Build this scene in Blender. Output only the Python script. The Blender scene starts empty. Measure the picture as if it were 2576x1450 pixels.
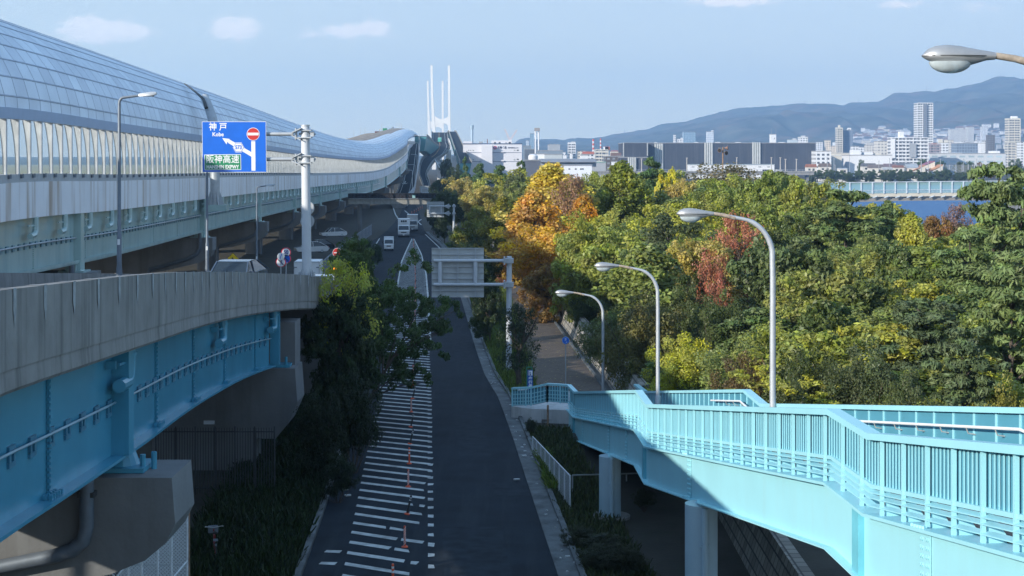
import bpy, bmesh, math, random
import numpy as np
from mathutils import Vector as V, Matrix
random.seed(7)
SC = bpy.context.scene
COL = SC.collection
# ------------------------------------------------------------------ camera
F, CX, HY = 3850.0, 1288.0, 400.0          # measuring frame: 2576 units wide, horizon at 400
cam_data = bpy.data.cameras.new("camera")
cam_data.sensor_width = 36.0
cam_data.lens = 36.0 * F / 2576.0
cam_data.shift_y = -(724.8 - HY) / 2576.0
cam_data.clip_start, cam_data.clip_end = 0.5, 30000.0
camera = bpy.data.objects.new("camera", cam_data)
COL.objects.link(camera)
camera.rotation_euler = (math.radians(90), 0, 0)
SC.camera = camera
# ------------------------------------------------------------------ sky and sun
SUN_H = V((-0.77, -0.64)).normalized()      # horizontal direction towards the sun
SUN_EL = math.radians(20.0)
SUN_STRENGTH, SKY_STRENGTH, EXPOSURE = 5.0, 0.085, 0.30
DOME = (4.7, 7.4, 10.9)                       # evenly bright hazy blue mixed into the clear-sky model
SKY_TINT = (0.92, 1.04, 1.32)              # the photograph's cool white balance
world = bpy.data.worlds.new("World")
SC.world = world
world.use_nodes = True
nt = world.node_tree
nt.nodes.clear()
def wn(t, **k):
    n = nt.nodes.new(t)
    for a, b in k.items(): setattr(n, a, b)
    return n
sky = wn('ShaderNodeTexSky')
sky.sky_type = 'NISHITA'
sky.sun_disc = False
sky.sun_elevation = SUN_EL
sky.sun_rotation = math.atan2(SUN_H.x, SUN_H.y)
sky.air_density, sky.dust_density, sky.ozone_density = 1.0, 0.8, 3.0
bg = wn('ShaderNodeBackground'); bg.inputs['Strength'].default_value = SKY_STRENGTH
tint = wn('ShaderNodeMix'); tint.data_type = 'RGBA'; tint.blend_type = 'MULTIPLY'; tint.inputs[0].default_value = 1.0; tint.inputs[7].default_value = SKY_TINT + (1,)
nt.links.new(sky.outputs[0], tint.inputs[6]); dome = wn('ShaderNodeMix'); dome.data_type = 'RGBA'; dome.inputs[0].default_value = .6; dome.inputs[7].default_value = DOME + (1,)
nt.links.new(tint.outputs[2], dome.inputs[6]); sepz = wn('ShaderNodeSeparateXYZ'); gz_ = wn('ShaderNodeNewGeometry'); nt.links.new(gz_.outputs['Incoming'], sepz.inputs[0])
hz1 = wn('ShaderNodeMath', operation='MULTIPLY'); nt.links.new(sepz.outputs[2], hz1.inputs[0]); hz1.inputs[1].default_value = 8.0      # Incoming points down for rays from above
hz2 = wn('ShaderNodeMath', operation='EXPONENT'); nt.links.new(hz1.outputs[0], hz2.inputs[0])
hz3 = wn('ShaderNodeMath', operation='MULTIPLY'); nt.links.new(hz2.outputs[0], hz3.inputs[0]); hz3.inputs[1].default_value = .85; hz3.use_clamp = True
hzm = wn('ShaderNodeMix'); hzm.data_type = 'RGBA'; hzm.inputs[7].default_value = (11.6, 11.4, 9.0, 1)                                       # pale band over the horizon
nt.links.new(hz3.outputs[0], hzm.inputs[0]); nt.links.new(dome.outputs[2], hzm.inputs[6]); nt.links.new(hzm.outputs[2], bg.inputs['Color'])
out = wn('ShaderNodeOutputWorld')
# small cumulus clouds, by direction on the sky sphere
geo = wn('ShaderNodeNewGeometry')
neg = wn('ShaderNodeVectorMath', operation='SCALE'); neg.inputs['Scale'].default_value = -1.0
nt.links.new(geo.outputs['Incoming'], neg.inputs[0])
DIRV = neg.outputs[0]
nz = wn('ShaderNodeTexNoise'); nz.inputs['Scale'].default_value = 110.0; nz.inputs['Detail'].default_value = 9.0; nz.inputs['Roughness'].default_value = 0.62
mp = wn('ShaderNodeMapping'); mp.inputs['Scale'].default_value = (1, 1, 2.0)
nt.links.new(DIRV, mp.inputs['Vector']); nt.links.new(mp.outputs[0], nz.inputs['Vector'])
def wmath(op, a, b=None):
    n = wn('ShaderNodeMath', operation=op)
    for i, x in enumerate((a, b)):
        if x is None: continue
        if hasattr(x, 'node'): nt.links.new(x, n.inputs[i])
        else: n.inputs[i].default_value = x
    return n.outputs[0]
sep = wn('ShaderNodeSeparateXYZ'); nt.links.new(DIRV, sep.inputs[0])
ux = wmath('DIVIDE', sep.outputs[0], sep.outputs[1]); uz = wmath('DIVIDE', sep.outputs[2], sep.outputs[1])
total = None
CLOUDS = [(250, 80, 130, 34, 1.0), (215, 62, 70, 30, .9), (330, 78, 60, 22, .8), (592, 72, 72, 36, .95), (600, 58, 46, 26, .7),
          (890, 78, 120, 24, .75), (940, 66, 50, 22, .8), (800, 88, 70, 16, .55), (1840, 4, 130, 16, .8), (2260, 12, 100, 16, .6), (2450, 20, 120, 20, .4),
          (2150, 120, 90, 14, .18), (1880, 108, 40, 14, .2), (1990, 170, 160, 10, .14), (2520, 110, 120, 16, .2),
          (-300, 60, 300, 50, 1.0), (3000, 60, 300, 50, .8), (1400, -160, 400, 60, .9), (400, -120, 300, 60, .8)]
for cx_, cy_, rx_, ry_, s_ in CLOUDS:
    dx = wmath('MULTIPLY', wmath('SUBTRACT', ux, (cx_ - CX) / F), F / rx_)
    dz = wmath('MULTIPLY', wmath('SUBTRACT', uz, (HY - cy_) / F), F / ry_)
    r2 = wmath('ADD', wmath('MULTIPLY', dx, dx), wmath('MULTIPLY', dz, dz))
    g = wmath('MULTIPLY', wmath('POWER', 2.718, wmath('MULTIPLY', r2, -1.1)), s_)
    total = g if total is None else wmath('MAXIMUM', total, g)
cl = wmath('ADD', total, wmath('MULTIPLY', wmath('SUBTRACT', nz.outputs['Fac'], 0.5), 1.5))
ramp = wn('ShaderNodeMapRange'); ramp.interpolation_type = 'SMOOTHSTEP'
ramp.inputs['From Min'].default_value, ramp.inputs['From Max'].default_value = 0.2, 0.7
nt.links.new(cl, ramp.inputs['Value'])
front = wmath('GREATER_THAN', sep.outputs[1], 0.05)
mask = wmath('MULTIPLY', wmath('MULTIPLY', ramp.outputs[0], front), wmath('MINIMUM', wmath('MULTIPLY', total, 1.8), 0.92))
bgc = wn('ShaderNodeBackground'); bgc.inputs['Color'].default_value = (.93, .92, .93, 1); bgc.inputs['Strength'].default_value = 1.0
mixs = wn('ShaderNodeMixShader')
nt.links.new(mask, mixs.inputs[0]); nt.links.new(bg.outputs[0], mixs.inputs[1]); nt.links.new(bgc.outputs[0], mixs.inputs[2])
nt.links.new(mixs.outputs[0], out.inputs['Surface'])
sun_data = bpy.data.lights.new("sun", 'SUN')
sun_data.energy, sun_data.angle, sun_data.color = SUN_STRENGTH, math.radians(0.53), (1.0, 0.93, 0.82)
sun = bpy.data.objects.new("sun", sun_data); COL.objects.link(sun)
sd = V((SUN_H.x * math.cos(SUN_EL), SUN_H.y * math.cos(SUN_EL), math.sin(SUN_EL)))
sun.rotation_euler = sd.to_track_quat('Z', 'Y').to_euler()
sun.location = (-200, -170, 120)
SC.view_settings.view_transform = 'Standard'
SC.view_settings.look = 'None'
SC.view_settings.exposure = EXPOSURE
SC.view_settings.gamma = 1.0
SC.view_settings.use_curve_mapping = False
SC.render.engine = 'CYCLES'
cy = SC.cycles
cy.use_denoising = True
cy.max_bounces, cy.diffuse_bounces, cy.glossy_bounces, cy.transparent_max_bounces, cy.volume_bounces = 6, 3, 3, 12, 1
cy.use_adaptive_sampling = True
cy.adaptive_threshold = 0.02

# ------------------------------------------------------------------ measuring helpers
def P(px, py, Y): return V(((px - CX) / F * Y, Y, (HY - py) / F * Y))
def PZ(px, py, Z):
    return P(px, py, Z * F / (HY - py))
def tab(t, x):
    if x <= t[0][0]: return t[0][1:]
    for a, b in zip(t, t[1:]):
        if x <= b[0]:
            k = (x - a[0]) / (b[0] - a[0])
            return tuple(p + (q - p) * k for p, q in zip(a[1:], b[1:]))
    return t[-1][1:]
def smooth_tab(t, n=3):
    """the table refined with Catmull-Rom so that curves have no kinks"""
    a = [np.array(r, float) for r in t]; o = []
    for i in range(len(a) - 1):
        p0 = a[max(i - 1, 0)]; p1 = a[i]; p2 = a[i + 1]; p3 = a[min(i + 2, len(a) - 1)]
        h = p2[0] - p1[0]
        m1 = (p2 - p0) / max(p2[0] - p0[0], 1e-6) * h; m2 = (p3 - p1) / max(p3[0] - p1[0], 1e-6) * h
        for k in range(n):
            s = k / n
            q = (2*s**3-3*s*s+1)*p1 + (s**3-2*s*s+s)*m1 + (-2*s**3+3*s*s)*p2 + (s**3-s*s)*m2
            q[0] = p1[0] + h * s
            o.append(tuple(q))
    o.append(tuple(a[-1])); return o
ROAD_Z = smooth_tab([(-60, -10.2), (0, -11.36), (50, -12.46), (100, -13.45), (140, -13.8), (227, -13.75), (275, -14.0), (400, -14.1), (520, -14.2), (800, -14.8), (1200, -15), (12000, -15)], 4)
def rz(Y): return tab(ROAD_Z, Y)[0]
def road_pt(px, py):
    lo, hi = 18.0, 900.0
    for _ in range(50):
        m = (lo + hi) / 2
        if HY - F * rz(m) / m > py: lo = m
        else: hi = m
    return P(px, py, lo)

# ------------------------------------------------------------------ object helpers
ORG = {}
def link(o): COL.objects.link(o); return o
def thing(name, label, cat, loc=(0, 0, 0), group=None, rotz=0.0):
    o = link(bpy.data.objects.new(name, None)); o.location = loc; o.rotation_euler = (0, 0, rotz)
    o.empty_display_size = 0.3
    ORG[o.name] = V(loc)
    return tag(o, label, cat, group)
def tag(o, label, cat, group=None):
    o['label'] = label; o['category'] = cat
    if group: o['group'] = group
    return o
def kind(o, k='structure'):
    o['kind'] = k; return o
def dup(root, loc, rotz=None, label=None, group=None, scale=None):
    def cp(o, par):
        c = o.copy(); COL.objects.link(c)
        if par is not None: c.parent = par
        for ch in o.children: cp(ch, c)
        return c
    r = cp(root, None); r.location = loc
    if rotz is not None: r.rotation_euler = (0, 0, rotz)
    if scale is not None: r.scale = scale
    if label: r['label'] = label
    if group: r['group'] = group
    return r
class MB:
    def __init__(s): s.v = []; s.f = []; s.m = []; s.uv = []
    def add(s, vs, fs, mi=0, uvs=None):
        o = len(s.v); s.v += [tuple(v) for v in vs]; s.f += [tuple(i + o for i in f) for f in fs]; s.m += [mi] * len(fs)
        s.uv += [tuple(u) for u in uvs] if uvs else [(0, 0)] * len(vs)
        return s
    def box(s, c, sz, rz_=0.0, mi=0):
        x, y, z = sz[0] / 2, sz[1] / 2, sz[2] / 2; c = V(c); ca, sa = math.cos(rz_), math.sin(rz_)
        vs = [c + V((a * ca - b * sa, a * sa + b * ca, d)) for d in (-z, z) for a, b in ((-x, -y), (x, -y), (x, y), (-x, y))]
        return s.add(vs, [(3, 2, 1, 0), (4, 5, 6, 7), (0, 1, 5, 4), (1, 2, 6, 5), (2, 3, 7, 6), (3, 0, 4, 7)], mi)
    def beam(s, p0, p1, w, h, mi=0, up=(0, 0, 1)):
        p0, p1 = V(p0), V(p1); d = (p1 - p0).normalized(); u = V(up)
        sx = d.cross(u)
        if sx.length < 1e-5: sx = d.cross(V((1, 0, 0)))
        sx.normalize(); uz = sx.cross(d)
        vs = [p + sx * a * w / 2 + uz * b * h / 2 for p in (p0, p1) for a, b in ((-1, -1), (1, -1), (1, 1), (-1, 1))]
        return s.add(vs, [(0, 1, 2, 3), (7, 6, 5, 4), (0, 4, 5, 1), (1, 5, 6, 2), (2, 6, 7, 3), (3, 7, 4, 0)], mi)
    def tube(s, pts, r, n=8, mi=0, cap=True):
        pts = [V(p) for p in pts]; k = len(pts); rs = r if isinstance(r, (list, tuple)) else [r] * k
        ref = V((0, 0, 1)); rings = []
        d0 = (pts[1] - pts[0]).normalized()
        if abs(d0.dot(ref)) > .95: ref = V((1, 0, 0))
        a = d0.cross(ref).normalized()
        for i in range(k):
            d = (pts[min(i + 1, k - 1)] - pts[max(i - 1, 0)]).normalized()
            a = (a - d * a.dot(d)).normalized(); b = d.cross(a)
            rings.append([pts[i] + (a * math.cos(t) + b * math.sin(t)) * rs[i] for t in (2 * math.pi * j / n for j in range(n))])
        vs = [v for r_ in rings for v in r_]
        fs = [(i * n + j, i * n + (j + 1) % n, (i + 1) * n + (j + 1) % n, (i + 1) * n + j) for i in range(k - 1) for j in range(n)]
        if cap: fs += [tuple(range(n - 1, -1, -1)), tuple(range((k - 1) * n, k * n))]
        return s.add(vs, fs, mi)
    def prism(s, poly, d, mi=0):
        poly = [V(p) for p in poly]; d = V(d); n = len(poly)
        nrm = V((0, 0, 0))
        for i in range(n): nrm += poly[i].cross(poly[(i + 1) % n])
        if nrm.dot(d) > 0: poly.reverse()
        return s.add(poly + [p + d for p in poly], [tuple(range(n)), tuple(range(2 * n - 1, n - 1, -1))] + [(i, i + n, (i + 1) % n + n, (i + 1) % n) for i in range(n)], mi)
    def loft(s, rings, closed=True, cap=True, mi=0, uvs=None):
        n = len(rings[0]); k = len(rings)
        vs = [p for r in rings for p in r]; m = n if closed else n - 1
        fs = [(i * n + j, i * n + (j + 1) % n, (i + 1) * n + (j + 1) % n, (i + 1) * n + j) for i in range(k - 1) for j in range(m)]
        if cap and closed: fs += [tuple(range(n - 1, -1, -1)), tuple(range((k - 1) * n, k * n))]
        return s.add(vs, fs, mi, [u for r in uvs for u in r] if uvs else None)
    def disc(s, c, r, nrm=(0, -1, 0), n=24, th=0.02, mi=0):
        c = V(c); nrm = V(nrm).normalized(); return s.tube([c - nrm * th / 2, c + nrm * th / 2], r, n, mi)
    def sphere(s, c, r, nu=12, nv=8, mi=0, sc=(1, 1, 1), zmin=-1.0, zmax=1.0):
        c = V(c); rings = []
        for i in range(nv + 1):
            z = zmin + (zmax - zmin) * i / nv; t = math.sin(z * math.pi / 2); q = math.sqrt(max(0, 1 - t * t)) or 1e-4
            rings.append([c + V((r * q * math.cos(2 * math.pi * j / nu) * sc[0], r * q * math.sin(2 * math.pi * j / nu) * sc[1], r * t * sc[2])) for j in range(nu)])
        return s.loft(rings, mi=mi)
    def build(s, name, mats, parent=None, smooth=False, org=None, angle=35):
        o_ = V((0, 0, 0)) if org is None else V(org)
        if parent is not None:
            r = parent
            while r.parent is not None: r = r.parent
            o_ = ORG.get(r.name, V(r.location))
        me = bpy.data.meshes.new(name)
        me.from_pydata([(a - o_.x, b - o_.y, c - o_.z) for a, b, c in s.v], [], s.f)
        for m in (mats if isinstance(mats, (list, tuple)) else [mats]): me.materials.append(m)
        if isinstance(mats, (list, tuple)) and len(mats) > 1: me.polygons.foreach_set('material_index', s.m)
        if any(u != (0, 0) for u in s.uv):
            ul = me.uv_layers.new(name='UVMap'); li = np.empty(len(me.loops), np.int32); me.loops.foreach_get('vertex_index', li)
            ul.data.foreach_set('uv', np.array(s.uv, np.float32)[li].ravel())
        if smooth:
            me.polygons.foreach_set('use_smooth', [True] * len(me.polygons)); me.set_sharp_from_angle(angle=math.radians(angle))
        me.update()
        o = link(bpy.data.objects.new(name, me))
        if parent is not None: o.parent = parent
        elif org is not None: o.location = o_
        return o

# ------------------------------------------------------------------ materials
MATS = {}
def srgb(r, g, b): return tuple(((c / 255) / 12.92 if c <= 10 else ((c / 255 + .055) / 1.055) ** 2.4) for c in (r, g, b))
def mat(name, col, rough=.6, metal=0.0, var=.18, scale=1.5, bump=0.0, bscale=8.0, streak=0.0, streak_col=None, spec=.5, coat=0.0, stretch=(1, 1, .12), detail=6):
    if name in MATS: return MATS[name]
    m = bpy.data.materials.new(name); m.use_nodes = True; t = m.node_tree; N, L = t.nodes, t.links
    b = N['Principled BSDF']
    b.inputs['Roughness'].default_value = rough; b.inputs['Metallic'].default_value = metal
    b.inputs['Specular IOR Level'].default_value = spec; b.inputs['Coat Weight'].default_value = coat
    tc = N.new('ShaderNodeTexCoord')
    no = N.new('ShaderNodeTexNoise'); no.inputs['Scale'].default_value = scale; no.inputs['Detail'].default_value = detail; no.inputs['Roughness'].default_value = .6
    L.new(tc.outputs['Object'], no.inputs['Vector'])
    cr = N.new('ShaderNodeValToRGB'); cr.color_ramp.elements[0].position, cr.color_ramp.elements[1].position = .3, .72
    cr.color_ramp.elements[0].color = tuple(max(0, c * (1 - var)) for c in col) + (1,)
    cr.color_ramp.elements[1].color = tuple(min(1, c * (1 + var)) for c in col) + (1,)
    L.new(no.outputs['Fac'], cr.inputs[0]); colo = cr.outputs[0]
    if streak:
        mp_ = N.new('ShaderNodeMapping'); mp_.inputs['Scale'].default_value = stretch
        L.new(tc.outputs['Object'], mp_.inputs[0])
        n2 = N.new('ShaderNodeTexNoise'); n2.inputs['Scale'].default_value = 2.2; n2.inputs['Detail'].default_value = 8; n2.inputs['Roughness'].default_value = .65
        L.new(mp_.outputs[0], n2.inputs['Vector'])
        r2 = N.new('ShaderNodeMapRange'); r2.inputs['From Min'].default_value, r2.inputs['From Max'].default_value = .5, .72; r2.inputs['To Max'].default_value = streak
        L.new(n2.outputs['Fac'], r2.inputs['Value'])
        mx = N.new('ShaderNodeMix'); mx.data_type = 'RGBA'
        L.new(r2.outputs[0], mx.inputs[0]); L.new(colo, mx.inputs[6]); mx.inputs[7].default_value = tuple(streak_col or (.08, .07, .06)) + (1,)
        colo = mx.outputs[2]
    L.new(colo, b.inputs['Base Color'])
    if bump:
        n3 = N.new('ShaderNodeTexNoise'); n3.inputs['Scale'].default_value = bscale; n3.inputs['Detail'].default_value = 5
        L.new(tc.outputs['Object'], n3.inputs['Vector'])
        bp = N.new('ShaderNodeBump'); bp.inputs['Strength'].default_value = bump; bp.inputs['Distance'].default_value = .05
        L.new(n3.outputs['Fac'], bp.inputs['Height']); L.new(bp.outputs[0], b.inputs['Normal'])
    MATS[name] = m; return m
def paint(name, col, rough=.4): return mat(name, col, rough, var=.07, scale=2)
M_conc = mat('concrete', (.27, .265, .25), .9, var=.22, scale=.8, bump=.25, bscale=5, streak=.6, streak_col=(.085, .082, .078), stretch=(1, 1, .06))
M_pier = mat('pier_concrete', (.195, .20, .205), .9, var=.2, scale=.35, bump=.2, streak=.5, streak_col=(.1, .095, .09), stretch=(.5, .5, .05))
M_kerb = mat('kerb_concrete', (.135, .145, .15), .9, var=.4, scale=1.1, bump=.4, streak=.8, streak_col=(.045, .05, .05), stretch=(.7, .35, 1))
M_asph = mat('asphalt', (.017, .024, .034), .9, spec=.22, var=.3, scale=.5, bump=.35, bscale=30, streak=.7, streak_col=(.034, .041, .050), stretch=(.9, .04, 1))
M_line = mat('road_paint', (.52, .54, .53), .7, var=.3, scale=3, streak=.55, streak_col=(.1, .1, .1), stretch=(.8, .8, .8))
M_ramp = mat('ramp_blue_paint', (.072, .30, .43), .26, var=.10, scale=.5, streak=.2, streak_col=(.06, .24, .36), stretch=(.7, .7, .05))
M_girder = mat('old_blue_paint', (.42, .56, .55), .24, var=.10, scale=.3, streak=.35, streak_col=(.16, .32, .37), stretch=(.4, .4, .05))
M_turq = mat('turquoise_paint', (.33, .675, .755), .38, var=.05, scale=.7, streak=.3, streak_col=(.33, .58, .62), stretch=(.8, .8, .06))
M_galv = mat('galvanised_steel', (.46, .49, .52), .5, metal=.35, var=.12, scale=3)
M_galvd = mat('weathered_steel', (.16, .19, .23), .55, metal=.3, var=.12, scale=3)
M_pole = mat('white_grey_pole_paint', (.55, .58, .62), .45, var=.06)
M_white = paint('white_paint', (.78, .79, .80))
M_fencew = mat('white_fence_paint', (.62, .65, .68), .5, var=.2, scale=4)
M_black = paint('black_paint', (.02, .02, .022))
M_dark = mat('dark_metal', (.05, .055, .06), .5)
M_red = paint('red_paint', (.55, .035, .03)); M_blue = paint('sign_blue', (.006, .13, .62)); M_green = paint('sign_green', (.01, .22, .10))
M_orange = paint('orange_plastic', (.72, .10, .03)); M_yellow = paint('yellow_paint', (.8, .52, .02))
M_tyre = mat('tyre_rubber', (.02, .02, .02), .8)
M_rust = mat('rusty_steel', (.30, .19, .12), .8, var=.4, scale=6)
M_barrier = mat('stained_white_barrier', (.88, .89, .92), .5, var=.05, scale=.5, streak=.95, streak_col=(.34, .22, .12), stretch=(1.0, .55, .02))
M_glassd = None
def glass(name, col, rough=.08):
    if name in MATS: return MATS[name]
    m = bpy.data.materials.new(name); m.use_nodes = True; b = m.node_tree.nodes['Principled BSDF']
    b.inputs['Base Color'].default_value = tuple(col) + (1,); b.inputs['Roughness'].default_value = rough; b.inputs['Specular IOR Level'].default_value = .8
    MATS[name] = m; return m
M_glassd = glass('dark_glass', (.02, .03, .04))
def clear(name, tint, amount, rough=.15):
    """thin see-through sheet"""
    if name in MATS: return MATS[name]
    m = bpy.data.materials.new(name); m.use_nodes = True; t = m.node_tree; b = t.nodes['Principled BSDF']
    b.inputs['Base Color'].default_value = tuple(tint) + (1,); b.inputs['Roughness'].default_value = rough
    tr = t.nodes.new('ShaderNodeBsdfTransparent'); tr.inputs[0].default_value = (.9, .92, .92, 1)
    mx = t.nodes.new('ShaderNodeMixShader'); mx.inputs[0].default_value = amount
    t.links.new(tr.outputs[0], mx.inputs[1]); t.links.new(b.outputs[0], mx.inputs[2]); t.links.new(mx.outputs[0], t.nodes['Material Output'].inputs['Surface'])
    MATS[name] = m; return m
def glow(name, col, s):
    m = bpy.data.materials.new(name); m.use_nodes = True; b = m.node_tree.nodes['Principled BSDF']
    b.inputs['Base Color'].default_value = tuple(col) + (1,); b.inputs['Emission Color'].default_value = tuple(col) + (1,); b.inputs['Emission Strength'].default_value = s
    MATS[name] = m; return m
def panel_mat(name, col, mortar, w, h, rough=.35, metal=.0, tint=.06, off=0.0, mort=.02, bump=.4, streak=None):
    """panels with dark seams in UV metres"""
    m = bpy.data.materials.new(name); m.use_nodes = True; t = m.node_tree; N, L = t.nodes, t.links; b = N['Principled BSDF']
    b.inputs['Roughness'].default_value = rough; b.inputs['Metallic'].default_value = metal
    tc = N.new('ShaderNodeTexCoord'); br = N.new('ShaderNodeTexBrick'); br.offset = off; br.squash = 1
    br.inputs['Scale'].default_value = 1; br.inputs['Brick Width'].default_value = w; br.inputs['Row Height'].default_value = h; br.inputs['Mortar Size'].default_value = mort
    br.inputs['Color1'].default_value = tuple(c * (1 - tint) for c in col) + (1,); br.inputs['Color2'].default_value = tuple(min(1, c * (1 + tint)) for c in col) + (1,)
    br.inputs['Mortar'].default_value = tuple(mortar) + (1,)
    L.new(tc.outputs['UV'], br.inputs['Vector']); colo = br.outputs['Color']
    no = N.new('ShaderNodeTexNoise'); no.inputs['Scale'].default_value = .35; no.inputs['Detail'].default_value = 7
    L.new(tc.outputs['UV'], no.inputs['Vector'])
    mx = N.new('ShaderNodeMix'); mx.data_type = 'RGBA'; mx.blend_type = 'MULTIPLY'; mx.inputs[0].default_value = .35
    L.new(colo, mx.inputs[6]); cr = N.new('ShaderNodeValToRGB'); cr.color_ramp.elements[0].position = .3; cr.color_ramp.elements[0].color = (.6, .6, .62, 1); cr.color_ramp.elements[1].position = .65
    L.new(no.outputs['Fac'], cr.inputs[0]); L.new(cr.outputs[0], mx.inputs[7]); colo = mx.outputs[2]
    L.new(colo, b.inputs['Base Color'])
    bp = N.new('ShaderNodeBump'); bp.inputs['Strength'].default_value = bump; bp.inputs['Distance'].default_value = .06; bp.invert = True
    L.new(br.outputs['Fac'], bp.inputs['Height']); L.new(bp.outputs[0], b.inputs['Normal'])
    MATS[name] = m; return m
M_shell = panel_mat('shelter_panels', (.78, .86, .95), (.26, .32, .40), 2.0, 1.0, .55, .4, .08, mort=.04)
M_shelltop = panel_mat('weathered_shelter_top', (.34, .28, .22), (.12, .10, .09), 4.0, 1.2, .7, 0, .15, mort=.05)
M_stone = panel_mat('stone_wall', (.36, .33, .28), (.12, .11, .10), .5, .35, .9, 0, .3, .5, .03, 1.0)
M_paver = panel_mat('brick_pavers', (.150, .112, .085), (.09, .07, .06), .22, .11, .85, 0, .25, .5, .008, .3)
def text(parent, s, size, mtx, m, name='lettering', align='CENTER', bold=0.0, sx=1.0, depth=.004):
    cu = bpy.data.curves.new('lettering', 'FONT'); cu.body = s; cu.size = size; cu.align_x = align; cu.align_y = 'CENTER'; cu.extrude = depth; cu.offset = bold
    cu.resolution_u = 3
    tmp = link(bpy.data.objects.new('lettering_source', cu)); bpy.context.view_layer.update()
    me = bpy.data.meshes.new_from_object(tmp.evaluated_get(bpy.context.evaluated_depsgraph_get()))
    bpy.data.objects.remove(tmp); bpy.data.curves.remove(cu)
    r = parent
    while r.parent is not None: r = r.parent
    me.transform(Matrix.Translation(-ORG[r.name]) @ mtx @ Matrix.Diagonal((sx, 1, 1, 1)))
    me.materials.clear(); me.materials.append(m); me.name = name
    o = link(bpy.data.objects.new(name, me)); o.parent = parent; return o
def facing(loc, tilt=0.0, yaw=0.0):       # text plane facing the camera side (-Y)
    return Matrix.Translation(loc) @ Matrix.Rotation(yaw, 4, 'Z') @ Matrix.Rotation(math.radians(90), 4, 'X')
# ================================================================== ground, road, water, hills
def sstep(a, b, x):
    t = np.clip((x - a) / (b - a), 0, 1); return t * t * (3 - 2 * t)
RZX = np.array([r[0] for r in ROAD_Z]); RZZ = np.array([r[1] for r in ROAD_Z])
def ground_z(X, Y):
    X = np.asarray(X, float); Y = np.asarray(Y, float)
    z = np.interp(Y, RZX, RZZ) - .12
    w = sstep(45, 75, X + (Y - 300) * .05) * sstep(235, 275, Y) * (1 - sstep(930, 950, Y)) * (1 - sstep(3000, 3200, X))
    z = z - w * 4.0
    # forest floor stands higher than the walkway, behind the stone wall
    z = z + 1.1 * sstep(6.5, 9, X - 5 + (Y - 90) * .035) * sstep(40, 70, Y) * (1 - sstep(180, 240, Y)) * (1 - w)
    # the sunken service path under the pedestrian ramp
    return z
xs = np.unique(np.concatenate([np.linspace(-60, 130, 96), np.linspace(130, 900, 26), -np.linspace(60, 900, 22), np.array([1500, 2500, 3500, 4500, 5600, -1500, -3000, -4500, -5600])]))
ys = np.unique(np.concatenate([np.linspace(-80, 330, 83), np.linspace(330, 1100, 52), np.array([1500, 2200, 3200, 4500, 6500, 8700])]))
GX, GY = np.meshgrid(xs, ys); GZ = ground_z(GX, GY)
b = MB(); nx, ny = len(xs), len(ys)
b.add(list(zip(GX.ravel(), GY.ravel(), GZ.ravel())), [(j * nx + i, j * nx + i + 1, (j + 1) * nx + i + 1, (j + 1) * nx + i) for j in range(ny - 1) for i in range(nx - 1)])
M_ground = mat('dark_soil', (.045, .042, .034), .95, var=.4, scale=.35, bump=.4, streak=.5, streak_col=(.03, .042, .02), stretch=(.3, .3, .3))
kind(b.build('ground', M_ground, smooth=True))
# road between measured edges (right edge from the picture, left edge on the same scale)
R_EDGE = [(1530, 1800), (1404, 1450), (1256, 1006), (1219, 943), (1175, 803), (1158, 746), (1133, 678), (1109, 619), (1075.6, 589.6), (1064, 571)]
def edge_world(l): return sorted([(p.y, p.x) for p in (road_pt(*q) for q in l)])
RE = edge_world(R_EDGE)
RE = [(-60, RE[0][1] + (RE[0][0] + 60) * .059)] + RE + [(420, RE[-1][1] - (420 - RE[-1][0]) * .07), (520, RE[-1][1] - (520 - RE[-1][0]) * .075)]
LE0 = edge_world([(846, 1450), (872, 1300), (940, 578), (917, 663), (962, 541)])
LE = [(-60, -3.4), (20, -5.6), (45, -6.2), (75, -8.0), (110, -11.0), (160, -17.5), (200, -22.5), (245, -23.5), (300, -24.5), (400, -29.0), (520, -37.0)]
REs, LEs = smooth_tab(RE, 3), smooth_tab(LE, 3)
def road_r(Y): return tab(REs, Y)[0]
def road_l(Y): return tab(LEs, Y)[0]
def strip(name, yl, fl, fr, dz, m, thick=0.0):
    b = MB(); rows = []
    vs, fs = [], []
    for y in yl: vs += [(fl(y), y, rz(y) + dz), (fr(y), y, rz(y) + dz)]
    fs = [(2 * i, 2 * i + 1, 2 * i + 3, 2 * i + 2) for i in range(len(yl) - 1)]
    b.add(vs, fs, 0, [(q[0], q[1]) for q in vs])
    if thick:
        n = len(vs); b.add([(x, y, z - thick) for x, y, z in vs], [])
        for i in range(len(yl) - 1):
            b.f += [(2 * i, 2 * i + 2, n + 2 * i + 2, n + 2 * i), (2 * i + 1, n + 2 * i + 1, n + 2 * i + 3, 2 * i + 3)]; b.m += [0, 0]
    return b.build(name, m)
YR = list(np.arange(-60, 521, 5.0))
kind(strip('road', YR, road_l, road_r, 0.0, M_asph))
kind(strip('gutter', [y for y in YR if y < 300], road_r, lambda y: road_r(y) + .62, .03, M_kerb, .2))
kind(strip('kerb', [y for y in YR if y < 300], lambda y: road_r(y) + .622, lambda y: road_r(y) + .80, .15, M_kerb, .3))
kind(strip('kerb', [y for y in YR if y < 260], lambda y: road_l(y) - .22, lambda y: road_l(y) - .02, .13, M_kerb, .3))
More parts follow.
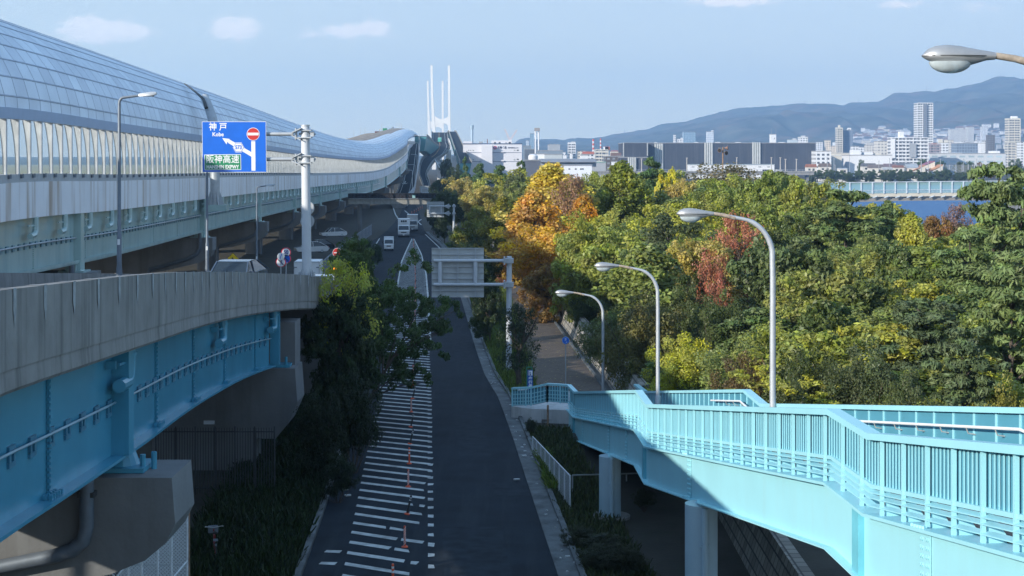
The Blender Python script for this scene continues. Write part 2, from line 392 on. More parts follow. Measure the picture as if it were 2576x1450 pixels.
# ---- painted markings
b = MB()
ZL = smooth_tab([(20, -5.15), (45, -5.42), (49.5, -5.48), (60, -5.75), (75, -6.45), (94, -7.55), (115, -8.9), (140, -10.4), (170, -12.2), (200, -14.2), (222, -15.0)], 3)
ZLpx = edge_world([(862, 1440), (877, 1371), (910, 1200), (934, 1085), (955, 975), (966, 900), (985, 800), (1000, 720), (1010, 660), (1037, 600)])
ZRpx = edge_world([(1103, 1440), (1100, 1371), (1095, 1200), (1091, 1050), (1088, 950), (1083, 870), (1078, 760), (1072, 690), (1060, 640), (1041, 601)])
def zl(Y): return tab([(0, ZLpx[0][1] + 2.2)] + ZLpx, Y)[0]
def zr(Y): return tab([(0, ZRpx[0][1] + 1.2)] + ZRpx, Y)[0]
ztip = min(ZLpx[-1][0], ZRpx[-1][0])
y = 22.0; rnd = random.Random(3)
def mark(b, pts, dz=.008): b.add([(x, yy, rz(yy) + dz) for x, yy in pts], [tuple(range(len(pts)))])
while y < ztip - 3:
    xl, xr = zl(y), zr(y); w = .37
    # stripes slant a little: nearer the camera at their right end, and are worn through in places
    segs = [(0, 1)]
    if y < 58:
        c0 = rnd.uniform(.45, .95); segs = [(0, c0)]
        if rnd.random() < .65: segs.append((c0 + rnd.uniform(.03, .10), min(1, c0 + rnd.uniform(.15, .4))))
        segs = [q for q in segs if q[1] - q[0] > .02 and q[1] <= 1]
    for s0, s1 in segs:
        e_ = .35 if y < 62 else .1; xa, xb = xl + (xr - xl - e_) * s0, xl + (xr - xl - e_) * s1
        sl = -1.8 / max(xr - xl, 1.2)
        ya, yb = y + sl * (xa - xl), y + sl * (xb - xl)
        j = rnd.uniform(-.05, .05) if y < 62 else 0
        mark(b, [(xa, ya), (xb, yb + j), (xb + rnd.uniform(-.15, .1) * (y < 62), yb + w + j), (xa, ya + w)])
    if rnd.random() < .93:
        yq = y + sl * (xr - xl); mark(b, [(xr - .2, yq - .05), (xr, yq - .05 + rnd.uniform(-.1, .1)), (xr + rnd.uniform(-.05, .03), yq + .37), (xr - .22, yq + .37 + rnd.uniform(-.1, .1))])
    y += 1.45
yy = 62.0
while yy < ztip:
    y2 = min(yy + 4, ztip)
    for f in (zr, zl):
        if yy < (150 if f is zl else 108): continue
        mark(b, [(f(yy) - .1, yy), (f(yy) + .08, yy), (f(y2) + .08, y2), (f(y2) - .1, y2)], .012)
    yy = y2
for y0, y1 in ((120, 150), (160, 190), (200, 225)):
    pass
def lane(px_list, w=.16):
    pts = [road_pt(*q) for q in px_list]
    for p, q in zip(pts, pts[1:]):
        d = (q - p); s = V((-d.y, d.x, 0)).normalized() * w / 2 if abs(d.x) > abs(d.y) else V((w / 2, 0, 0))
        b.add([p - s + V((0, 0, .01)), p + s + V((0, 0, .01)), q + s + V((0, 0, .01)), q - s + V((0, 0, .01))], [(0, 1, 2, 3)])
lane([(905, 690), (917, 663), (939, 626), (955, 600)], .18)
lane([(1128, 665), (1104, 622), (1070, 590)], .16)
lane([(1012, 566), (995, 540), (988, 520)], .3)
lane([(1060, 566), (1035, 545), (1018, 530)], .3)
lane([(1040, 566), (1060, 552)], .3)
for (px_, py_) in ((835, 1390), (822, 1420)):
    p = road_pt(px_, py_); mark(b, [(p.x - .25, p.y), (p.x + .25, p.y - .1), (p.x + .3, p.y + .25), (p.x - .2, p.y + .3)])
kind(b.build('road_markings', M_line))
# ---- repair patches in the asphalt
M_patch = mat('asphalt_patch', (.024, .031, .041), .92, spec=.2, var=.35, scale=2, bump=.3, bscale=30)
for x0, x1, y0, y1 in ((-1.6, .4, 38, 52), (-2.3, -.9, 66, 79), (-3.4, -2.0, 95, 120), (-.6, .7, 57, 60), (-6.5, -4.5, 135, 160)):
    b = MB(); b.add([(x0, y0, rz(y0) + .005), (x1, y0, rz(y0) + .005), (x1 - (y1 - y0) * .055, y1, rz(y1) + .005), (x0 - (y1 - y0) * .055, y1, rz(y1) + .005)], [(0, 1, 2, 3)]); kind(b.build('road_patch', M_patch))
# ---- dry grass field on the seaward side of the expressway
b = MB(); b.add([(-2600, 30, -13.5), (-62, 30, -12.6), (-62, 260, -13.3), (-200, 900, -14.3), (-420, 3800, -14.6), (-2600, 3800, -14.6)], [(0, 1, 2, 3, 4, 5)])
kind(b.build('grass_field', mat('dry_field', (.34, .29, .13), .95, var=.35, scale=.08)))
# ---- walkway of brown pavers on the far side of the verge, with stone retaining wall
WL = smooth_tab([(60, 1.6), (80, 1.45), (90, 1.40), (110, 1.0), (142, .2), (180, -1.6), (230, -5.0), (290, -9.5)], 3)
def wl(Y): return tab(WL, Y)[0]
def wr(Y): return wl(Y) + tab([(60, 4.2), (90, 3.75), (142, 2.6), (290, 2.4)], Y)[0]
YW = list(np.arange(76, 290, 4.0))
kind(strip('walkway', YW, wl, wr, .05, M_paver, .3))
kind(strip('walkway_edging', YW, wr, lambda y: wr(y) + .16, .16, M_kerb, .4))
kind(strip('drain_channel', YW, lambda y: wr(y) + .162, lambda y: wr(y) + .5, -.02, M_dark))
rings, uvs = [], []
for y in np.arange(78, 250, 3.0):
    x0, z0 = wr(y) + .5, rz(y); h = 1.5
    rings.append([(x0, y, z0 - .3), (x0 + .75, y, z0 + h), (x0 + 1.1, y, z0 + h), (x0 + 1.15, y, z0 - .3)])
    uvs.append([(y, 0), (y, 1.9), (y, 2.2), (y, 4)])
b = MB().loft(rings, uvs=uvs)
o = b.build('stone_wall', M_stone); tag(o, 'sloping stone retaining wall along the brown walkway below the trees', 'wall')
# ---- water
b = MB(); b.add([(30, 225, -16), (4000, 225, -16), (4000, 1000, -16), (30, 1000, -16)], [(0, 1, 2, 3)])
mw = bpy.data.materials.new('sea_water'); mw.use_nodes = True; t = mw.node_tree; pb = t.nodes['Principled BSDF']
pb.inputs['Base Color'].default_value = (.035, .13, .30, 1); pb.inputs['Roughness'].default_value = .45; pb.inputs['Specular IOR Level'].default_value = .25
tc = t.nodes.new('ShaderNodeTexCoord'); no = t.nodes.new('ShaderNodeTexNoise'); no.inputs['Scale'].default_value = .45; no.inputs['Detail'].default_value = 4
mp_ = t.nodes.new('ShaderNodeMapping'); mp_.inputs['Scale'].default_value = (1, .7, 1)
bp = t.nodes.new('ShaderNodeBump'); bp.inputs['Strength'].default_value = .6; bp.inputs['Distance'].default_value = .6
t.links.new(tc.outputs['Object'], mp_.inputs[0]); t.links.new(mp_.outputs[0], no.inputs['Vector']); t.links.new(no.outputs['Fac'], bp.inputs['Height']); t.links.new(bp.outputs[0], pb.inputs['Normal'])
kind(b.build('water', mw))
# ---- hills behind the city
RIDGE = [(-1500, 395), (300, 396), (900, 396), (1130, 392), (1165, 386), (1185, 383), (1205, 392), (1230, 396), (1280, 372), (1304, 351), (1329, 347), (1358, 351), (1412, 353), (1453, 348), (1515, 346), (1557, 336), (1619, 327), (1672, 310.5), (1718, 307), (1751, 296),
         (1810, 283), (1860, 270), (1925, 268), (2012, 260), (2055, 262), (2122, 264), (2148, 256), (2207, 254.5), (2252, 232), (2283, 230), (2317, 227.7), (2351, 231), (2379, 223.5), (2421, 216), (2463, 208),
         (2506, 192.5), (2545, 192.5), (2565, 199.5), (2600, 190), (2800, 170), (3600, 150), (5200, 230)]
from mathutils import noise as mnoise
HY0, HY1 = 4300.0, 7600.0
pxs = np.concatenate([np.arange(-1200, 1120, 116), np.arange(1120, 2640, 6), np.arange(2640, 3900, 100)])
nr = 64; vs = []; rid = {}
def hill_z(px, k):
    """k 0 foot .. 1 ridge (.. 1.25 behind)"""
    Y = HY0 + (HY1 - HY0) * k; X = (px - CX) / F * HY1 * (.80 + .20 * k) / 1.0
    rg = tab(RIDGE, px)[0]; zr_ = (HY - rg) / F * HY1
    base = tab([(0, -.05), (.05, .13), (.12, .27), (.3, .41), (.55, .58), (.8, .78), (1, 1.0), (1.15, .8), (1.3, .5)], k)[0]
    q = V((X * .0016, Y * .0010, 3.1))
    n = mnoise.fractal(q, 1.0, 2.1, 5)
    w_ = mnoise.noise(V((X * .0012, Y * .0012, 4.4))) * 260
    n2 = 1 - abs(mnoise.noise(V(((X + w_) * .0030 + 5, Y * .0009, 1.7)))) * 2.2; n3 = 1 - abs(mnoise.noise(V(((X - w_) * .0075 + 2, Y * .0022, 7.7)))) * 2.2
    amp = math.sin(min(max(k, 0), 1) * math.pi) ** .8 * .26
    n = n * .5; n2 = n2 * .7 + n3 * .45
    fine = mnoise.fractal(V((X * .012, Y * .012, 8)), 1.0, 2.0, 4) * 7 * min(1, max(k, 0) * 2)
    return X, Y, -15 + (zr_ + 15) * max(base + amp * (n * .8 + n2 * .6 - .25), -.02) + fine
for j in range(nr):
    k = j / (nr - 1) * 1.3
    for px in pxs: vs.append(hill_z(px, k))
b = MB(); n_ = len(pxs)
b.add(vs, [(j * n_ + i, j * n_ + i + 1, (j + 1) * n_ + i + 1, (j + 1) * n_ + i) for j in range(nr - 1) for i in range(n_ - 1)])
M_hill = mat('wooded_hillside', (.075, .08, .06), 1.0, var=.75, scale=.007, bump=.0, streak=.85, streak_col=(.20, .12, .09), stretch=(.0025, .0025, .0025), spec=.1, detail=12)
kind(b.build('hills', M_hill, smooth=True, angle=180))
# ================================================================== elevated expressway with its noise shelter
TUBE = smooth_tab([(-120, -25.0, -2.1), (0, -25.0, -1.9), (50, -25.0, -1.55), (75, -25.1, -.78), (98, -25.6, -.99), (136, -27.5, -1.27), (180, -29.6, -1.64), (255, -33.0, -2.35), (327, -35.1, -2.9),
                   (400, -36.0, -3.1), (450, -36.1, -2.2), (520, -36.1, 1.6), (650, -44.5, 4.4), (800, -53.5, 7.8), (1000, -62.0, 11.8), (1150, -70, 11.8), (1400, -84, 8)], 4)
SQUASH = smooth_tab([(-120, 1), (200, 1), (290, .93), (360, .82), (430, .74), (520, .58), (650, .52), (800, .58), (1000, .72), (1400, .72)], 3)   # height of the shelter's arch along the way
def squash(Y): return tab(SQUASH, Y)[0]
def tpt(Y, d=0.0, z=0.0):
    x, zz = tab(TUBE, Y); x2, z2 = tab(TUBE, Y + 1.0)
    t = V((x2 - x, 1.0, 0)).normalized(); n = V((-t.y, t.x, 0))
    return V((x, Y, zz + z)) + n * d
WIN, WID, RISE = 2.8, 22.0, 7.4
SHELL = []                                       # (d, z) from the near window head over the crown to the far window head
for i in range(25):
    th = math.pi * i / 24
    SHELL.append((WID / 2 * (1 - math.cos(th)), WIN + RISE * math.sin(th) ** .92))
vlen = [0.0]
for p, q in zip(SHELL, SHELL[1:]): vlen.append(vlen[-1] + math.hypot(q[0] - p[0], q[1] - p[1]))
ex = thing('elevated_expressway', 'long elevated expressway under a silvery panelled noise shelter on concrete piers', 'elevated expressway', (-25, 75, -13))
YT = list(np.arange(-100, 420, 4.0)) + list(np.arange(420, 1160, 10.0))
def sweep(name, prof, m, ys, smooth=True, closed=False, parent=ex, uv=True, angle=35, two=None):
    ul = [0.0]
    for p, q in zip(prof, prof[1:]): ul.append(ul[-1] + math.hypot(q[0] - p[0], q[1] - p[1]))
    b = MB().loft([[tpt(y, *p) for p in prof] for y in ys], closed=closed, cap=closed, uvs=[[(y, u) for u in ul] for y in ys] if uv else None)
    return b.build(name, m, parent, smooth, angle=angle)
th_ = .12
outer = SHELL; inner = [(WID / 2 + (d - WID / 2) * .985, z - .12) for d, z in SHELL]
NB = 9; NE = 14                                  # nine silvery rows, then the weathered crown; the sheet stops past the crown and the far side is open
near_sheet = SHELL[:NB + 1]
YA = [y for y in YT if y <= 460]; YB = [y for y in YT if y >= 460]
def sheet(name, i0, i1, m):
    prof = SHELL[i0:i1 + 1]
    b = MB().loft([[tpt(y, d, WIN + (z - WIN) * squash(y)) for d, z in prof] for y in YT], closed=False, cap=False, uvs=[[(y, i0 + k + .001) for k in range(len(prof))] for y in YT]); return b.build(name, m, ex, True)
sheet('shelter_panels', 0, NB, M_shell)
sheet('shelter_crown', NB, NE, M_shelltop)
b = MB()
for k in range(1, NB + 1):                        # raised seams between panel rows
    ys_ = [y for y in YT if y < 430]
    d, z = SHELL[k]; d0, z0 = SHELL[k - 1]; d1, z1 = SHELL[k + 1]
    tn = V((d1 - d0, z1 - z0)).normalized(); nn = V((-tn.y, tn.x))
    pr = [(d - tn.x * .035, z - tn.y * .035), (d - tn.x * .035 + nn.x * .03, z - tn.y * .035 + nn.y * .03), (d + tn.x * .035 + nn.x * .03, z + tn.y * .035 + nn.y * .03), (d + tn.x * .035, z + tn.y * .035)]
    b.loft([[tpt(y, p[0], WIN + (p[1] - WIN) * squash(y)) for p in pr] for y in ys_], closed=True)
b.build('panel_seams', mat('seam_strip', (.40, .47, .57), .5, metal=.3), ex)
# head beam over the windows, sill beam, barrier, deck, girders
def rect(d0, d1, z0, z1): return [(d0, z0), (d0, z1), (d1, z1), (d1, z0)]
M_head = mat('shelter_head_beam', (.34, .45, .62), .4, metal=.2, var=.06)
sweep('head_beam', rect(-.06, .3, WIN - .02, WIN + .55), M_head, YT, False, True)
sweep('sill_beam', rect(-.12, .35, -.42, 0), M_galv, YT, False, True)
sweep('barrier', rect(-.15, .25, -2.3, -.422), M_barrier, YT, False, True)
sweep('barrier', rect(WID - .25, WID + .15, -2.3, -.75), M_barrier, YT, False, True)
sweep('deck', rect(.25, WID - .25, -1.9, -1.4), M_conc, YT, False, True)
GD0, GD1 = -2.3, -5.2
for d in (.35, 7.0, 14.5, WID - .6):
    sweep('girder', [(d - .02, GD0 if d < 1 else -1.9), (d + .03, GD0 if d < 1 else -1.9), (d + .03, GD1), (d + .3, GD1), (d + .3, GD1 - .07), (d - .3, GD1 - .07), (d - .3, GD1), (d - .02, GD1)], M_girder, YT, False, True)
M_band = mat('shelter_band', (.42, .50, .62), .45, metal=.2)
# rows of windows: 100 nearest in view one by one, the rest together
M_pane = clear('acrylic_pane', (.75, .72, .62), .16, .2)
M_fin = mat('shelter_rib_paint', (.50, .53, .56), .45, metal=.2)
def bay(b, Y, side=0):
    def q(d, y, z): return tpt(Y + y, d if side == 0 else WID - d, z)
    vs = [q(-.02, -.09, 0), q(-.02, .09, 0), q(-.02, .09, WIN), q(-.02, -.09, WIN), q(.08, -.09, 0), q(.08, .09, 0), q(.08, .09, WIN), q(.08, -.09, WIN)]
    b.add(vs, [(0, 1, 2, 3), (7, 6, 5, 4), (0, 3, 7, 4), (1, 5, 6, 2)])
    f = []                                       # rib that sweeps inwards towards the top
    for i in range(9):
        t = i / 8; f.append((.12 + .03 + .27 * t ** 2.2, WIN * t))
    poly = [(.08, 0)] + f + [(.08, WIN)]
    L_ = [q(d, -.05, z) for d, z in poly]; R_ = [q(d, .05, z) for d, z in poly]; n = len(poly)
    b.add(L_ + R_, [tuple(range(n)), tuple(range(2 * n - 1, n - 1, -1))] + [(i, i + n, (i + 1) % n + n, (i + 1) % n) for i in range(n)])
    # flange on the inner edge of the rib
    a = [q(d, -.09, z) for d, z in f] + [q(d, .09, z) for d, z in f]; m = len(f)
    b.add(a, [(i, i + 1, i + 1 + m, i + m) for i in range(m - 1)])
def pane(b, Y, side=0):
    d = .05 if side == 0 else WID - .05
    b.add([tpt(Y + .1, d, .02), tpt(Y + 1.9, d, .02), tpt(Y + 1.9, d, WIN - .02), tpt(Y + .1, d, WIN - .02)], [(0, 1, 2, 3)])
near = MB(); npn = MB(); i = 0
for Y in np.arange(-60, 560, 2.0):
    if 64 <= Y and i < 98:
        b = MB(); bay(b, Y); b.build('window_post', M_fin, ex)
        b = MB(); pane(b, Y); b.build('window_pane', M_pane, ex); i += 1
    else: bay(near, Y); pane(npn, Y)
kind(near.build('window_posts', M_fin, ex), 'stuff'); kind(npn.build('window_panes', M_pane, ex), 'stuff')
# bracket hooks under the sill, drain elbows, cable pipe with clamps, stiffeners, splice bolts
for Y in np.arange(66, 252, 2.0): MB().box(tpt(Y, -.17, -.1), (.1, .3, .22)).build('sill_hook', M_galvd, ex)
ys_e = [80.5 + 5.6 * k for k in range(60)]
for Y in ys_e:
    b = MB(); a = .16
    b.tube([tpt(Y, -.12, -2.28), tpt(Y, -.12, -2.75), tpt(Y - .05, -.12, -3.05), tpt(Y - .3, -.12, -3.22), tpt(Y - 1.0, -.12, -3.25)], a, 8)
    b.beam(tpt(Y - 1.1, -.05, -2.72), tpt(Y + .35, -.05, -2.72), .08, .08)
    b.build('drain_elbow', M_ramp if Y < 0 else M_girder, ex, True)
ys_c = [y for y in YT if 40 <= y <= 420]
b = MB().tube([tpt(y, .22, -3.75) for y in ys_c], .05, 6); b.build('cable_pipe', M_galv, ex, True)
rest = MB(); M_gclamp = mat('girder_clamp', (.16, .27, .31), .5)
for i, Y in enumerate(np.arange(73, 330, 1.0)):
    if i < 99: MB().box(tpt(Y, .3, -3.8), (.12, .34, .34)).build('cable_clamp', M_gclamp, ex)
    else: rest.box(tpt(Y, .3, -3.8), (.12, .34, .34))
kind(rest.build('cable_clamps', M_gclamp, ex), 'stuff')
PIERS = [48, 90, 137, 180, 224, 268, 310, 352, 394, 440, 490, 545]
for Y in PIERS:
    b = MB(); c = tpt(Y, .15, (GD0 + GD1) / 2); b.box(c, (.5, .7, GD0 - GD1), 0); b.build('stiffener', M_girder, ex)
for Y in np.arange(60, 330, 10.75):
    b = MB()
    for k in range(26): b.box(tpt(Y, .3, GD0 - .1 - k * .11), (.08, .1, .045))
    for k in (-.25, 0, .25): b.box(tpt(Y + k, .2, GD1 + .05), (.3, .12, .1))
    b.build('bolted_splice', M_girder, ex)
sweep('flange_lip', rect(.02, .06, GD1, GD1 + .16), M_girder, [y for y in YT if y < 330], False, True)
# piers: hammerhead cap with a rounded nose, twin columns, bearing and drain pipe
def pier(parent, Y):
    r = thing('viaduct_pier', 'x', 'pier', tpt(Y, 11, 0), 'piers of the elevated expressway')
    top = GD1 - .55; e = tpt(Y); e2 = tpt(Y, 1.0); n = (e2 - e); n.z = 0; t = V((n.y, -n.x, 0))
    prof = [(.0 - .9, top), (-.9, top - 1.1), (-.6, top - 1.7), (.3, top - 2.2), (3.2, top - 2.9), (5, top - 3.1), (17, top - 3.1), (18.8, top - 2.9), (21.7, top - 2.2), (22.9, top - 1.1), (22.9, top)]
    base = V((e.x, e.y, 0)); zt = e.z
    b = MB(); b.prism([base + n * d + V((0, 0, zt + z)) - t * 1.15 for d, z in prof], t * 2.3); b.build('pier_cap', M_pier, r)
    g = float(ground_z(e.x - 11, Y))
    for d in (6.2, 15.8):
        c = base + n * d; b = MB(); b.tube([V((c.x, c.y, g - .5)), V((c.x, c.y, zt + top - 2.6))], 1.15, 20); b.build('column', M_pier, r, True)
    b = MB(); b.box(base + n * .35 + V((0, 0, zt + top + .28)), (.9, .9, .54)); b.box(base + n * .35 + V((0, -.1, zt + top + .05)), (1.5, 1.5, .1))
    for k in (-.8, .8): b.tube([base + n * .1 + t * k + V((0, 0, zt + top)), base + n * .1 + t * k + V((0, 0, zt + top + .45))], .07, 6)
    b.build('bearing', M_girder, r)
    b = MB(); f = -t * 1.33
    pp = [(.2, top + .5), (.2, top - .9), (.5, top - 1.4), (1.2, top - 1.8), (3.2, top - 2.4), (4.6, top - 2.75), (4.8, top - 3.2), (4.85, g - zt)]
    b.tube([base + n * d + f + V((0, 0, zt + z)) for d, z in pp], .16, 8); b.build('drain_pipe', M_galvd, r, True)
    return r
ORD = ['nearest', 'second', 'third', 'fourth', 'fifth', 'sixth', 'seventh', 'eighth', 'ninth', 'tenth', 'eleventh', 'twelfth', 'thirteenth', 'fourteenth']
for i, Y in enumerate(PIERS):
    pier(ex, Y)['label'] = 'concrete hammerhead pier, %s from the camera, carrying the sheltered expressway' % ORD[i]
# floodlight mast bolted to the expressway behind the blue sign
r = thing('support_mast', 'thick steel mast curving onto the shelter behind the blue direction sign', 'mast', tpt(137, -1.0, -3))
b = MB(); p0 = tpt(137, -1.0, -2.6)
q = [P(541, 517, 134), P(541, 400, 134), P(535, 300, 134.5), P(525, 270, 135.5), P(515, 246, 137)]
b.tube(q, [.42, .42, .42, .40, .38], 12); b.build('mast_tube', M_galv, r, True)
b = MB(); b.tube([P(519, 272, 134.6), P(512, 250, 135.5), P(497, 236, 138), P(480, 222, 142), P(464, 211, 147)], [.16, .13, .10, .09, .07], 8); b.build('dark_arm', M_dark, r, True)
b = MB(); b.box(P(545, 523, 134), (1.9, 1.2, .55)); b.build('bracket', M_girder, r)
b = MB()
for a in range(6):
    an = a * math.pi / 3; c = P(541, 516, 134); b.prism([c + V((.42 * math.cos(an), .42 * math.sin(an), 0)), c + V((.8 * math.cos(an), .8 * math.sin(an), 0)), c + V((.42 * math.cos(an), .42 * math.sin(an), 1.2))], V((-.05 * math.sin(an), .05 * math.cos(an), 0)))
b.build('base_fins', M_galv, r)
# unseen warehouse shape, added on the seaward side to shade the ramp pier
r = thing('warehouse', 'unseen low grey warehouse shape added beyond the expressway piers to block sun', 'warehouse', (-66, -40, -12)); b = MB(); b.box((-66, -50, -8), (22, 190, 11)); b.build('wall', M_conc, r); b = MB(); b.prism([(-77.5, -146, -2.5), (-66, -146, -.9), (-54.5, -146, -2.5)], (0, 192, 0)); b.build('roof', M_galv, r)
b = MB()
for k in range(9): b.box((-54.95, -130 + k * 20, -9), (.1, 3, 2)); 
b.build('blocker_window_row', M_glassd, r)
# ================================================================== exit ramp with parapet and blue girder
RPX = [(-400, 12.5), (-180, 16.5), (0, 21.3), (226, 26.7), (396, 33.2), (509, 41.5), (600, 50), (651, 55.5), (710, 61.5), (753, 65.6), (798, 70)]
RTOP = [(-400, 775), (-180, 750), (0, 731), (226, 705), (396, 688), (509, 684), (600, 684.5), (651, 686.6), (710, 689), (753, 691), (798, 695.7)]
RBOT = [(-400, 1170), (-180, 1085), (0, 1002), (226, 923), (396, 866), (509, 825), (600, 799), (651, 787), (710, 775), (753, 768), (798, 759)]
RP = []
for (px, Y), (_, t_), (_, b_) in zip(RPX, RTOP, RBOT):
    p = P(px, t_, Y); RP.append((Y, p.x, p.z, p.z - 1.5 if Y < 75 else p.z - 1.5))
RP = [(-40, -6.0, -1.3 + 3.0, 0), (-10, -6.6, -1.3, 0)] + RP + [(85, -9.4, -6.8, 0), (105, -11.4, -8.9, 0), (130, -15.0, -11.3, 0), (150, -18, -12.6, 0)]
RP = smooth_tab([(a, b_, c) for a, b_, c, _ in RP], 4)
def rpt(Y, d=0.0, z=0.0):
    x, zz = tab(RP, Y); x2, _ = tab(RP, Y + .5)
    t = V((x2 - x, .5, 0)).normalized(); n = V((-t.y, t.x, 0)); return V((x, Y, zz + z)) + n * d
er = thing('exit_ramp', 'curved exit ramp with stained concrete parapet over a bright blue steel girder', 'ramp', (-8, 40, -13))
YRm = list(np.arange(-40, 150, 2.0)); YN = [y for y in YRm if y <= 71]; YF = [y for y in YRm if y >= 70]
def rsweep(name, prof, m, ys, smooth=False, closed=True):
    b = MB().loft([[rpt(y, *p) for p in prof] for y in ys], closed=closed, cap=closed); return b.build(name, m, er, smooth)
RW = 7.2
M_par = mat('stained_parapet_concrete', (.25, .245, .235), .92, var=.2, scale=.9, bump=.3, bscale=6, streak=.8, streak_col=(.075, .074, .072), stretch=(1.3, 1.3, .045))
rsweep('parapet', [(.0, 0), (.24, 0), (.30, -.9), (.30, -1.15), (0, -1.15)], M_par, YN + [71])
rsweep('fascia', [(.02, -1.152), (.3, -1.152), (.5, -1.5), (.05, -1.5), (.0, -1.44)], M_par, YN + [71])
rsweep('parapet', [(.1, -.1), (.34, -.1), (.34, -1.5), (.1, -1.5)], M_par, YF[1:])
rsweep('parapet', [(RW - .24, 0), (RW, 0), (RW, -1.5), (RW - .3, -1.5), (RW - .3, -.9)], M_par, YRm)
rsweep('deck', [(.5, -.95), (RW - .3, -.95), (RW - .3, -1.35), (.5, -1.35)], M_asph, YRm)
M_run = mat('pale_runoff', (.33, .35, .36), .9, var=.3, scale=5)
for y in np.arange(8, 70.5, 1.75):               # pale run-off strips on the parapet face
    y2 = y + .18; b = MB()
    b.add([rpt(y, -.012, .012), rpt(y2, -.012, .012), rpt(y2, -.012, -.32), rpt(y + .09, -.012, -.55), rpt(y, -.012, -.32)], [(0, 1, 2, 3, 4)])
    b.add([rpt(y, -.012, .012), rpt(y2, -.012, .012), rpt(y2, .24, .012), rpt(y, .24, .012)], [(0, 1, 2, 3)])
    b.build('parapet_joint', M_run, er)
GT, GB = -1.5, -3.7
YG = [y for y in YRm if y <= 63]
for d in (.62, 5.9):
    rsweep('girder', [(d, GT), (d + .03, GT), (d + .03, GB), (d, GB)], M_ramp, YG)
    rsweep('bottom_flange', [(d - .28, GB), (d + .3, GB), (d + .3, GB - .06), (d - .28, GB - .06)], M_ramp, YG)
    rsweep('top_flange', [(d - .2, GT), (d + .22, GT), (d + .22, GT - .05), (d - .2, GT - .05)], M_ramp, YG)
SP = [18.5, 26.2, 37.0, 44.0, 51.0, 58.5]
for y in SP:
    b = MB()
    for k in range(21):
        b.box(rpt(y, .57, GT - .12 - k * .1), (.07, .05, .05))
    for k in range(5): b.box(rpt(y + (k - 2) * .16, .45, GB + .05), (.06, .06, .09)); b.box(rpt(y + (k - 2) * .16, .55, GB + .05), (.06, .06, .09))
    b.box(rpt(y + .05, .6, (GT + GB) / 2), (.05, .02, 2.1))
    b.build('bolted_splice', M_ramp, er)
for y in (31.6, 62.4):
    b = MB(); a = rpt(y, .45, 0); b.box(rpt(y, .44, (GT + GB) / 2), (.36, .42, GT - GB - .02)); b.build('stiffener', M_ramp, er)
ZP = -2.62
b = MB().tube([rpt(y, .545, ZP) for y in YG if y > 2], .026, 6); b.build('cable_pipe', mat('pipe_pale_blue', (.22, .38, .46), .4), er, True)
y = 8.0; M_clamp = mat('ramp_blue_clamp', (.05, .19, .29), .4)
while y < 62:
    if abs(y - 31.6) > .5:
        b = MB()
        for (dz0, dz1, dy0, dy1) in ((.07, .14, -.16, .16), (-.20, -.12, -.16, .16), (-.12, .07, -.16, -.07), (-.12, .07, .07, .16)):
            b.box(rpt(y + (dy0 + dy1) / 2, .595, ZP - .05 + (dz0 + dz1) / 2), (.05, dy1 - dy0, dz1 - dz0))
        b.build('cable_clamp', M_clamp, er)
    y += 1.15
for y in (31.9, 49.0, 61.8):
    b = MB()
    b.tube([rpt(y, .36, GT + .02), rpt(y, .36, GT - .42), rpt(y - .06, .36, GT - .62), rpt(y - .25, .36, GT - .72), rpt(y - 1.05, .36, GT - .74)], .135, 10)
    b.tube([rpt(y, .36, GT - .12), rpt(y, .36, GT - .18)], .165, 10)
    b.beam(rpt(y - 1.1, .36, GT - .3), rpt(y + .35, .36, GT - .3), .05, .05); b.box(rpt(y - 1.15, .5, GT - .3), (.2, .06, .16))
    b.build('drain_elbow', M_ramp, er, True)
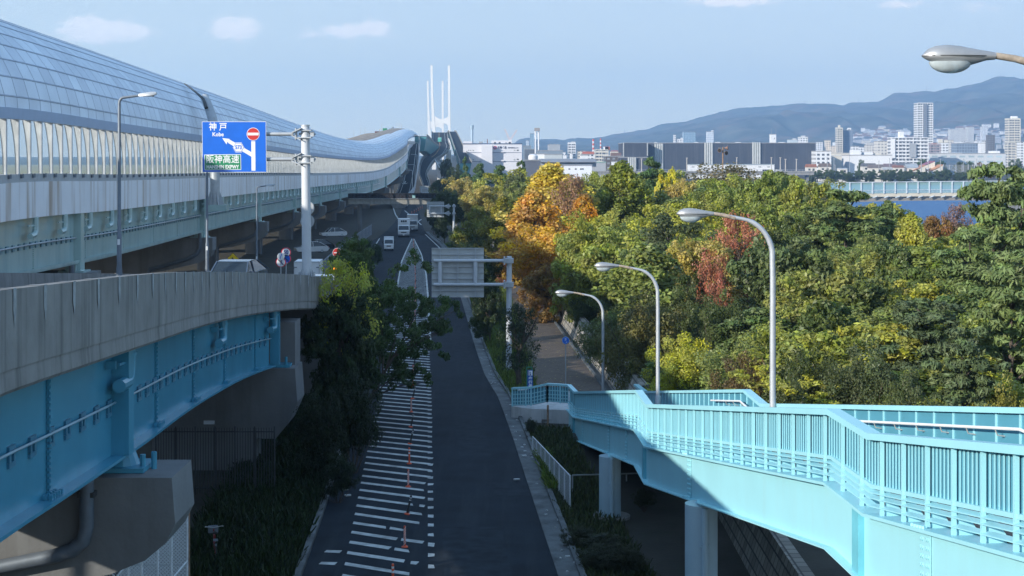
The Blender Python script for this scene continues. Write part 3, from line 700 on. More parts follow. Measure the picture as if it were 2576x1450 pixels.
# end pier of the ramp and the hammerhead pier under it
def ramp_pier(Y, label, hd, big):
    g = float(ground_z(-9, Y)); r = thing('ramp_pier', label, 'pier', (rpt(Y, 4).x, Y, g), 'piers of the exit ramp')
    e = rpt(Y); zt = e.z + GB - .42; x0 = e.x
    if big:
        prof = [(.55, 0), (.62, -.95), (.42, -1.35), (.0, -1.7), (-.7, -1.98), (-2.2, -2.3), (-2.6, -2.36), (-7.4, -2.36), (-9, -2.0), (-9.4, -1.0), (-9.4, 0)]
        xx = -.1
        b = MB(); b.prism([V((x0 + d + .1, Y - .95, zt + z)) for d, z in prof], V((0, 1.9, 0)), 0); o = b.build('pier_cap', M_pier, r)
        b = MB(); b.tube([V((x0 - 4.3, Y, g - .5)), V((x0 - 4.3, Y, zt - 2.2))], 1.25, 24); b.build('column', M_pier, r, True)
        b = MB(); pp = [(-1.0, GB + .1 - (GB - .42)), (-1.0, -.9), (-1.1, -1.35), (-1.4, -1.65), (-3.6, -2.15), (-6, -2.55)]
        b.tube([V((x0 + d, Y - 1.12, zt + z)) for d, z in [(-1.05, .3), (-1.05, -.95), (-1.12, -1.25), (-1.35, -1.45), (-1.7, -1.56), (-3.4, -1.9), (-5.2, -2.15)]], .15, 12); b.build('drain_pipe', M_galvd, r, True)
        b = MB()
        for d, z in ((-1.05, -.3), (-2.4, -1.7), (-4.2, -2.02)): b.box((x0 + d, Y - 1.08, zt + z), (.34, .3, .1))
        b.build('pipe_clamps', M_dark, r)
        b = MB(); b.box((x0 - .65, Y, zt + .06), (1.25, 1.1, .1)); b.tube([V((x0 - .65, Y, zt + .1)), V((x0 - .65, Y, zt + .42))], [.42, .3], 16)
        for ax in (-.0, .28): b.tube([V((x0 - .1 + ax * .6, Y - .3 + ax, zt)), V((x0 - .1 + ax * .6, Y - .3 + ax, zt + .36))], .06, 8)
        b.build('bearing', M_ramp, r)
    else:
        b = MB(); b.prism([V((x0 + d, Y - 1.0, zt + z)) for d, z in [(.2, .3), (.3, -1.1), (-.1, -2.0), (-.6, -2.6), (-6.6, -2.6), (-7.4, -1), (-7.4, .3)]], V((0, 2.2, 0))); b.build('pier_cap', M_pier, r)
        b = MB(); b.box((x0 - .5, Y + .9, zt + 1.1), (1.1, 1.6, 2.0)); b.build('back_wall', M_pier, r)
        b = MB(); b.box((x0 - 3.6, Y, (zt + g) / 2 - 1.5), (4.2, 2.0, zt - g - 2.0)); b.build('column', M_pier, r)
        b = MB(); b.box((x0 - .5, Y - .4, zt + .37), (.9, .8, .12)); b.tube([V((x0 - .2, Y - .75, zt + .3)), V((x0 - .2, Y - .75, zt + .75))], .06, 8); b.build('bearing', M_ramp, r)
    return r
ramp_pier(32.4, 'rounded concrete hammerhead pier under the blue ramp girder with a grey drain pipe', .5, True)
ramp_pier(64.2, 'stepped concrete pier at the far end of the blue ramp girder', .5, False)
b = MB(); rings = [[rpt(y, .3, -1.36), rpt(y, RW - .3, -1.36), V((rpt(y, RW - .3).x, y, rz(y) - .5)), V((rpt(y, .3).x, y, rz(y) - .5))] for y in np.arange(84, 151, 4.0)]
b.loft(rings); b.build('embankment_wall', M_pier, er)
# ================================================================== pedestrian ramp on the near side
# (Y, X of the near rail, Z of the near rail top); level landings between slopes
FB = [(76.2, 1.30, -11.30), (75.0, 2.70, -11.05), (72.7, 2.95, -11.05), (46.5, 3.76, -7.02), (43.8, 3.84, -7.02), (25.1, 5.18, -4.10), (22.9, 5.32, -4.10), (16.6, 5.62, -3.12), (10, 6.0, -2.1)]
FB = sorted(FB)
def fpt(Y, d=0.0, z=0.0):
    x, zz = tab(FB, Y)
    return V((x + d, Y + d * .04, zz + z))
pr_ = thing('pedestrian_ramp', 'turquoise steel pedestrian ramp stepping down beside the road on round columns', 'footbridge ramp', (4, 50, -12.5))
KEY = [y for y, _, _ in FB if y <= 75.0]
def fsweep(name, prof, m=M_turq, ys=None, smooth=False):
    b = MB().loft([[fpt(y, *p) for p in prof] for y in (ys or KEY)], closed=True, cap=True); return b.build(name, m, pr_, smooth)
W_ = 3.45; RH = 1.2
RT = .11
def R(d0, d1, z0, z1): return [(d0, z0), (d0, z1), (d1, z1), (d1, z0)]
M_bars = mat('turquoise_bars', (.30, .62, .70), .4, var=.05)
M_panel = mat('turquoise_panel', (.085, .29, .39), .4, var=.05)
# top rails, deck, flanges, girders
fsweep('top_rail', R(-.02, .20, -.10, 0)); fsweep('top_rail', R(W_ - .18, W_ + .06, -.10, 0))
fsweep('lower_rail', R(.05, .13, -.83, -.77)); fsweep('lower_rail', R(W_ - .12, W_ - .04, -.83, -.77))
for k in (.30, .22, .10): fsweep('kick_rail', [(.02, -RH + k), (.13, -RH + k + .03), (.13, -RH + k + .045), (.02, -RH + k + .015)])
fsweep('deck', R(.35, W_ - .3, -RH - .06, -RH + .04), mat('ramp_brown_deck', (.20, .13, .10), .85, var=.25, scale=4))
fsweep('top_flange', R(-.08, .45, -RH - .05, -RH)); fsweep('top_flange', R(W_ - .45, W_ + .08, -RH - .05, -RH))
GDp = 1.07
fsweep('girder', R(.08, .11, -RH - GDp, -RH - .05)); fsweep('girder', R(W_ - .11, W_ - .08, -RH - GDp, -RH - .05))
fsweep('bottom_flange', R(-.07, .29, -RH - GDp - .03, -RH - GDp)); fsweep('bottom_flange', R(W_ - .29, W_ + .05, -RH - GDp - .03, -RH - GDp))
fsweep('soffit', R(.3, W_ - .3, -RH - .35, -RH - .06), M_turq)
# posts 0.95 m apart and upright bars between them
PY = []
y = 13.0
while y < 74.6: PY.append(y); y += 1.04
for d in (.06, W_ - .08):
    for y in PY:
        if (d > 1 and y > 76): continue
        b = MB(); top = fpt(y, d, -.10); bot = fpt(y, d, -RH); b.beam(bot, top, .085, .11, up=(0, 1, 0)) if False else b.box((top + bot) / 2, (.055, .06, (top - bot).length)); b.build('post', M_turq, pr_)
    b = MB()
    for y0 in PY[:-1]:
        for k in range(1, 7):
            yy = y0 + k * .149; top = fpt(yy, d + .03, -.10); bot = fpt(yy, d + .03, -.78); b.box((top + bot) / 2, (.018, .012, (top - bot).length))
    b.build('balustrade_bars', M_bars, pr_)
fsweep('infill_panel', R(.115, .123, -.77, -.10), M_panel); fsweep('infill_panel', R(W_ - .085, W_ - .078, -.77, -.10), M_panel)
for y in PY:                                       # gusset plates between deck edge and posts
    b = MB()
    a = fpt(y, .11, -.84); c = fpt(y, .11, -RH); e = fpt(y, .40, -RH)
    b.prism([a, c, e, a + V((.06, 0, 0))], V((0, .012, 0))); b.build('gusset_plate', M_turq, pr_)
# splices with bolt heads, bearing stiffeners, landing stiffeners
for y in (68.3, 56.0, 37.6, 20.4, 49.9):
    b = MB()
    n = 8
    for k in range(n):
        z = -RH - .16 - k * (GDp - .26) / (n - 1)
        for dy in (-.08, .08, -.16, .16): b.tube([fpt(y + dy, .085, z), fpt(y + dy, .045, z)], .028, 6)
    b.box((fpt(y, .07, -RH - GDp / 2)), (.02, .5, GDp - .14)) if False else None
    b.prism([fpt(y - .24, .072, -RH - .09), fpt(y + .24, .072, -RH - .09), fpt(y + .24, .072, -RH - GDp + .04), fpt(y - .24, .072, -RH - GDp + .04)], V((-.012, 0, 0)))
    for k in range(5):
        for dx in (-.03, .03): b.tube([fpt(y + (k - 2) * .12, dx, -RH - GDp), fpt(y + (k - 2) * .12, dx, -RH - GDp + .04)], .028, 6)
        b.tube([fpt(y + (k - 2) * .12, -.03, -RH), fpt(y + (k - 2) * .12, -.03, -RH + .04)], .028, 6)
    b.build('bolted_splice', M_turq, pr_)
for y in (44.6, 23.5, 73.2):
    b = MB(); b.prism([fpt(y - .17, .085, -RH - .06), fpt(y + .17, .085, -RH - .06), fpt(y + .17, .085, -RH - GDp), fpt(y - .17, .085, -RH - GDp)], V((-.10, 0, 0))); b.build('stiffener', mat('turquoise_stiffener', (.14, .46, .56), .4), pr_)
# white handrail with brackets on the inside of the far railing
hy = [KEY[0], 16.6, 22.9, 25.1, 43.8, 46.5, 52]
b = MB().tube([fpt(y, W_ - .26, -.36) for y in hy], .028, 8); b.build('handrail', M_white, pr_, True)
b = MB()
for y in np.arange(14, 50, 1.35): b.tube([fpt(y, W_ - .26, -.38), fpt(y, W_ - .22, -.48), fpt(y, W_ - .09, -.5)], .014, 5)
b.build('handrail_brackets', mat('handrail_steel', (.6, .58, .55), .4, metal=.5), pr_)
# lower flared end rail by the road, on a white abutment
YE = P(1289, 975, 77.0); YJ = P(1336, 973, 76.3)
ends = [YE, YJ, V((1.75, 75.9, -11.12)), fpt(75.0, .05)]
b = MB()
for p, q in zip(ends, ends[1:]):
    b.beam(p - V((0, 0, .05)), q - V((0, 0, .05)), .2, .1); n = max(2, int((q - p).length / .16))
    for k in range(n + 1):
        c = p.lerp(q, k / n); b.box(c - V((0, 0, .5)), (.05, .05, .8) if k % 5 else (.09, .09, .9))
    for k in (.35, .55, .72, .88): b.beam(p - V((0, 0, k)), q - V((0, 0, k)), .03, .05)
b.build('end_rail', M_turq, pr_)
b = MB()
for p, q in zip(ends, ends[1:]): b.beam(p - V((0, -.04, .55)), q - V((0, -.04, .55)), .012, .75)
b.build('infill_panel', M_panel, pr_)
ab = MB()
p0, p1, p2 = YE + V((-.05, 0, -.98)), YJ + V((0, 0, -1.1)), fpt(75, .05, -RH - GDp)
g = rz(76) - .5
ab.prism([V((p0.x, p0.y, 0)), V((p1.x, p1.y, 0)), V((p2.x + 3.3, p2.y - .1, 0)), V((p2.x + 3.3, p2.y + 6, 0)), V((p0.x + .4, p0.y + 6, 0))], V((0, 0, 1)))
ab.v = [(x, y, g if z < .5 else p1.z) for x, y, z in ab.v]
ab.build('abutment', mat('white_abutment', (.52, .53, .53), .8, var=.1, scale=2, streak=.6, streak_col=(.2, .2, .19), stretch=(1, 1, .08)), pr_)
b = MB(); p = fpt(74.9, .1, -RH - .05); b.tube([V((p.x - 1.05, 75.2, p.z + .2)), V((p.x - 1.05, 75.2, g))], .05, 8); b.build('drain_pipe', M_rust, pr_, True)
M_col = mat('column_paint', (.36, .50, .57), .45, var=.06, streak=.25, streak_col=(.25, .36, .42), stretch=(1, 1, .05))
def column(px0, px1, Y, pyb, ped):
    xc = ((px0 + px1) / 2 - CX) / F * Y; r = (px1 - px0) / 2 / F * Y
    zt = tab(FB, Y)[1] - RH - GDp - .03
    c = thing('ramp_column', 'x', 'column', (xc, Y, -13), 'columns of the pedestrian ramp')
    zb = (HY - pyb) / F * Y if ped else rz(Y) - .6
    b = MB(); b.tube([V((xc, Y, zb)), V((xc, Y, zt))], r, 32); b.build('shaft', M_col, c, True)
    b = MB(); b.box((xc + .1, Y, zt + .01), (.34, .6, .03)); b.build('cap_plate', M_turq, c)
    if ped:
        b = MB(); b.tube([V((xc, Y, rz(Y) - .8)), V((xc, Y, zb))], r * 1.85, 32); b.build('pedestal', M_conc, c, True)
    b = MB(); xo = xc + r * .08; b.tube([V((xo, Y - r - .09, zt - .02)), V((xo, Y - r - .09, (zb if ped else zb) - (.4 if ped else 0))), ], .075, 8)
    b.box((xo, Y - r - .05, zt - .9), (.2, .12, .06)); b.build('downpipe', M_col, c, True)
    return c
column(1507, 1562, 54.0, 1296, True)['label'] = 'shaded column on a round concrete pedestal under the turquoise ramp'
column(1723, 1805, 36.0, 1500, False)['label'] = 'thicker column with a sunlit wedge at its top under the turquoise ramp'
# white chain-link fence by the kerb in front of the columns
def mesh_mat(name, col, cell=.06, wire=.18):
    m = bpy.data.materials.new(name); m.use_nodes = True; t = m.node_tree; pb = t.nodes['Principled BSDF']; pb.inputs['Base Color'].default_value = tuple(col) + (1,)
    tc = t.nodes.new('ShaderNodeTexCoord'); mp_ = t.nodes.new('ShaderNodeMapping'); mp_.inputs['Rotation'].default_value = (0, 0, math.radians(45)); t.links.new(tc.outputs['UV'], mp_.inputs[0])
    br = t.nodes.new('ShaderNodeTexBrick'); br.offset = 0; br.inputs['Scale'].default_value = 1; br.inputs['Brick Width'].default_value = cell; br.inputs['Row Height'].default_value = cell; br.inputs['Mortar Size'].default_value = cell * wire / 2; br.inputs['Mortar Smooth'].default_value = 0
    t.links.new(mp_.outputs[0], br.inputs['Vector'])
    tr = t.nodes.new('ShaderNodeBsdfTransparent'); mx = t.nodes.new('ShaderNodeMixShader'); t.links.new(br.outputs['Fac'], mx.inputs[0]); t.links.new(tr.outputs[0], mx.inputs[1]); t.links.new(pb.outputs[0], mx.inputs[2]); t.links.new(mx.outputs[0], t.nodes['Material Output'].inputs['Surface']); return m
M_link = mesh_mat('chain_link', (.6, .63, .66), .07, .34)
def fence(name, label, cat, posts, h, parent_loc, m=M_fencew, pr=.03, rails=(0.02, 1.0), mesh=True, lean=None, group=None, hs=None, meshm=None):
    f = thing(name, label, cat, parent_loc, group)
    hs = hs or [h] * len(posts)
    for p, hh in zip(posts, hs):
        b = MB(); pts = [p, p + V((0, 0, hh))]
        if lean is not None: pts.append(p + V((0, 0, hh)) + V(lean))
        b.tube(pts, pr, 8); b.build('post', m, f, True)
    for k in rails:
        b = MB(); b.tube([p + V((0, 0, hh * k)) for p, hh in zip(posts, hs)], pr * .8, 8); b.build('rail', m, f, True)
    if mesh:
        b = MB(); u = 0
        for (p, h0), (q, h1) in zip(zip(posts, hs), zip(posts[1:], hs[1:])):
            L_ = (q - p).length; b.add([p + V((0, 0, .03)), q + V((0, 0, .03)), q + V((0, 0, h1)), p + V((0, 0, h0))], [(0, 1, 2, 3)], 0, [(u + .001, 0.001), (u + L_, 0), (u + L_, h1), (u, h0)]); u += L_
        b.build('mesh_panel', meshm or M_link, f)
    return f
pa, pb_ = P(1340, 1146, 66.5), P(1434, 1285, 54.8)
ps = [pa.lerp(pb_, k / 8) for k in range(9)]
f = fence('chain_link_fence', 'white chain-link fence with a sloping top beside the kerb under the turquoise ramp', 'fence', ps + [], 1.25, tuple(pb_), hs=[.82 + .43 * k / 8 for k in range(9)])
p2 = pb_ + V((.35, 5.2, .3)); p3 = p2 + V((1.9, 2.2, -.05))
# tall white fence with bent tops under the exit ramp
g = rz(38) - .1
tops = [(-8.7, 41.0), (-8.68, 39.0), (-8.66, 37.4), (-8.62, 35.6), (-8.58, 34.2), (-8.5, 32.8), (-8.45, 31.4)]
f = fence('chain_link_fence', 'tall white mesh fence with bent post tops and rust under the exit ramp pier', 'fence', [V((x, y, rz(y) - .1)) for x, y in tops], 3.2, (-8.6, 37, g), rails=(.02, .5, 1.0), lean=(-.28, -.05, .35))
b = MB(); b.beam(V((-8.7, 41.15, rz(41) - .1)), V((-8.7, 41.15, rz(41) + 3.3)), .07, .07); b.build('rusty_post', M_rust, f)
f = fence('chain_link_fence', 'dim cross fence of dark mesh behind the tall white fence', 'fence', [V((x, 41.4, rz(41) - .1)) for x in (-8.8, -10.8, -12.8, -14.8)], 2.75, (-12, 41.4, g), rails=(.02, .5, 1.0), m=M_galvd)
# ================================================================== lamps of the pedestrian ramp
def swan_lamp(loc, s=1.0):
    """pole with a swan-neck arm and a teardrop head; the arm points to -X"""
    r = thing('street_lamp', 'x', 'street lamp', (0, 0, 0), 'swan-neck lamps along the pedestrian ramp')
    H = 6.45
    b = MB(); b.tube([(0, 0, 0), (0, 0, .95), (0, 0, 1.0)], [.115, .115, .085], 16); b.build('pole_base', M_galv, r, True)
    pts = [(0, 0, .9), (0, 0, 4.6), (-.01, 0, 5.0)]
    for k in range(1, 10):
        a = math.radians(k * 9.3); pts.append((-.95 * (1 - math.cos(a)), 0, 5.15 + 1.08 * math.sin(a)))
    pts += [(-1.15, 0, 6.28), (-1.45, 0, 6.34), (-1.72, 0, 6.38)]
    rr = [.085, .078] + [.075] * 4 + [.066] * 4 + [.05] * 3 + [.045] * (len(pts) - 13)
    b = MB(); b.tube(pts, rr[:len(pts)], 12); b.build('pole', M_galv, r, True)
    b = MB(); b.tube([(-1.03, 0, 6.24), (-1.35, 0, 6.325), (-1.62, 0, 6.367)], [.058, .05, .047], 12); b.build('rusty_arm_patch', mat('rusty_galvanised', (.36, .30, .24), .8, var=.5, scale=7), r, True)
    # head: lofted teardrop sections along x
    rings = []
    for x, w, up, dn in ((-1.63, .055, .055, .05), (-1.75, .075, .075, .06), (-1.95, .12, .11, .12), (-2.12, .15, .145, .13), (-2.3, .16, .16, .115), (-2.45, .14, .145, .09), (-2.56, .10, .10, .06), (-2.64, .02, .015, .015)):
        c = V((x, 0, 6.36)); rg = []
        for j in range(20):
            a = 2 * math.pi * j / 20; zz = math.sin(a); rg.append(c + V((0, math.cos(a) * w, (up if zz > 0 else dn) * zz)))
        rings.append(rg)
    b = MB().loft(rings); b.build('lamp_head', mat('cast_lamp_grey', (.40, .41, .42), .42, metal=.5, var=.12, scale=4), r, True)
    b = MB(); b.loft([[c_ + V((0, 0, 0)) for c_ in [V((x_, y_, 6.36 - .004 + dz)) for x_, y_ in [(-2.65 + .47 * (1 - math.cos(t)), .168 * math.sin(t) * (1 if abs(t) < 9 else 1)) for t in [2 * math.pi * j / 24 for j in range(24)]]]] for dz in (0, .012)]); b.build('seam_band', M_dark, r)
    b = MB(); b.sphere((-2.25, 0, 6.285), .30, 20, 10, sc=(1.0, .5, .55), zmin=-1, zmax=0.0); b.build('glass_bowl', mat('lamp_bowl_glass', (.42, .48, .50), .12, var=.2, scale=6, spec=.8, coat=.5), r, True)
    return r
L0 = swan_lamp((0, 0, 0))
def lamp_at(Y, px_pole, py_top, o=None, label=''):
    x = (px_pole - CX) / F * Y; zt = (HY - py_top) / F * Y
    o = o or dup(L0, (0, 0, 0)); o.location = (x, Y, zt - 6.33); o['label'] = label; ORG[o.name] = V(o.location); return o
lamp_at(42.0, 1944, 541, L0, 'swan-neck lamp nearest the thick stretch of turquoise ramp, in front of the red tree')
lamp_at(63.4, 1655, 671, None, 'swan-neck lamp second down the ramp, before the yellowish shrub')
lamp_at(84.0, 1517, 738, None, 'smallest swan-neck lamp, by the stone wall of the walkway')
lamp_at(21.3, 2797, 147, None, 'large lamp head on a rusty arm high above the mountains')
# ================================================================== lamps on the exit ramp: straight pole, bent arm, flat head
def bent_lamp():
    r = thing('street_lamp', 'x', 'street lamp', (0, 0, 0), 'bent-arm lamps on the exit ramp')
    H = 6.45
    b = MB(); b.tube([(0, 0, 0), (0, 0, .02), (0, 0, .45), (0, 0, 1.5), (0, 0, 1.55), (0, 0, H - .25)] + [(.0 + .16 * (1 - math.cos(a)), 0, H - .25 + .2 * math.sin(a)) for a in (.5, 1.0, 1.4)] + [(.75, 0, H + .03)], [.14, .12, .085, .085, .065, .052, .05, .05, .05, .042], 10); b.build('pole', M_galvd, r, True)
    b = MB(); b.box((0, -.075, 1.25), (.09, .03, .2)); b.build('label_plate', M_white, r)
    b = MB(); b.loft([[V((x, y * w, H + z + h * k)) for y, k in ((-1, -1), (1, -1), (1, 0), (.6, 1), (-.6, 1), (-1, 0))] for x, w, z, h in ((.7, .06, .04, .05), (.85, .12, .05, .06), (1.2, .13, .09, .07), (1.33, .09, .105, .04))]); b.build('lamp_head', M_galv, r, True)
    b = MB(); b.box((1.05, 0, H + .005), (.36, .2, .03)); b.build('lens', M_glassd, r)
    return r
B0 = bent_lamp(); B0.location = P(300, 697, 54.6); B0['label'] = 'bent-arm lamp tallest in view, against the silvery shelter windows'
p = P(521, 688, 76); dup(B0, p, label='lamp pole rising behind the blue direction sign, its head hidden')
p = P(646, 692, 111); dup(B0, p, label='small bent-arm lamp between the blue sign and its support pole')
# ================================================================== overhead direction sign
SY = 68.0
gs = thing('direction_sign', 'blue overhead direction sign to Kobe on a white pole', 'road sign', P(769, 690, SY + .05))
def SG(cx, cy, dy=0.0): return P(440.3 + cx / 2.883, 251.6 + cy / 2.883, SY) + V((0, dy, 0))
def flat(b, pts, dy, mi=0):
    q = [SG(x, y, dy) for x, y in pts]; nrm = V((0, 0, 0))
    for i in range(len(q)): nrm += q[i].cross(q[(i + 1) % len(q)])
    if nrm.y > 0: q.reverse()
    b.add(q, [tuple(range(len(q)))], mi)
b = MB(); q = [SG(195, 157), SG(660, 157), SG(664, 525), SG(199, 525)]; b.prism(q, V((0, .05, 0))); b.build('board_back', M_galv, gs)
b = MB(); flat(b, [(195, 157), (660, 157), (664, 525), (199, 525)], -.004, 0); b.build('board_edge', M_white, gs)
b = MB(); flat(b, [(198, 160), (657, 160), (661, 522), (202, 522)], -.009); b.build('board', M_blue, gs)
b = MB()
flat(b, [(553, 300), (582, 300), (584, 513), (555, 513)], -.013)
flat(b, [(553, 382), (553, 412), (362, 302), (378, 276)], -.0131) if False else flat(b, [(553, 378), (554, 412), (385, 312), (398, 288)], -.0125)
flat(b, [(343, 277), (397, 283), (392, 296), (381, 304), (374, 323)], -.0127)
flat(b, [(381, 304), (392, 288), (404, 298), (394, 314)], -.0121)
b.build('route_arrow', M_white, gs)
def hexa(r, ry=None): return [(461 + r * math.cos(k * math.pi / 3), 345 + (ry or r) * math.sin(k * math.pi / 3)) for k in range(6)]
b = MB(); flat(b, hexa(42), -.016); flat(b, hexa(36.5, 34), -.024); b.build('route_hexagon', M_white, gs)
b = MB(); flat(b, hexa(39, 38.5), -.020); b.build('hexagon_outline', M_blue, gs)
b = MB()
U = SY / F / 2.883
def circ(cx, cy, r, n=36): return [(cx + r * math.cos(2 * math.pi * k / n), cy + r * math.sin(2 * math.pi * k / n)) for k in range(n)]
flat(b, circ(567, 248, 47), -.016); flat(b, [(527, 238), (607, 238), (607, 257), (527, 257)], -.024); b.build('no_entry_ring', M_white, gs)
b = MB(); flat(b, circ(567, 248, 43.5), -.020); b.build('no_entry_disc', M_red, gs)
b = MB(); flat(b, [(213, 397), (478, 394), (480, 507), (215, 510)], -.013); b.build('panel_border', M_white, gs)
b = MB(); flat(b, [(217, 401), (474, 398), (476, 503), (219, 506)], -.017); b.build('expressway_panel', M_green, gs)
text(gs, '神', 62 * U, facing(SG(275, 198, -.014)), M_white, bold=.006, sx=.94); text(gs, '戸', 62 * U, facing(SG(349, 199, -.014)), M_white, bold=.006, sx=.94)
text(gs, 'Kobe', 40 * U, facing(SG(312, 251, -.014)), M_white, bold=.006, sx=.95)
text(gs, '573', 39 * U, facing(SG(461, 345, -.027)), M_blue, bold=.007, sx=.84)
text(gs, '阪神高速', 64 * U, facing(SG(346, 434, -.02)), M_white, bold=.004, sx=.95)
text(gs, 'HANSHIN EXPWY', 37 * U, facing(SG(346, 487, -.02)), M_white, bold=.007, sx=.79)
b = MB(); b.tube([P(772, 694, SY + .25), P(768, 318, SY + .25)], [.215, .19], 20); b.build('pole', M_pole, gs, True)
b = MB(); b.tube([P(768, 317.5, SY + .25), P(768, 314, SY + .25)], .2, 20); b.build('pole_cap', M_galv, gs, True)
for py in (337.5, 401):
    b = MB(); b.tube([P(560, py + 1, SY + .2), P(668, py, SY + .2), P(716, py, SY + .22), P(738, py, SY + .25)], [.085, .085, .085, .085], 12); b.build('arm', M_galv, gs, True)
    b = MB()
    for s in (-1, 1):
        b.prism([P(733, py + s * 2, SY - .12), P(756, py + s * 13, SY - .12), P(756, py + s * 16, SY - .12), P(733, py + s * 5, SY - .12)], V((0, .7, 0)))
        b.box(P(768, py + s * 9, SY + .25), (.58, .56, .05))
    b.box(P(745, py, SY + .25), (.05, .45, .5)); b.box(P(786, py, SY + .25), (.16, .3, .22)); b.tube([P(752, py, SY + .25), P(794, py, SY + .25)], .05, 8)
    b.build('flange', M_galv, gs)
b = MB()
for k in range(8):
    a = k * math.pi / 4; c = P(772, 690, SY + .25); b.prism([c + V((.2 * math.cos(a), .2 * math.sin(a), -.1)), c + V((.36 * math.cos(a), .36 * math.sin(a), -.1)), c + V((.2 * math.cos(a), .2 * math.sin(a), .28))], V((-.03 * math.sin(a), .03 * math.cos(a), 0)))
    c2 = c + V((.34 * math.cos(a + .4), .34 * math.sin(a + .4), -.1)); b.tube([c2, c2 + V((0, 0, .2))], .045, 6)
b.build('base_fins', M_galv, gs)
for py in (524, 557):
    rs = thing('round_sign', 'round grey sign back, the %s of the two behind the sign pole' % ('upper' if py < 540 else 'lower'), 'road sign', P(774, py, SY + 6))
    b = MB(); b.disc(P(773.5, py, SY + .75), .31, (0, -1, 0), 28, .03); b.build('sign_plate', M_galv, rs, True)
    b = MB(); b.box(P(773, py, SY + .55), (.08, .36, .05)); b.build('clamp', M_galvd, rs)
# small signs by the ramp
def round_sign(name, label, px, py, Y, r, pole_py, face, facem, rim=None, rimw=.16, txt=None, txtm=None, slash=None, size=None, poleoff=0.0):
    o = thing(name, label, 'road sign', P(px, pole_py, Y)); c = P(px, py, Y)
    b = MB(); b.disc(c + V((0, .012, 0)), r, n=28, th=.02); b.build('sign_back', M_galv, o)
    b = MB(); b.disc(c - V((0, .004, 0)), r, n=28, th=.008); b.build('sign_rim', rim or facem, o)
    if rim: b = MB(); b.disc(c - V((0, .012, 0)), r * (1 - rimw), n=28, th=.006); b.build('sign_face', facem, o)
    if slash:
        b = MB(); dx, dz = slash[0]; b.prism([c + V((-dx * r * .75, -.018, -dz * r * .75)) + V((-dz, 0, dx)) * r * .09, c + V((-dx * r * .75, -.018, -dz * r * .75)) - V((-dz, 0, dx)) * r * .09, c + V((dx * r * .75, -.018, dz * r * .75)) - V((-dz, 0, dx)) * r * .09, c + V((dx * r * .75, -.018, dz * r * .75)) + V((-dz, 0, dx)) * r * .09], V((0, -.004, 0))); b.build('slash', slash[1], o)
    if txt: text(o, txt, size or r * 1.1, facing(c + V((0, -.02, 0))), txtm, bold=.008, sx=.85)
    b = MB(); b.tube([P(px, pole_py, Y + .06), P(px, py - 2, Y + .06)], .03, 8); b.build('pole', M_galv, o, True)
    return o, c
PS = 90.0
bk = mat('sign_black', (.02, .02, .03), .5); dbl = mat('sign_dark_blue', (.01, .03, .25), .4); darkred = mat('sign_red', (.5, .03, .06), .4)
m1 = 5.8 * 1.59                                   # crop of that corner: 5.8 px per source px
def CS(cx, cy): return (679.2 + cx / 9.222, 566.0 + cy / 9.222)
px, py = CS(373, 638); round_sign('speed_limit_sign', 'round red-rimmed speed limit sign reading 50, topmost of the sign cluster', px, py, PS, .29, 700, None, M_white, darkred, .2, '50', dbl)
px, py = CS(253, 730); round_sign('round_sign', 'round white end-of-restriction sign with a slanted blue bar', px, py, PS - .25, .215, 700, None, M_white, M_white, .05, slash=((.35, .94), M_blue))
px, py = CS(371, 785); round_sign('no_parking_sign', 'round blue no-parking sign with a red rim and slash', px, py, PS, .29, 700, None, M_blue, darkred, .17, slash=((.7, -.7), bk))
o, c = round_sign('no_pedestrians_sign', 'round no-pedestrians sign with red rim, lowest of the cluster', *CS(253, 866), PS - .2, .30, 700, None, M_white, darkred, .17, slash=((.7, -.7), bk))
b = MB(); b.sphere(c + V((.05, -.02, .1)), .035, 8, 6); b.box(c + V((.03, -.02, .0)), (.05, .01, .12)); b.box(c + V((.0, -.02, -.09)), (.03, .01, .1)); b.box(c + V((.07, -.02, -.09)), (.03, .01, .1)); b.build('walking_figure', dbl, o)
ap = thing('arrow_plate', 'small white plate below the no-parking sign', 'sign', P(*CS(370, 878), PS)); b = MB(); b.box(P(*CS(370, 878), PS), (.2, .02, .07)); b.build('plate', M_white, ap); b = MB(); b.box(P(*CS(370, 860), PS + .04), (.02, .02, .1)); b.build('bracket', M_galvd, ap)
o, c = round_sign('no_entry_sign', 'red no-entry sign half hidden above the roadside tree', 848.5, 636, 95, .29, 668, None, M_red, M_white, .06, slash=((1, 0), M_white))
ws = thing('warning_sign', 'yellow diamond warning sign with a black arrow behind the dark car', 'road sign', P(586, 690, 96)); c = P(586, 660, 96); h = .60
b = MB(); b.prism([c + V((0, 0, h)), c + V((h, 0, 0)), c + V((0, 0, -h)), c + V((-h, 0, 0))], V((0, .02, 0))); b.build('sign_edge', bk, ws)
h = .57; b = MB(); b.prism([c + V((0, -.004, h)), c + V((h, -.004, 0)), c + V((0, -.004, -h)), c + V((-h, -.004, 0))], V((0, -.006, 0))); b.build('sign_face', M_yellow, ws)
b = MB(); b.prism([c + V((-.05, -.012, -.3)), c + V((.03, -.012, -.3)), c + V((.0, -.012, .05)), c + V((.1, -.012, .12)), c + V((-.02, -.012, .32)), c + V((-.18, -.012, .1)), c + V((-.08, -.012, .08))], V((0, -.004, 0))); b.build('arrow', bk, ws)
b = MB(); b.tube([c + V((0, .06, -1.4)), c + V((0, .06, .3))], .04, 8); b.build('pole', M_galv, ws, True)
hb = thing('hazard_beacon', 'lit orange hazard beacon on a pole in the roadside tree', 'beacon', P(843, 735, 74)); c = P(843.4, 677, 74)
b = MB(); b.disc(c + V((0, .06, 0)), .11, n=20, th=.12); b.build('housing', M_black, hb, True); b = MB(); b.sphere(c, .085, 14, 10); b.build('lens', glow('beacon_orange', (1.0, .28, .02), 3.0), hb, True)
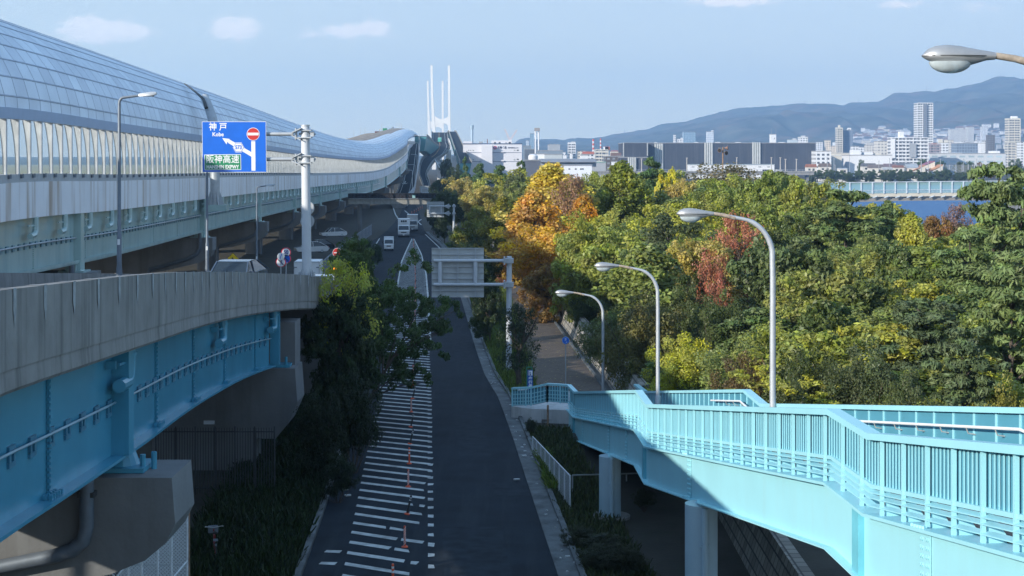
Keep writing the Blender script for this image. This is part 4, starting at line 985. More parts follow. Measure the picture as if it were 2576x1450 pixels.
b = MB(); b.tube([c + V((-.1, .1, -3)), c + V((-.05, .1, -.9)), c + V((0, .1, 0))], .04, 8); b.beam(c + V((-.4, .1, -1.0)), c + V((.4, .1, -1.0)), .04, .04); b.build('pole', M_rust, hb, True)
# big signs seen from behind
def sign_back(label, px0, px1, py0, py1, pxp, pyt, pyb, Y, arms, side=1):
    o = thing('overhead_sign', label, 'road sign', P(pxp, pyb, Y), 'overhead signs seen from behind')
    b = MB(); q = [P(px0, py0, Y), P(px1, py0, Y), P(px1, py1, Y), P(px0, py1, Y)]; b.prism(q, V((0, .03, 0))); b.build('board', mat('sign_back_grey', (.46, .48, .48), .6, var=.12, scale=2), o)
    b = MB(); n = 8
    for k in range(n + 1):
        pyk = py0 + (py1 - py0) * k / n; b.beam(P(px0, pyk, Y - .05), P(px1, pyk, Y - .05), .08, .05)
    b.build('stiffening_ribs', M_galv, o)
    for pxk in (px0 + (px1 - px0) * t for t in (.16, .5, .84)):
        b = MB(); b.beam(P(pxk, py0 + 1, Y - .12), P(pxk, py1 - 1, Y - .12), .1, .06); b.build('upright', M_galv, o)
    d_ = (px1 - px0)
    for t in (.16, .84): b = MB(); b.tube([P(px0 + d_ * t, arms[0], Y - .24), P(px0 + d_ * t, arms[1], Y - .24)], .13, 10); b.build('strut', M_pole, o, True)
    for a in arms:
        b = MB(); b.tube([P(px0 + 5, a, Y - .28), P(pxp - 8, a, Y - .28)], .10, 12); b.build('arm', M_pole, o, True)
        b = MB(); b.box(P(pxp - 12, a, Y - .28), (.1, .5, .5)); b.box(P(pxp, a, Y - .1), (.55, .5, .3))
        for s in (-1, 1): b.prism([P(pxp - 24, a + s * 1.5, Y - .3), P(pxp - 12, a + s * 7, Y - .3), P(pxp - 12, a + s * 2, Y - .3)], V((0, .04, 0)))
        b.build('flange', M_galv, o)
    b = MB(); b.tube([P(pxp - 1, pyb + 3, Y), P(pxp, pyt, Y)], [.19 * 1.0, .165], 18); b.build('pole', M_pole, o, True)
    return o
sign_back('back of a big road sign on a tall pole beside the verge, nearest the camera', 1086, 1217, 625, 747, 1281, 645, 937, 96, (656, 716))
sign_back('back of a smaller road sign on a pole farther down the verge', 1074, 1117, 508, 546, 1142, 514, 612, 248, (519, 537))
sign_back('tiny sign back on a twin-arm pole beyond the dark footbridge', 1056, 1080, 468, 484, 1093, 470, 520, 440, (474, 485))
# pedestrian path signs
ps_ = thing('pedestrian_sign', 'tall narrow blue sign for pedestrians in a green frame by the walkway', 'sign', P(1334, 985, 78.5)); Yp = 78.5
def PB(cx, cy): return (1289.3 + cx / 6.404, 754.7 + cy / 6.404)
b = MB()
for a_, c_ in (((228, 1082), (228, 1430)), ((312, 1082), (312, 1430)), ((226, 1084), (314, 1084))): b.tube([P(*PB(*a_), Yp + .05), P(*PB(*c_), Yp + .05)], .025, 8)
b.build('frame', mat('frame_green', (.03, .22, .12), .5), ps_, True)
b = MB(); q = [P(*PB(240, 1130), Yp), P(*PB(327, 1130), Yp), P(*PB(327, 1460), Yp), P(*PB(240, 1460), Yp)]; b.prism(q, V((0, .03, 0))); b.build('board', mat('pedestrian_sign_blue', (.015, .10, .42), .45), ps_)
b = MB(); q = [P(*PB(250, 1140), Yp - .004), P(*PB(321, 1140), Yp - .004), P(*PB(321, 1218), Yp - .004), P(*PB(250, 1218), Yp - .004)]; b.prism(q, V((0, -.004, 0))); b.build('picture_panel', M_white, ps_)
b = MB()
for cx_, hh in ((262, 62), (284, 44)): b.box(P(*PB(cx_, 1216 - hh / 2), Yp - .012), (.03, .006, hh / 6.404 / F * Yp)); b.disc(P(*PB(cx_, 1212 - hh), Yp - .012), .022, th=.006)
b.box(P(*PB(292, 1200), Yp - .012), (.05, .006, .04)); b.build('figures', dbl, ps_)
for ch, cy_ in (('歩', 1268), ('行', 1332), ('者', 1390)): text(ps_, ch, .20, facing(P(*PB(287, cy_), Yp - .006)), M_white, bold=.005)
o, c = round_sign('shared_path_sign', 'round blue path sign on a thin pole over the brown walkway', 1423, 856.5, 86, .205, 990, None, M_blue, mat('sign_rim_pale', (.35, .6, .85), .4), .06)
b = MB()
for dx, hh in ((-.03, .12), (.02, .08)): b.box(c + V((dx, -.02, .04)), (.025, .006, hh)); b.disc(c + V((dx, -.02, .06 + hh / 2)), .018, th=.006)
b.box(c + V((.05, -.02, -.1)), (.07, .006, .03)); b.build('figures', mat('sign_pictogram', (.7, .8, .9), .5), o)
# ================================================================== delineator posts in the painted zone
def delin(style):
    r = thing('lane_post', 'x', 'delineator post', (0, 0, 0), 'flexible orange posts down the painted zone')
    b = MB(); b.tube([(0, 0, 0), (0, 0, .03), (0, 0, .05)], [.11, .10, .05], 16); b.build('base', M_orange, r, True)
    H = .68; body = M_orange if style != 1 else M_black
    b = MB(); b.tube([(0, 0, .045), (0, 0, H - .02), (0, 0, H)], [.036, .036, .028], 14); b.build('tube', body, r, True)
    if style == 2:
        b = MB()
        for k in range(7):
            z0 = .1 + k * .08; n = 14
            vs = []
            for j in range(n + 1):
                a = 2 * math.pi * j / n; zz = z0 + .05 * math.cos(a); vs += [(.0375 * math.cos(a), .0375 * math.sin(a), zz), (.0375 * math.cos(a), .0375 * math.sin(a), zz + .035)]
            b.add(vs, [(2 * j, 2 * j + 2, 2 * j + 3, 2 * j + 1) for j in range(n)])
        b.build('reflective_spiral', M_white, r, True)
    else:
        for z in ((.42, .55) if style == 0 else (.5, .58)):
            b = MB(); b.tube([(0, 0, z), (0, 0, z + (.06 if style == 0 else .03))], .0372, 14); b.build('reflective_band', M_white, r, True)
    return r
DP = edge_world([(985, 1490), (1020, 1371), (1024, 1292), (1027, 1227), (1029.5, 1170), (1031, 1123), (1033, 1085), (1034, 1047.5), (1035.5, 1016), (1038, 1004), (1040, 930), (1043, 830), (1045, 708), (1043, 650), (1040.6, 619), (1040, 606)])
D0 = [delin(0), delin(1), delin(2)]
seq = [0, 2, 1, 2, 0, 1, 1, 2, 1, 0, 2, 1, 2, 1]
dy_ = 44.0; k = 0; used = set()
while dy_ < DP[-1][0] - 2:
    x = tab(DP, dy_)[0]; st = seq[k] if k < len(seq) else (2, 1)[k % 2]
    loc = (x, dy_, rz(dy_) + .009)
    st_name = ('orange post with two white bands', 'blackened post with faint bands', 'orange post with a white spiral')[st]
    o = D0[st] if st not in used else dup(D0[st], loc); used.add(st); o.location = loc
    if k < 9: o['label'] = '%s, %s from the camera in the striped zone' % (st_name, ORD[k])
    else: o['label'] = 'small distant ' + st_name + ' in the striped zone'; 
    if k == 2: o.rotation_euler = (0, .22, 0)
    dy_ += 5.0; k += 1
for i, (px, py) in enumerate(((1036, 540), (1042, 536), (1047, 533), (1052, 530), (1057, 527), (1062, 524))):
    p = road_pt(px, py); dup(D0[0], p, label='tiny orange post in the far hatched area', scale=(1.3, 1.3, 1.3))
# ================================================================== vehicles
def car_paint(n, c): return mat(n, c, .25, var=.03, coat=.6)
def wheels(r, xs_, w, rad):
    for x in xs_:
        for s in (-1, 1):
            b = MB(); b.tube([(s * (w / 2 - .2), x, rad), (s * (w / 2 - .01), x, rad)], rad, 18); t_ = b.build('wheel', M_tyre, r, True)
            b = MB(); b.tube([(s * (w / 2 - .06), x, rad), (s * (w / 2 + .006), x, rad)], rad * .62, 14); b.build('rim', M_galv, t_, True)
def car(label, body, L=4.4, W=1.74, H=1.5, hatch=.3, suv=False):
    """front faces -Y, origin on the ground under the middle"""
    r = thing('car', label, 'car', (0, 0, 0)); z0 = .22; zb = .82 if not suv else .98
    side = [(-L / 2 + .05, z0 + .12), (-L / 2, .5), (-L / 2 + .1, zb - .12), (-L * .26, zb + .02), (L * .30, zb + .1), (L / 2 - .06, zb + .06), (L / 2, .55), (L / 2 - .06, z0 + .1), (L / 2 - .3, z0), (-L / 2 + .3, z0)]
    def sect(s, inset): return [V((s * (W / 2 - inset), y, z)) for y, z in side]
    b = MB(); b.loft([[V((k * W / 2, y * sc_, z + dz)) for y, z in side] for k, sc_, dz in ((-1.0, .975, .0), (-.94, 1, .0), (.94, 1, .0), (1.0, .975, .0))]); b.build('body', body, r, True, angle=28)
    cab = [(-L * .27, zb), (-L * .11, H - .04), (.02, H), (L * .22, H - .03), (L * (.36 + hatch * .3), zb + .08)]
    tp = [(.05, 0), (.80, 1), (.82, 1), (.8, 1), (.05, 0)]
    def cabring(k, win=1.0):
        return [V((k * (W / 2 - (.06 if z < zb + .15 else .2)), y, z)) for y, z in cab]
    b = MB(); b.loft([cabring(-1), cabring(1)]); b.build('greenhouse', M_glassd, r)
    b = MB()
    top = cab[1:4]
    b.loft([[V((k * (W / 2 - .19), y + (.1 if i == 0 else -.1 if i == 2 else 0) * (abs(k) > .9), z + .012)) for i, (y, z) in enumerate(top)] for k in (-1.02, -.6, .6, 1.02)], closed=False, cap=False)
    for s in (-1, 1):
        for (y0, z0_), (y1, z1_) in ((cab[0], cab[1]), (cab[3], cab[4]), ((.08, zb), (.05, H - .02))):
            b.beam(V((s * (W / 2 - .05), y0, z0_)), V((s * (W / 2 - .19), y1, z1_)) if z1_ > z0_ else V((s * (W / 2 - .05), y1, z1_)), .06, .07) if z1_ > z0_ else b.beam(V((s * (W / 2 - .19), y0, z0_)), V((s * (W / 2 - .05), y1, z1_)), .06, .07)
    b.build('roof', body, r, True)
    wheels(r, (-L * .30, L * .29), W, .31 if not suv else .35)
    for s in (-1, 1):
        b = MB(); b.box((s * (W / 2 - .28), -L / 2 + .06, zb - .2), (.36, .1, .13)); b.build('headlight', mat('headlight_glass', (.7, .72, .74), .15), r)
        b = MB(); b.box((s * (W / 2 - .2), L / 2 - .03, zb - .05), (.24, .07, .18)); b.build('tail_light', M_red, r)
        b = MB(); b.box((s * (W / 2 + .08), -L * .17, zb + .1), (.2, .1, .13)); b.build('door_mirror', body, r)
    b = MB(); b.box((0, L / 2 + .005, .62), (.33, .02, .16)); b.box((0, -L / 2 - .005, .45), (.33, .02, .16)); b.build('number_plate', M_white, r)
    b = MB(); b.box((0, -L / 2 + .02, zb - .25), (.8, .06, .12)); b.build('grille', M_black, r)
    return r
def place(o, p, rotz): o.location = p; o.rotation_euler = (0, 0, rotz); return o
PBk = car_paint('car_black', (.012, .014, .02)); PWh = car_paint('car_white', (.75, .76, .77)); PSv = car_paint('car_silver', (.38, .40, .43))
dz = rpt(71, 3.4).z - .9
c = car('dark car on the exit ramp facing the camera, roof and windscreen over the parapet', car_paint('car_navy', (.07, .10, .15)), 4.5, 1.84, 1.6, .5, True); place(c, V((P(593, 690, 71).x, 71, P(593, 657, 71).z - 1.56)), -.12)
g = rz(150) - .05
c = car('white hatchback parked under the expressway beside the mesh fence', PWh); place(c, P(783, 640, 205) + V((0, 0, .2)), math.radians(-70))
c2 = dup(c, P(838, 596, 255), math.radians(-68), 'white car parked deepest under the expressway, near the pale pillars')
c = car('dark car roof just behind the white parked hatchback', PBk); place(c, P(800, 632, 214) + V((0, 0, .1)), math.radians(-70))
def box_truck(label, L, W, H, cabH, cabL, bodyc, boxc, fridge=False, mark=None, small=False):
    r = thing('box_truck', label, 'truck', (0, 0, 0)); rad = .27 if small else .40; zf = .5 if small else .85
    cp = [(-L / 2, .35), (-L / 2 - .02, cabH * .52), (-L / 2 + .12, cabH * .58), (-L / 2 + .38, cabH * .95), (-L / 2 + .6, cabH), (-L / 2 + cabL, cabH), (-L / 2 + cabL, .35)]
    b = MB(); b.loft([[V((k * W * .96 / 2, y, z)) for y, z in cp] for k in (-1, -.94, .94, 1)]); b.build('cab', bodyc, r, True, angle=25)
    b = MB(); n1, n2 = V((0, -L / 2 + .14, cabH * .60)), V((0, -L / 2 + .37, cabH * .93)); nn = V((0, -.02, .01))
    b.add([n1 + nn + V((-W * .43, 0, 0)), n1 + nn + V((W * .43, 0, 0)), n2 + nn + V((W * .40, 0, 0)), n2 + nn + V((-W * .40, 0, 0))], [(0, 1, 2, 3)]); b.build('windscreen', M_glassd, r)
    for s in (-1, 1):
        b = MB(); b.add([V((s * (W * .48 + .008), -L / 2 + a, z)) for a, z in ((.3, cabH * .58), (cabL - .2, cabH * .58), (cabL - .2, cabH * .92), (.5, cabH * .92))], [(0, 1, 2, 3) if s > 0 else (3, 2, 1, 0)]); b.build('side_window', M_glassd, r)
        b = MB(); b.box((s * W * .36, -L / 2 - .02, cabH * .34), (W * .18, .06, .14)); b.build('headlight', mat('headlight_glass', (.7, .72, .74), .15), r)
        b = MB(); b.beam(V((s * W * .48, -L / 2 + .2, cabH * .62)), V((s * (W * .5 + .14), -L / 2 + .1, cabH * .7)), .03, .03); b.box((s * (W * .5 + .16), -L / 2 + .08, cabH * .72), (.14, .08, .28)); b.build('door_mirror', M_black, r)
    b = MB(); b.box((0, -L / 2 - .03, cabH * .40), (W * .46, .05, .16)); b.build('grille', M_black, r)
    b = MB(); b.box((0, -L / 2 - .01, .42), (W * .95, .14, .22)); b.build('bumper', M_galvd if not small else bodyc, r)
    b = MB(); b.box((0, -L / 2 - .09, .42), (.33, .02, .16)); b.build('number_plate', M_white, r)
    bl = L - cabL - .1; b = MB(); b.box((0, L / 2 - bl / 2, (zf + H) / 2), (W, bl, H - zf)); b.build('cargo_box', boxc, r)
    b = MB()
    for s in (-1, 1):
        for k in (-1, 1): b.beam(V((s * W / 2, L / 2 + .006, zf)), V((s * W / 2, L / 2 + .006, H)), .05, .03)
    b.beam(V((-W / 2, L / 2 - bl, H)), V((W / 2, L / 2 - bl, H)), .05, .05); b.beam(V((-W / 2, L / 2, H)), V((W / 2, L / 2, H)), .05, .05); b.build('box_trim', M_galv, r)
    b = MB(); b.box((0, .3, .55 if not small else .4), (W * .5, L * .85, .25)); b.build('chassis', M_black, r)
    wheels(r, (-L / 2 + cabL * .55, L / 2 - bl * .28), W * .94, rad)
    if fridge:
        b = MB(); b.box((0, -L / 2 + cabL - .14, H - .35), (W * .62, .36, .5)); fr = b.build('refrigeration_unit', M_white, r)
        b = MB()
        for k in (-.3, 0, .3): b.box((k * W * .6, -L / 2 + cabL - .325, H - .35), (W * .15, .02, .34))
        b.build('unit_grille', M_black, fr)
    return r
TW = car_paint('truck_white', (.72, .74, .76)); 
t1 = box_truck('white refrigerated box truck coming along the road, nearest of the two big trucks', 6.2, 2.1, 3.15, 2.15, 1.7, TW, M_white, True); place(t1, road_pt(1013, 597) + V((0, 3, 0)), .06)
t2 = box_truck('white box truck following behind the refrigerated truck', 6.2, 2.1, 3.1, 2.1, 1.7, TW, M_white); place(t2, road_pt(1035, 582) + V((0, 3, 0)), .06)
t3 = box_truck('small white van truck beside the dark roadside tree', 3.35, 1.46, 1.95, 1.75, 1.2, TW, M_white, small=True); t3['category'] = 'small truck'; place(t3, road_pt(976, 631) + V((0, 1.6, 0)), .08)
# van with a red mark on the ramp behind the sign pole: seen from the rear
YV = 112.0; zt_ = P(760, 659, YV).z
t4 = box_truck('white box truck with a red emblem on its rear, behind the sign pole', 4.6, 1.85, 2.6, 1.95, 1.5, TW, M_white); pv = P(768, 659, YV); zr_ = zt_ - 2.6
place(t4, V((pv.x, YV + 2.3, zr_)), math.pi + .04)
ORG[t4.name] = V((0, 0, 0))
def red_mark():
    w = .72
    b = MB(); y = 2.312
    def q(x, z): return V((-x + 0.0, y, z + .55))
    # slanted open letter shapes and a flag-like wing, in deep red
    S = [[(.80, .75), (.70, .75), (.62, .55), (.52, .55), (.56, .63), (.60, .63), (.68, .84), (.62, .84), (.65, .92), (.86, .92)],
         ]
    def poly(pts): b.prism([q(-x, z) for x, z in pts], V((0, .006, 0)))
    poly([(-.72, .55), (-.64, .55), (-.52, 1.0), (-.60, 1.0)]); poly([(-.66, .93), (-.46, .93), (-.44, 1.0), (-.64, 1.0)]); poly([(-.73, .55), (-.58, .55), (-.56, .61), (-.71, .61)])
    n = 20; ring = [(-.34 + .19 * math.cos(2 * math.pi * k / n) + .05 * math.sin(2 * math.pi * k / n), .77 + .23 * math.sin(2 * math.pi * k / n)) for k in range(n)]; ring2 = [(-.34 + .10 * math.cos(2 * math.pi * k / n) + .03 * math.sin(2 * math.pi * k / n), .77 + .14 * math.sin(2 * math.pi * k / n)) for k in range(n)]
    for k in range(n - 2): b.prism([q(-x, z) for x, z in (ring[k], ring[k + 1], ring2[k + 1], ring2[k])], V((0, .006, 0)))
    poly([(-.5, .74), (-.2, .74), (-.18, .80), (-.48, .80)])
    poly([(-.17, .55), (-.09, .55), (.0, .86), (.16, .98), (.02, .98), (-.08, .86)]); poly([(-.1, .72), (.05, .74), (.17, .99), (-.05, .96)])
    return b
b = red_mark(); b.build('emblem', M_red, t4)
b = MB(); b.box((0, 2.31, 1.6), (.015, .012, 1.9)); b.build('door_seam', M_dark, t4)
for x in (-.8, .8):
    for z in (1.1, 2.2):
        b = MB(); b.box((x, 2.315, z), (.2, .02, .06)); b.build('hinge', M_galvd, t4)
c = car('blue-windowed van roof showing past the end of the parapet', PSv, 4.2, 1.7, 1.7, .6, True); place(c, V((P(810, 692, 88).x, 88, P(810, 692, 88).z - 1.7)), .1)
# bicycle lying against the verge under the ramp
def bicycle():
    r = thing('bicycle', 'dark bicycle with red parts standing on the path under the ramp', 'bicycle', (0, 0, 0))
    for y in (-.52, .52):
        b = MB(); n = 22; ring = [V((0, y + .32 * math.cos(2 * math.pi * k / n), .34 + .32 * math.sin(2 * math.pi * k / n))) for k in range(n + 1)]
        b.tube(ring, .02, 6, cap=False); w = b.build('wheel', M_tyre, r, True)
        b = MB()
        for k in range(10): b.tube([V((0, y, .34)), V((0, y + .31 * math.cos(k * .628), .34 + .31 * math.sin(k * .628)))], .004, 4)
        b.build('spokes', M_galv, w)
    b = MB()
    for p, q in (((0, -.52, .34), (0, -.38, .92)), ((0, -.42, .78), (0, .08, .3)), ((0, .08, .3), (0, .22, .84)), ((0, -.40, .84), (0, .2, .72)), ((0, .08, .3), (0, .52, .34)), ((0, .2, .7), (0, .52, .34))): b.tube([p, q], .02, 8)
    b.build('frame', mat('bicycle_red', (.30, .03, .03), .4), r, True)
    b = MB(); b.tube([(-.28, -.25, 1.02), (-.24, -.38, 1.0), (0, -.42, .96), (.24, -.38, 1.0), (.28, -.25, 1.02)], .014, 8); b.build('handlebar', M_galv, r, True)
    b = MB(); b.loft([[V((-.1 * w_, y, .88 + h_)), V((.1 * w_, y, .88 + h_)), V((.06 * w_, y, .93 + h_)), V((-.06 * w_, y, .93 + h_))] for y, w_, h_ in ((.05, .35, 0), (.18, .8, 0), (.32, 1, .01))]); b.build('saddle', M_black, r, True)
    b = MB(); b.box((0, .52, .74), (.14, .34, .02)); b.box((0, .72, .62), (.06, .03, .08)); b.build('carrier', M_galvd, r)
    b = MB(); b.box((0, -.72, .86), (.3, .24, .2)); b.build('basket', M_galvd, r)
    return r
bc = bicycle(); bc.location = (-9.25, 47.6, rz(47.6) - .1); bc.rotation_euler = (.06, 0, math.pi + .25)
# ================================================================== dark footbridge across the road
FBY = 295.0
o = thing('footbridge', 'dark-railed footbridge with a pale beam crossing over the trucks', 'footbridge', P(1000, 505, FBY))
pl, pr2 = P(878, 500, FBY), P(1150, 500, FBY)
b = MB(); b.beam(pl - V((0, 0, .55)), pr2 - V((0, 0, .55)), 2.6, 1.0); b.build('beam', mat('beige_beam_paint', (.30, .29, .26), .7, streak=.3), o)
b = MB(); b.beam(pl + V((0, 0, -.02)), pr2 + V((0, 0, -.02)), 3.0, .12); b.build('deck', M_conc, o)
for s in (-1, 1):
    off = V((0, s * 1.45, 0))
    b = MB(); b.beam(pl + off + V((0, 0, .95)), pr2 + off + V((0, 0, .95)), .12, .16); b.build('top_rail', M_black, o)
    b = MB(); n = 34
    for k in range(n + 1): b.box(pl.lerp(pr2, k / n) + off + V((0, 0, .5)), (.07, .07, .9))
    b.build('railing_bars', M_black, o)
    b = MB(); b.beam(pl + off + V((0, 0, .5)), pr2 + off + V((0, 0, .5)), .012, .8); b.build('mesh_infill', clear('dark_mesh', (.03, .03, .04), .75, .8), o)
for px in (905, 1148):
    p = P(px, 510, FBY); b = MB(); b.tube([V((p.x, FBY, rz(FBY))), V((p.x, FBY, p.z))], .45, 14); b.build('column', M_pier, o, True)
st = thing('notice_board', 'small pale green notice hanging on the dark footbridge railing', 'sign', P(1041, 494, FBY - 1.6)); b = MB(); b.box(P(1041, 494.5, FBY - 1.65), (.6, .04, .55)); b.build('board', mat('notice_mint', (.3, .5, .48), .6), st)
# ================================================================== ramps rising to the bridge
def deckroad(name, label, cat, rows, m_side, par=1.0, th=1.2, lines=(.12, .88), side_h=0):
    """rows: (Y, px_left, px_right, py)"""
    rows = smooth_tab(rows, 4); c = rows[0]
    r = thing(name, label, cat, P((c[1] + c[2]) / 2, c[3], c[0]))
    L_ = [P(q[1], q[3], q[0]) for q in rows]; R_ = [P(q[2], q[3], q[0]) for q in rows]; n = len(rows)
    Z = V((0, 0, 1))
    b = MB(); b.loft([[l, r_, r_ - Z * .3, l - Z * .3] for l, r_ in zip(L_, R_)]); b.build('carriageway', M_asph, r)
    b = MB(); b.loft([[l - Z * .302, r_ - Z * .302, r_.lerp(l, .15) - Z * (th + side_h), l.lerp(r_, .15) - Z * (th + side_h)] for l, r_ in zip(L_, R_)]); b.build('girder', m_side, r)
    for A, B in ((L_, R_), (R_, L_)):
        b = MB(); b.loft([[a + (b2 - a).normalized() * -.02 + Z * par, a + (b2 - a).normalized() * .28 + Z * par, a + (b2 - a).normalized() * .34 - Z * .0, a - (b2 - a).normalized() * .02 - Z * .9] for a, b2 in zip(A, B)]); b.build('parapet', M_conc, r)
    for t in lines:
        b = MB(); b.loft([[l.lerp(r_, t) + Z * .03 - (r_ - l).normalized() * .12, l.lerp(r_, t) + Z * .03 + (r_ - l).normalized() * .12] for l, r_ in zip(L_, R_)], closed=False, cap=False); b.build('lane_line', M_line, r)
    return r, L_, R_
r1, l1, rr1 = deckroad('entrance_ramp', 'straight dark ramp with white edge lines climbing beside the silvery shelter', 'ramp', [(440, 984, 1024, 512), (480, 989, 1031, 503), (550, 997, 1040, 487), (620, 1008, 1045, 459), (700, 1016, 1050, 424), (780, 1023, 1053, 391), (860, 1028, 1055, 369), (930, 1031, 1056, 358)], M_pier, 1.0, 1.5, (.20, .72))
b = MB(); c = P(1018, 462, 612); b.prism([V((x + c.x, y + c.y, c.z + y * .17 + .06)) for x, y in ((-.2, -3), (.2, -3), (.2, 1), (.9, 0), (.9, .9), (0, 4), (-.9, .9), (-.9, 0), (-.2, 1))], V((0, 0, -.03))) if False else b.add([V((x * 1.3 + c.x, y * 1.6 + c.y, c.z + y * 1.6 * .16 + .15)) for x, y in ((-.2, 3), (.2, 3), (.2, -.4), (1.1, .9), (0, -3), (-1.1, .9), (-.2, -.4))], [(0, 1, 2, 3, 4, 5, 6)])
b.build('lane_arrow', M_line, r1)
b = MB(); b.loft([[p + V((.35, 0, .9)), p + V((.5, 0, .9)), p + V((.5, 0, 3.0)), p + V((.35, 0, 3.0))] for p in rr1]); b.build('noise_panel', mat('pale_noise_panel', (.42, .46, .50), .5), r1)
for i, k in enumerate((6, 10, 14, 18, 21)):
    p = rr1[min(k, len(rr1) - 1)]; o = thing('lamp_post', 'thin lamp post on the climbing ramp, %s from below' % ORD[i].replace('nearest', 'first'), 'lamp post', p + V((.2, 0, 1)), 'lamp posts on the climbing ramp')
    b = MB(); b.tube([p + V((.2, 0, .9)), p + V((.2, 0, 8.8)), p + V((-.1, 0, 9.0)), p + V((-1.6, 0, 9.1))], [.14, .1, .09, .08], 8); b.build('pole', M_galv, o, True); b = MB(); b.box(p + V((-1.9, 0, 9.1)), (.9, .3, .18)); b.build('lamp_head', M_galv, o)
r2, l2, rr2 = deckroad('bridge_approach', 'winding two-lane road rising in a hump to the white bridge towers', 'road bridge', [(560, 1058, 1084, 484), (640, 1064, 1083, 474), (730, 1062, 1081, 462), (850, 1054, 1075, 436), (950, 1059, 1095, 404), (1030, 1074, 1118, 389), (1130, 1083, 1132, 371), (1220, 1085.5, 1128, 357), (1320, 1085.5, 1126, 343), (1400, 1085.5, 1126, 335.5), (1480, 1086.5, 1126.5, 333.5), (1700, 1090, 1124, 340)], M_pier, 1.2, 2.2, (.10, .82))
b = MB(); b.loft([[p.lerp(q, .47) + V((-.15, 0, .04)), p.lerp(q, .47) + V((.15, 0, .04))] for p, q in list(zip(l2, rr2))[18:]], closed=False, cap=False); b.build('lane_line', mat('orange_lane_line', (.62, .33, .12), .7), r2)
for px0, px1, pyt, Y in ((1122.5, 1134.5, 377, 1085), (1136, 1151, 392, 1010), (1100, 1108, 408, 930)):
    p0, p1 = P(px0, pyt, Y), P(px1, pyt, Y); b = MB(); b.box(((p0.x + p1.x) / 2, Y + 2, (p0.z - 15) / 2), (p1.x - p0.x, 4, p0.z + 15)); b.build('pier', M_white, r2)
# side carriageway with teal girder, going down towards the trees
def girder_run(name, label, rows, h, w, m, topm):
    rows = smooth_tab(rows, 4); r = thing(name, label, 'road bridge', P(rows[0][1], rows[0][2], rows[0][0])); pts = [P(a[1], a[2], a[0]) for a in rows]; Z = V((0, 0, 1))
    b = MB(); b.loft([[p - Z * .5, p + V((w, 0, -.5)), p + V((w * .8, 0, -h)), p + V((w * .06, 0, -h))] for p in pts]); b.build('girder', m, r)
    b = MB(); b.loft([[p + V((-.1, 0, 1)), p + V((.25, 0, 1)), p + V((.25, 0, -.5)), p + V((-.1, 0, -.5))] for p in pts]); b.build('parapet', topm, r)
    b = MB(); b.loft([[p + V((w, 0, 1)), p + V((w + .25, 0, 1)), p + V((w + .25, 0, -.5)), p + V((w, 0, -.5))] for p in pts]); b.build('parapet', topm, r)
    b = MB(); b.loft([[p + V((.25, 0, -.48)), p + V((w, 0, -.48)), p + V((w, 0, -.2)), p + V((.25, 0, -.2))] for p in pts]); b.build('carriageway', M_asph, r); return r
M_teal = mat('dark_teal_paint', (.07, .24, .26), .5, var=.15, scale=.1)
r3 = girder_run('side_carriageway', 'teal-sided carriageway dropping from the bridge towards the trees', [(860, 1157, 409), (950, 1151, 393), (1100, 1141.5, 367), (1250, 1134.5, 346), (1400, 1129, 332), (1520, 1126, 331)], 6.5, 6.5, M_teal, M_conc)
for px0, px1, pyt, Y in ((1152, 1160, 404, 900), (1142, 1150, 385, 1040)):
    p0, p1 = P(px0, pyt, Y), P(px1, pyt, Y); b = MB(); b.box(((p0.x + p1.x) / 2, Y + 2, (p0.z - 15) / 2), (p1.x - p0.x, 3, p0.z + 15)); b.build('pier', M_pier, r3)
r4 = girder_run('merging_carriageway', 'teal and beige curved carriageway between the shelter and the towers', [(900, 1043, 342), (960, 1049, 345), (1010, 1058, 352), (1060, 1068, 361), (1110, 1078, 367), (1180, 1086, 372)], 9, 7, M_teal, M_conc)
b = MB(); b.loft([[P(px, py + 14, Y - 3), P(px, py + 33, Y - 5), P(px, py + 33, Y + 4), P(px, py + 14, Y + 4)] for Y, px, py in ((900, 1043, 338), (960, 1049, 345), (1010, 1058, 352), (1060, 1068, 361), (1110, 1077, 364))]); b.build('lower_wall', mat('beige_wall', (.33, .31, .27), .8), r4)
o = thing('access_ramp', 'pale sloping access ramp with white kerbs below the winding road', 'ramp', P(1110, 430, 900)); b = MB(); b.prism([P(1094, 403, 950), P(1108, 402, 950), P(1125, 430, 880), P(1115, 441, 880)], V((0, 0, -.8))); b.build('slab', M_conc, o)
b = MB(); b.beam(P(1094, 402, 950), P(1115, 440, 880), .4, .8); b.beam(P(1108, 401, 950), P(1125, 429, 880), .4, .8); b.build('kerb', M_white, o)
o = thing('elevated_deck', 'pale elevated deck rising behind the brown shelter crown', 'road bridge', P(943, 352, 900)); b = MB(); b.prism([P(935, 354, 900), P(962, 354, 900), P(998, 327, 1300), P(990, 323, 1300)], V((0, 0, -2.5))); b.build('deck', M_conc, o)
b = MB(); b.beam(P(935, 352, 900), P(990, 321.5, 1300), .4, 1.6); b.beam(P(963, 352, 900), P(998, 325, 1300), .4, 1.6); b.build('parapet', M_galv, o)
b = MB(); b.box((P(965, 350, 1000).x, 1000, -4), (4, 3, 22)); b.build('pier', M_pier, o)
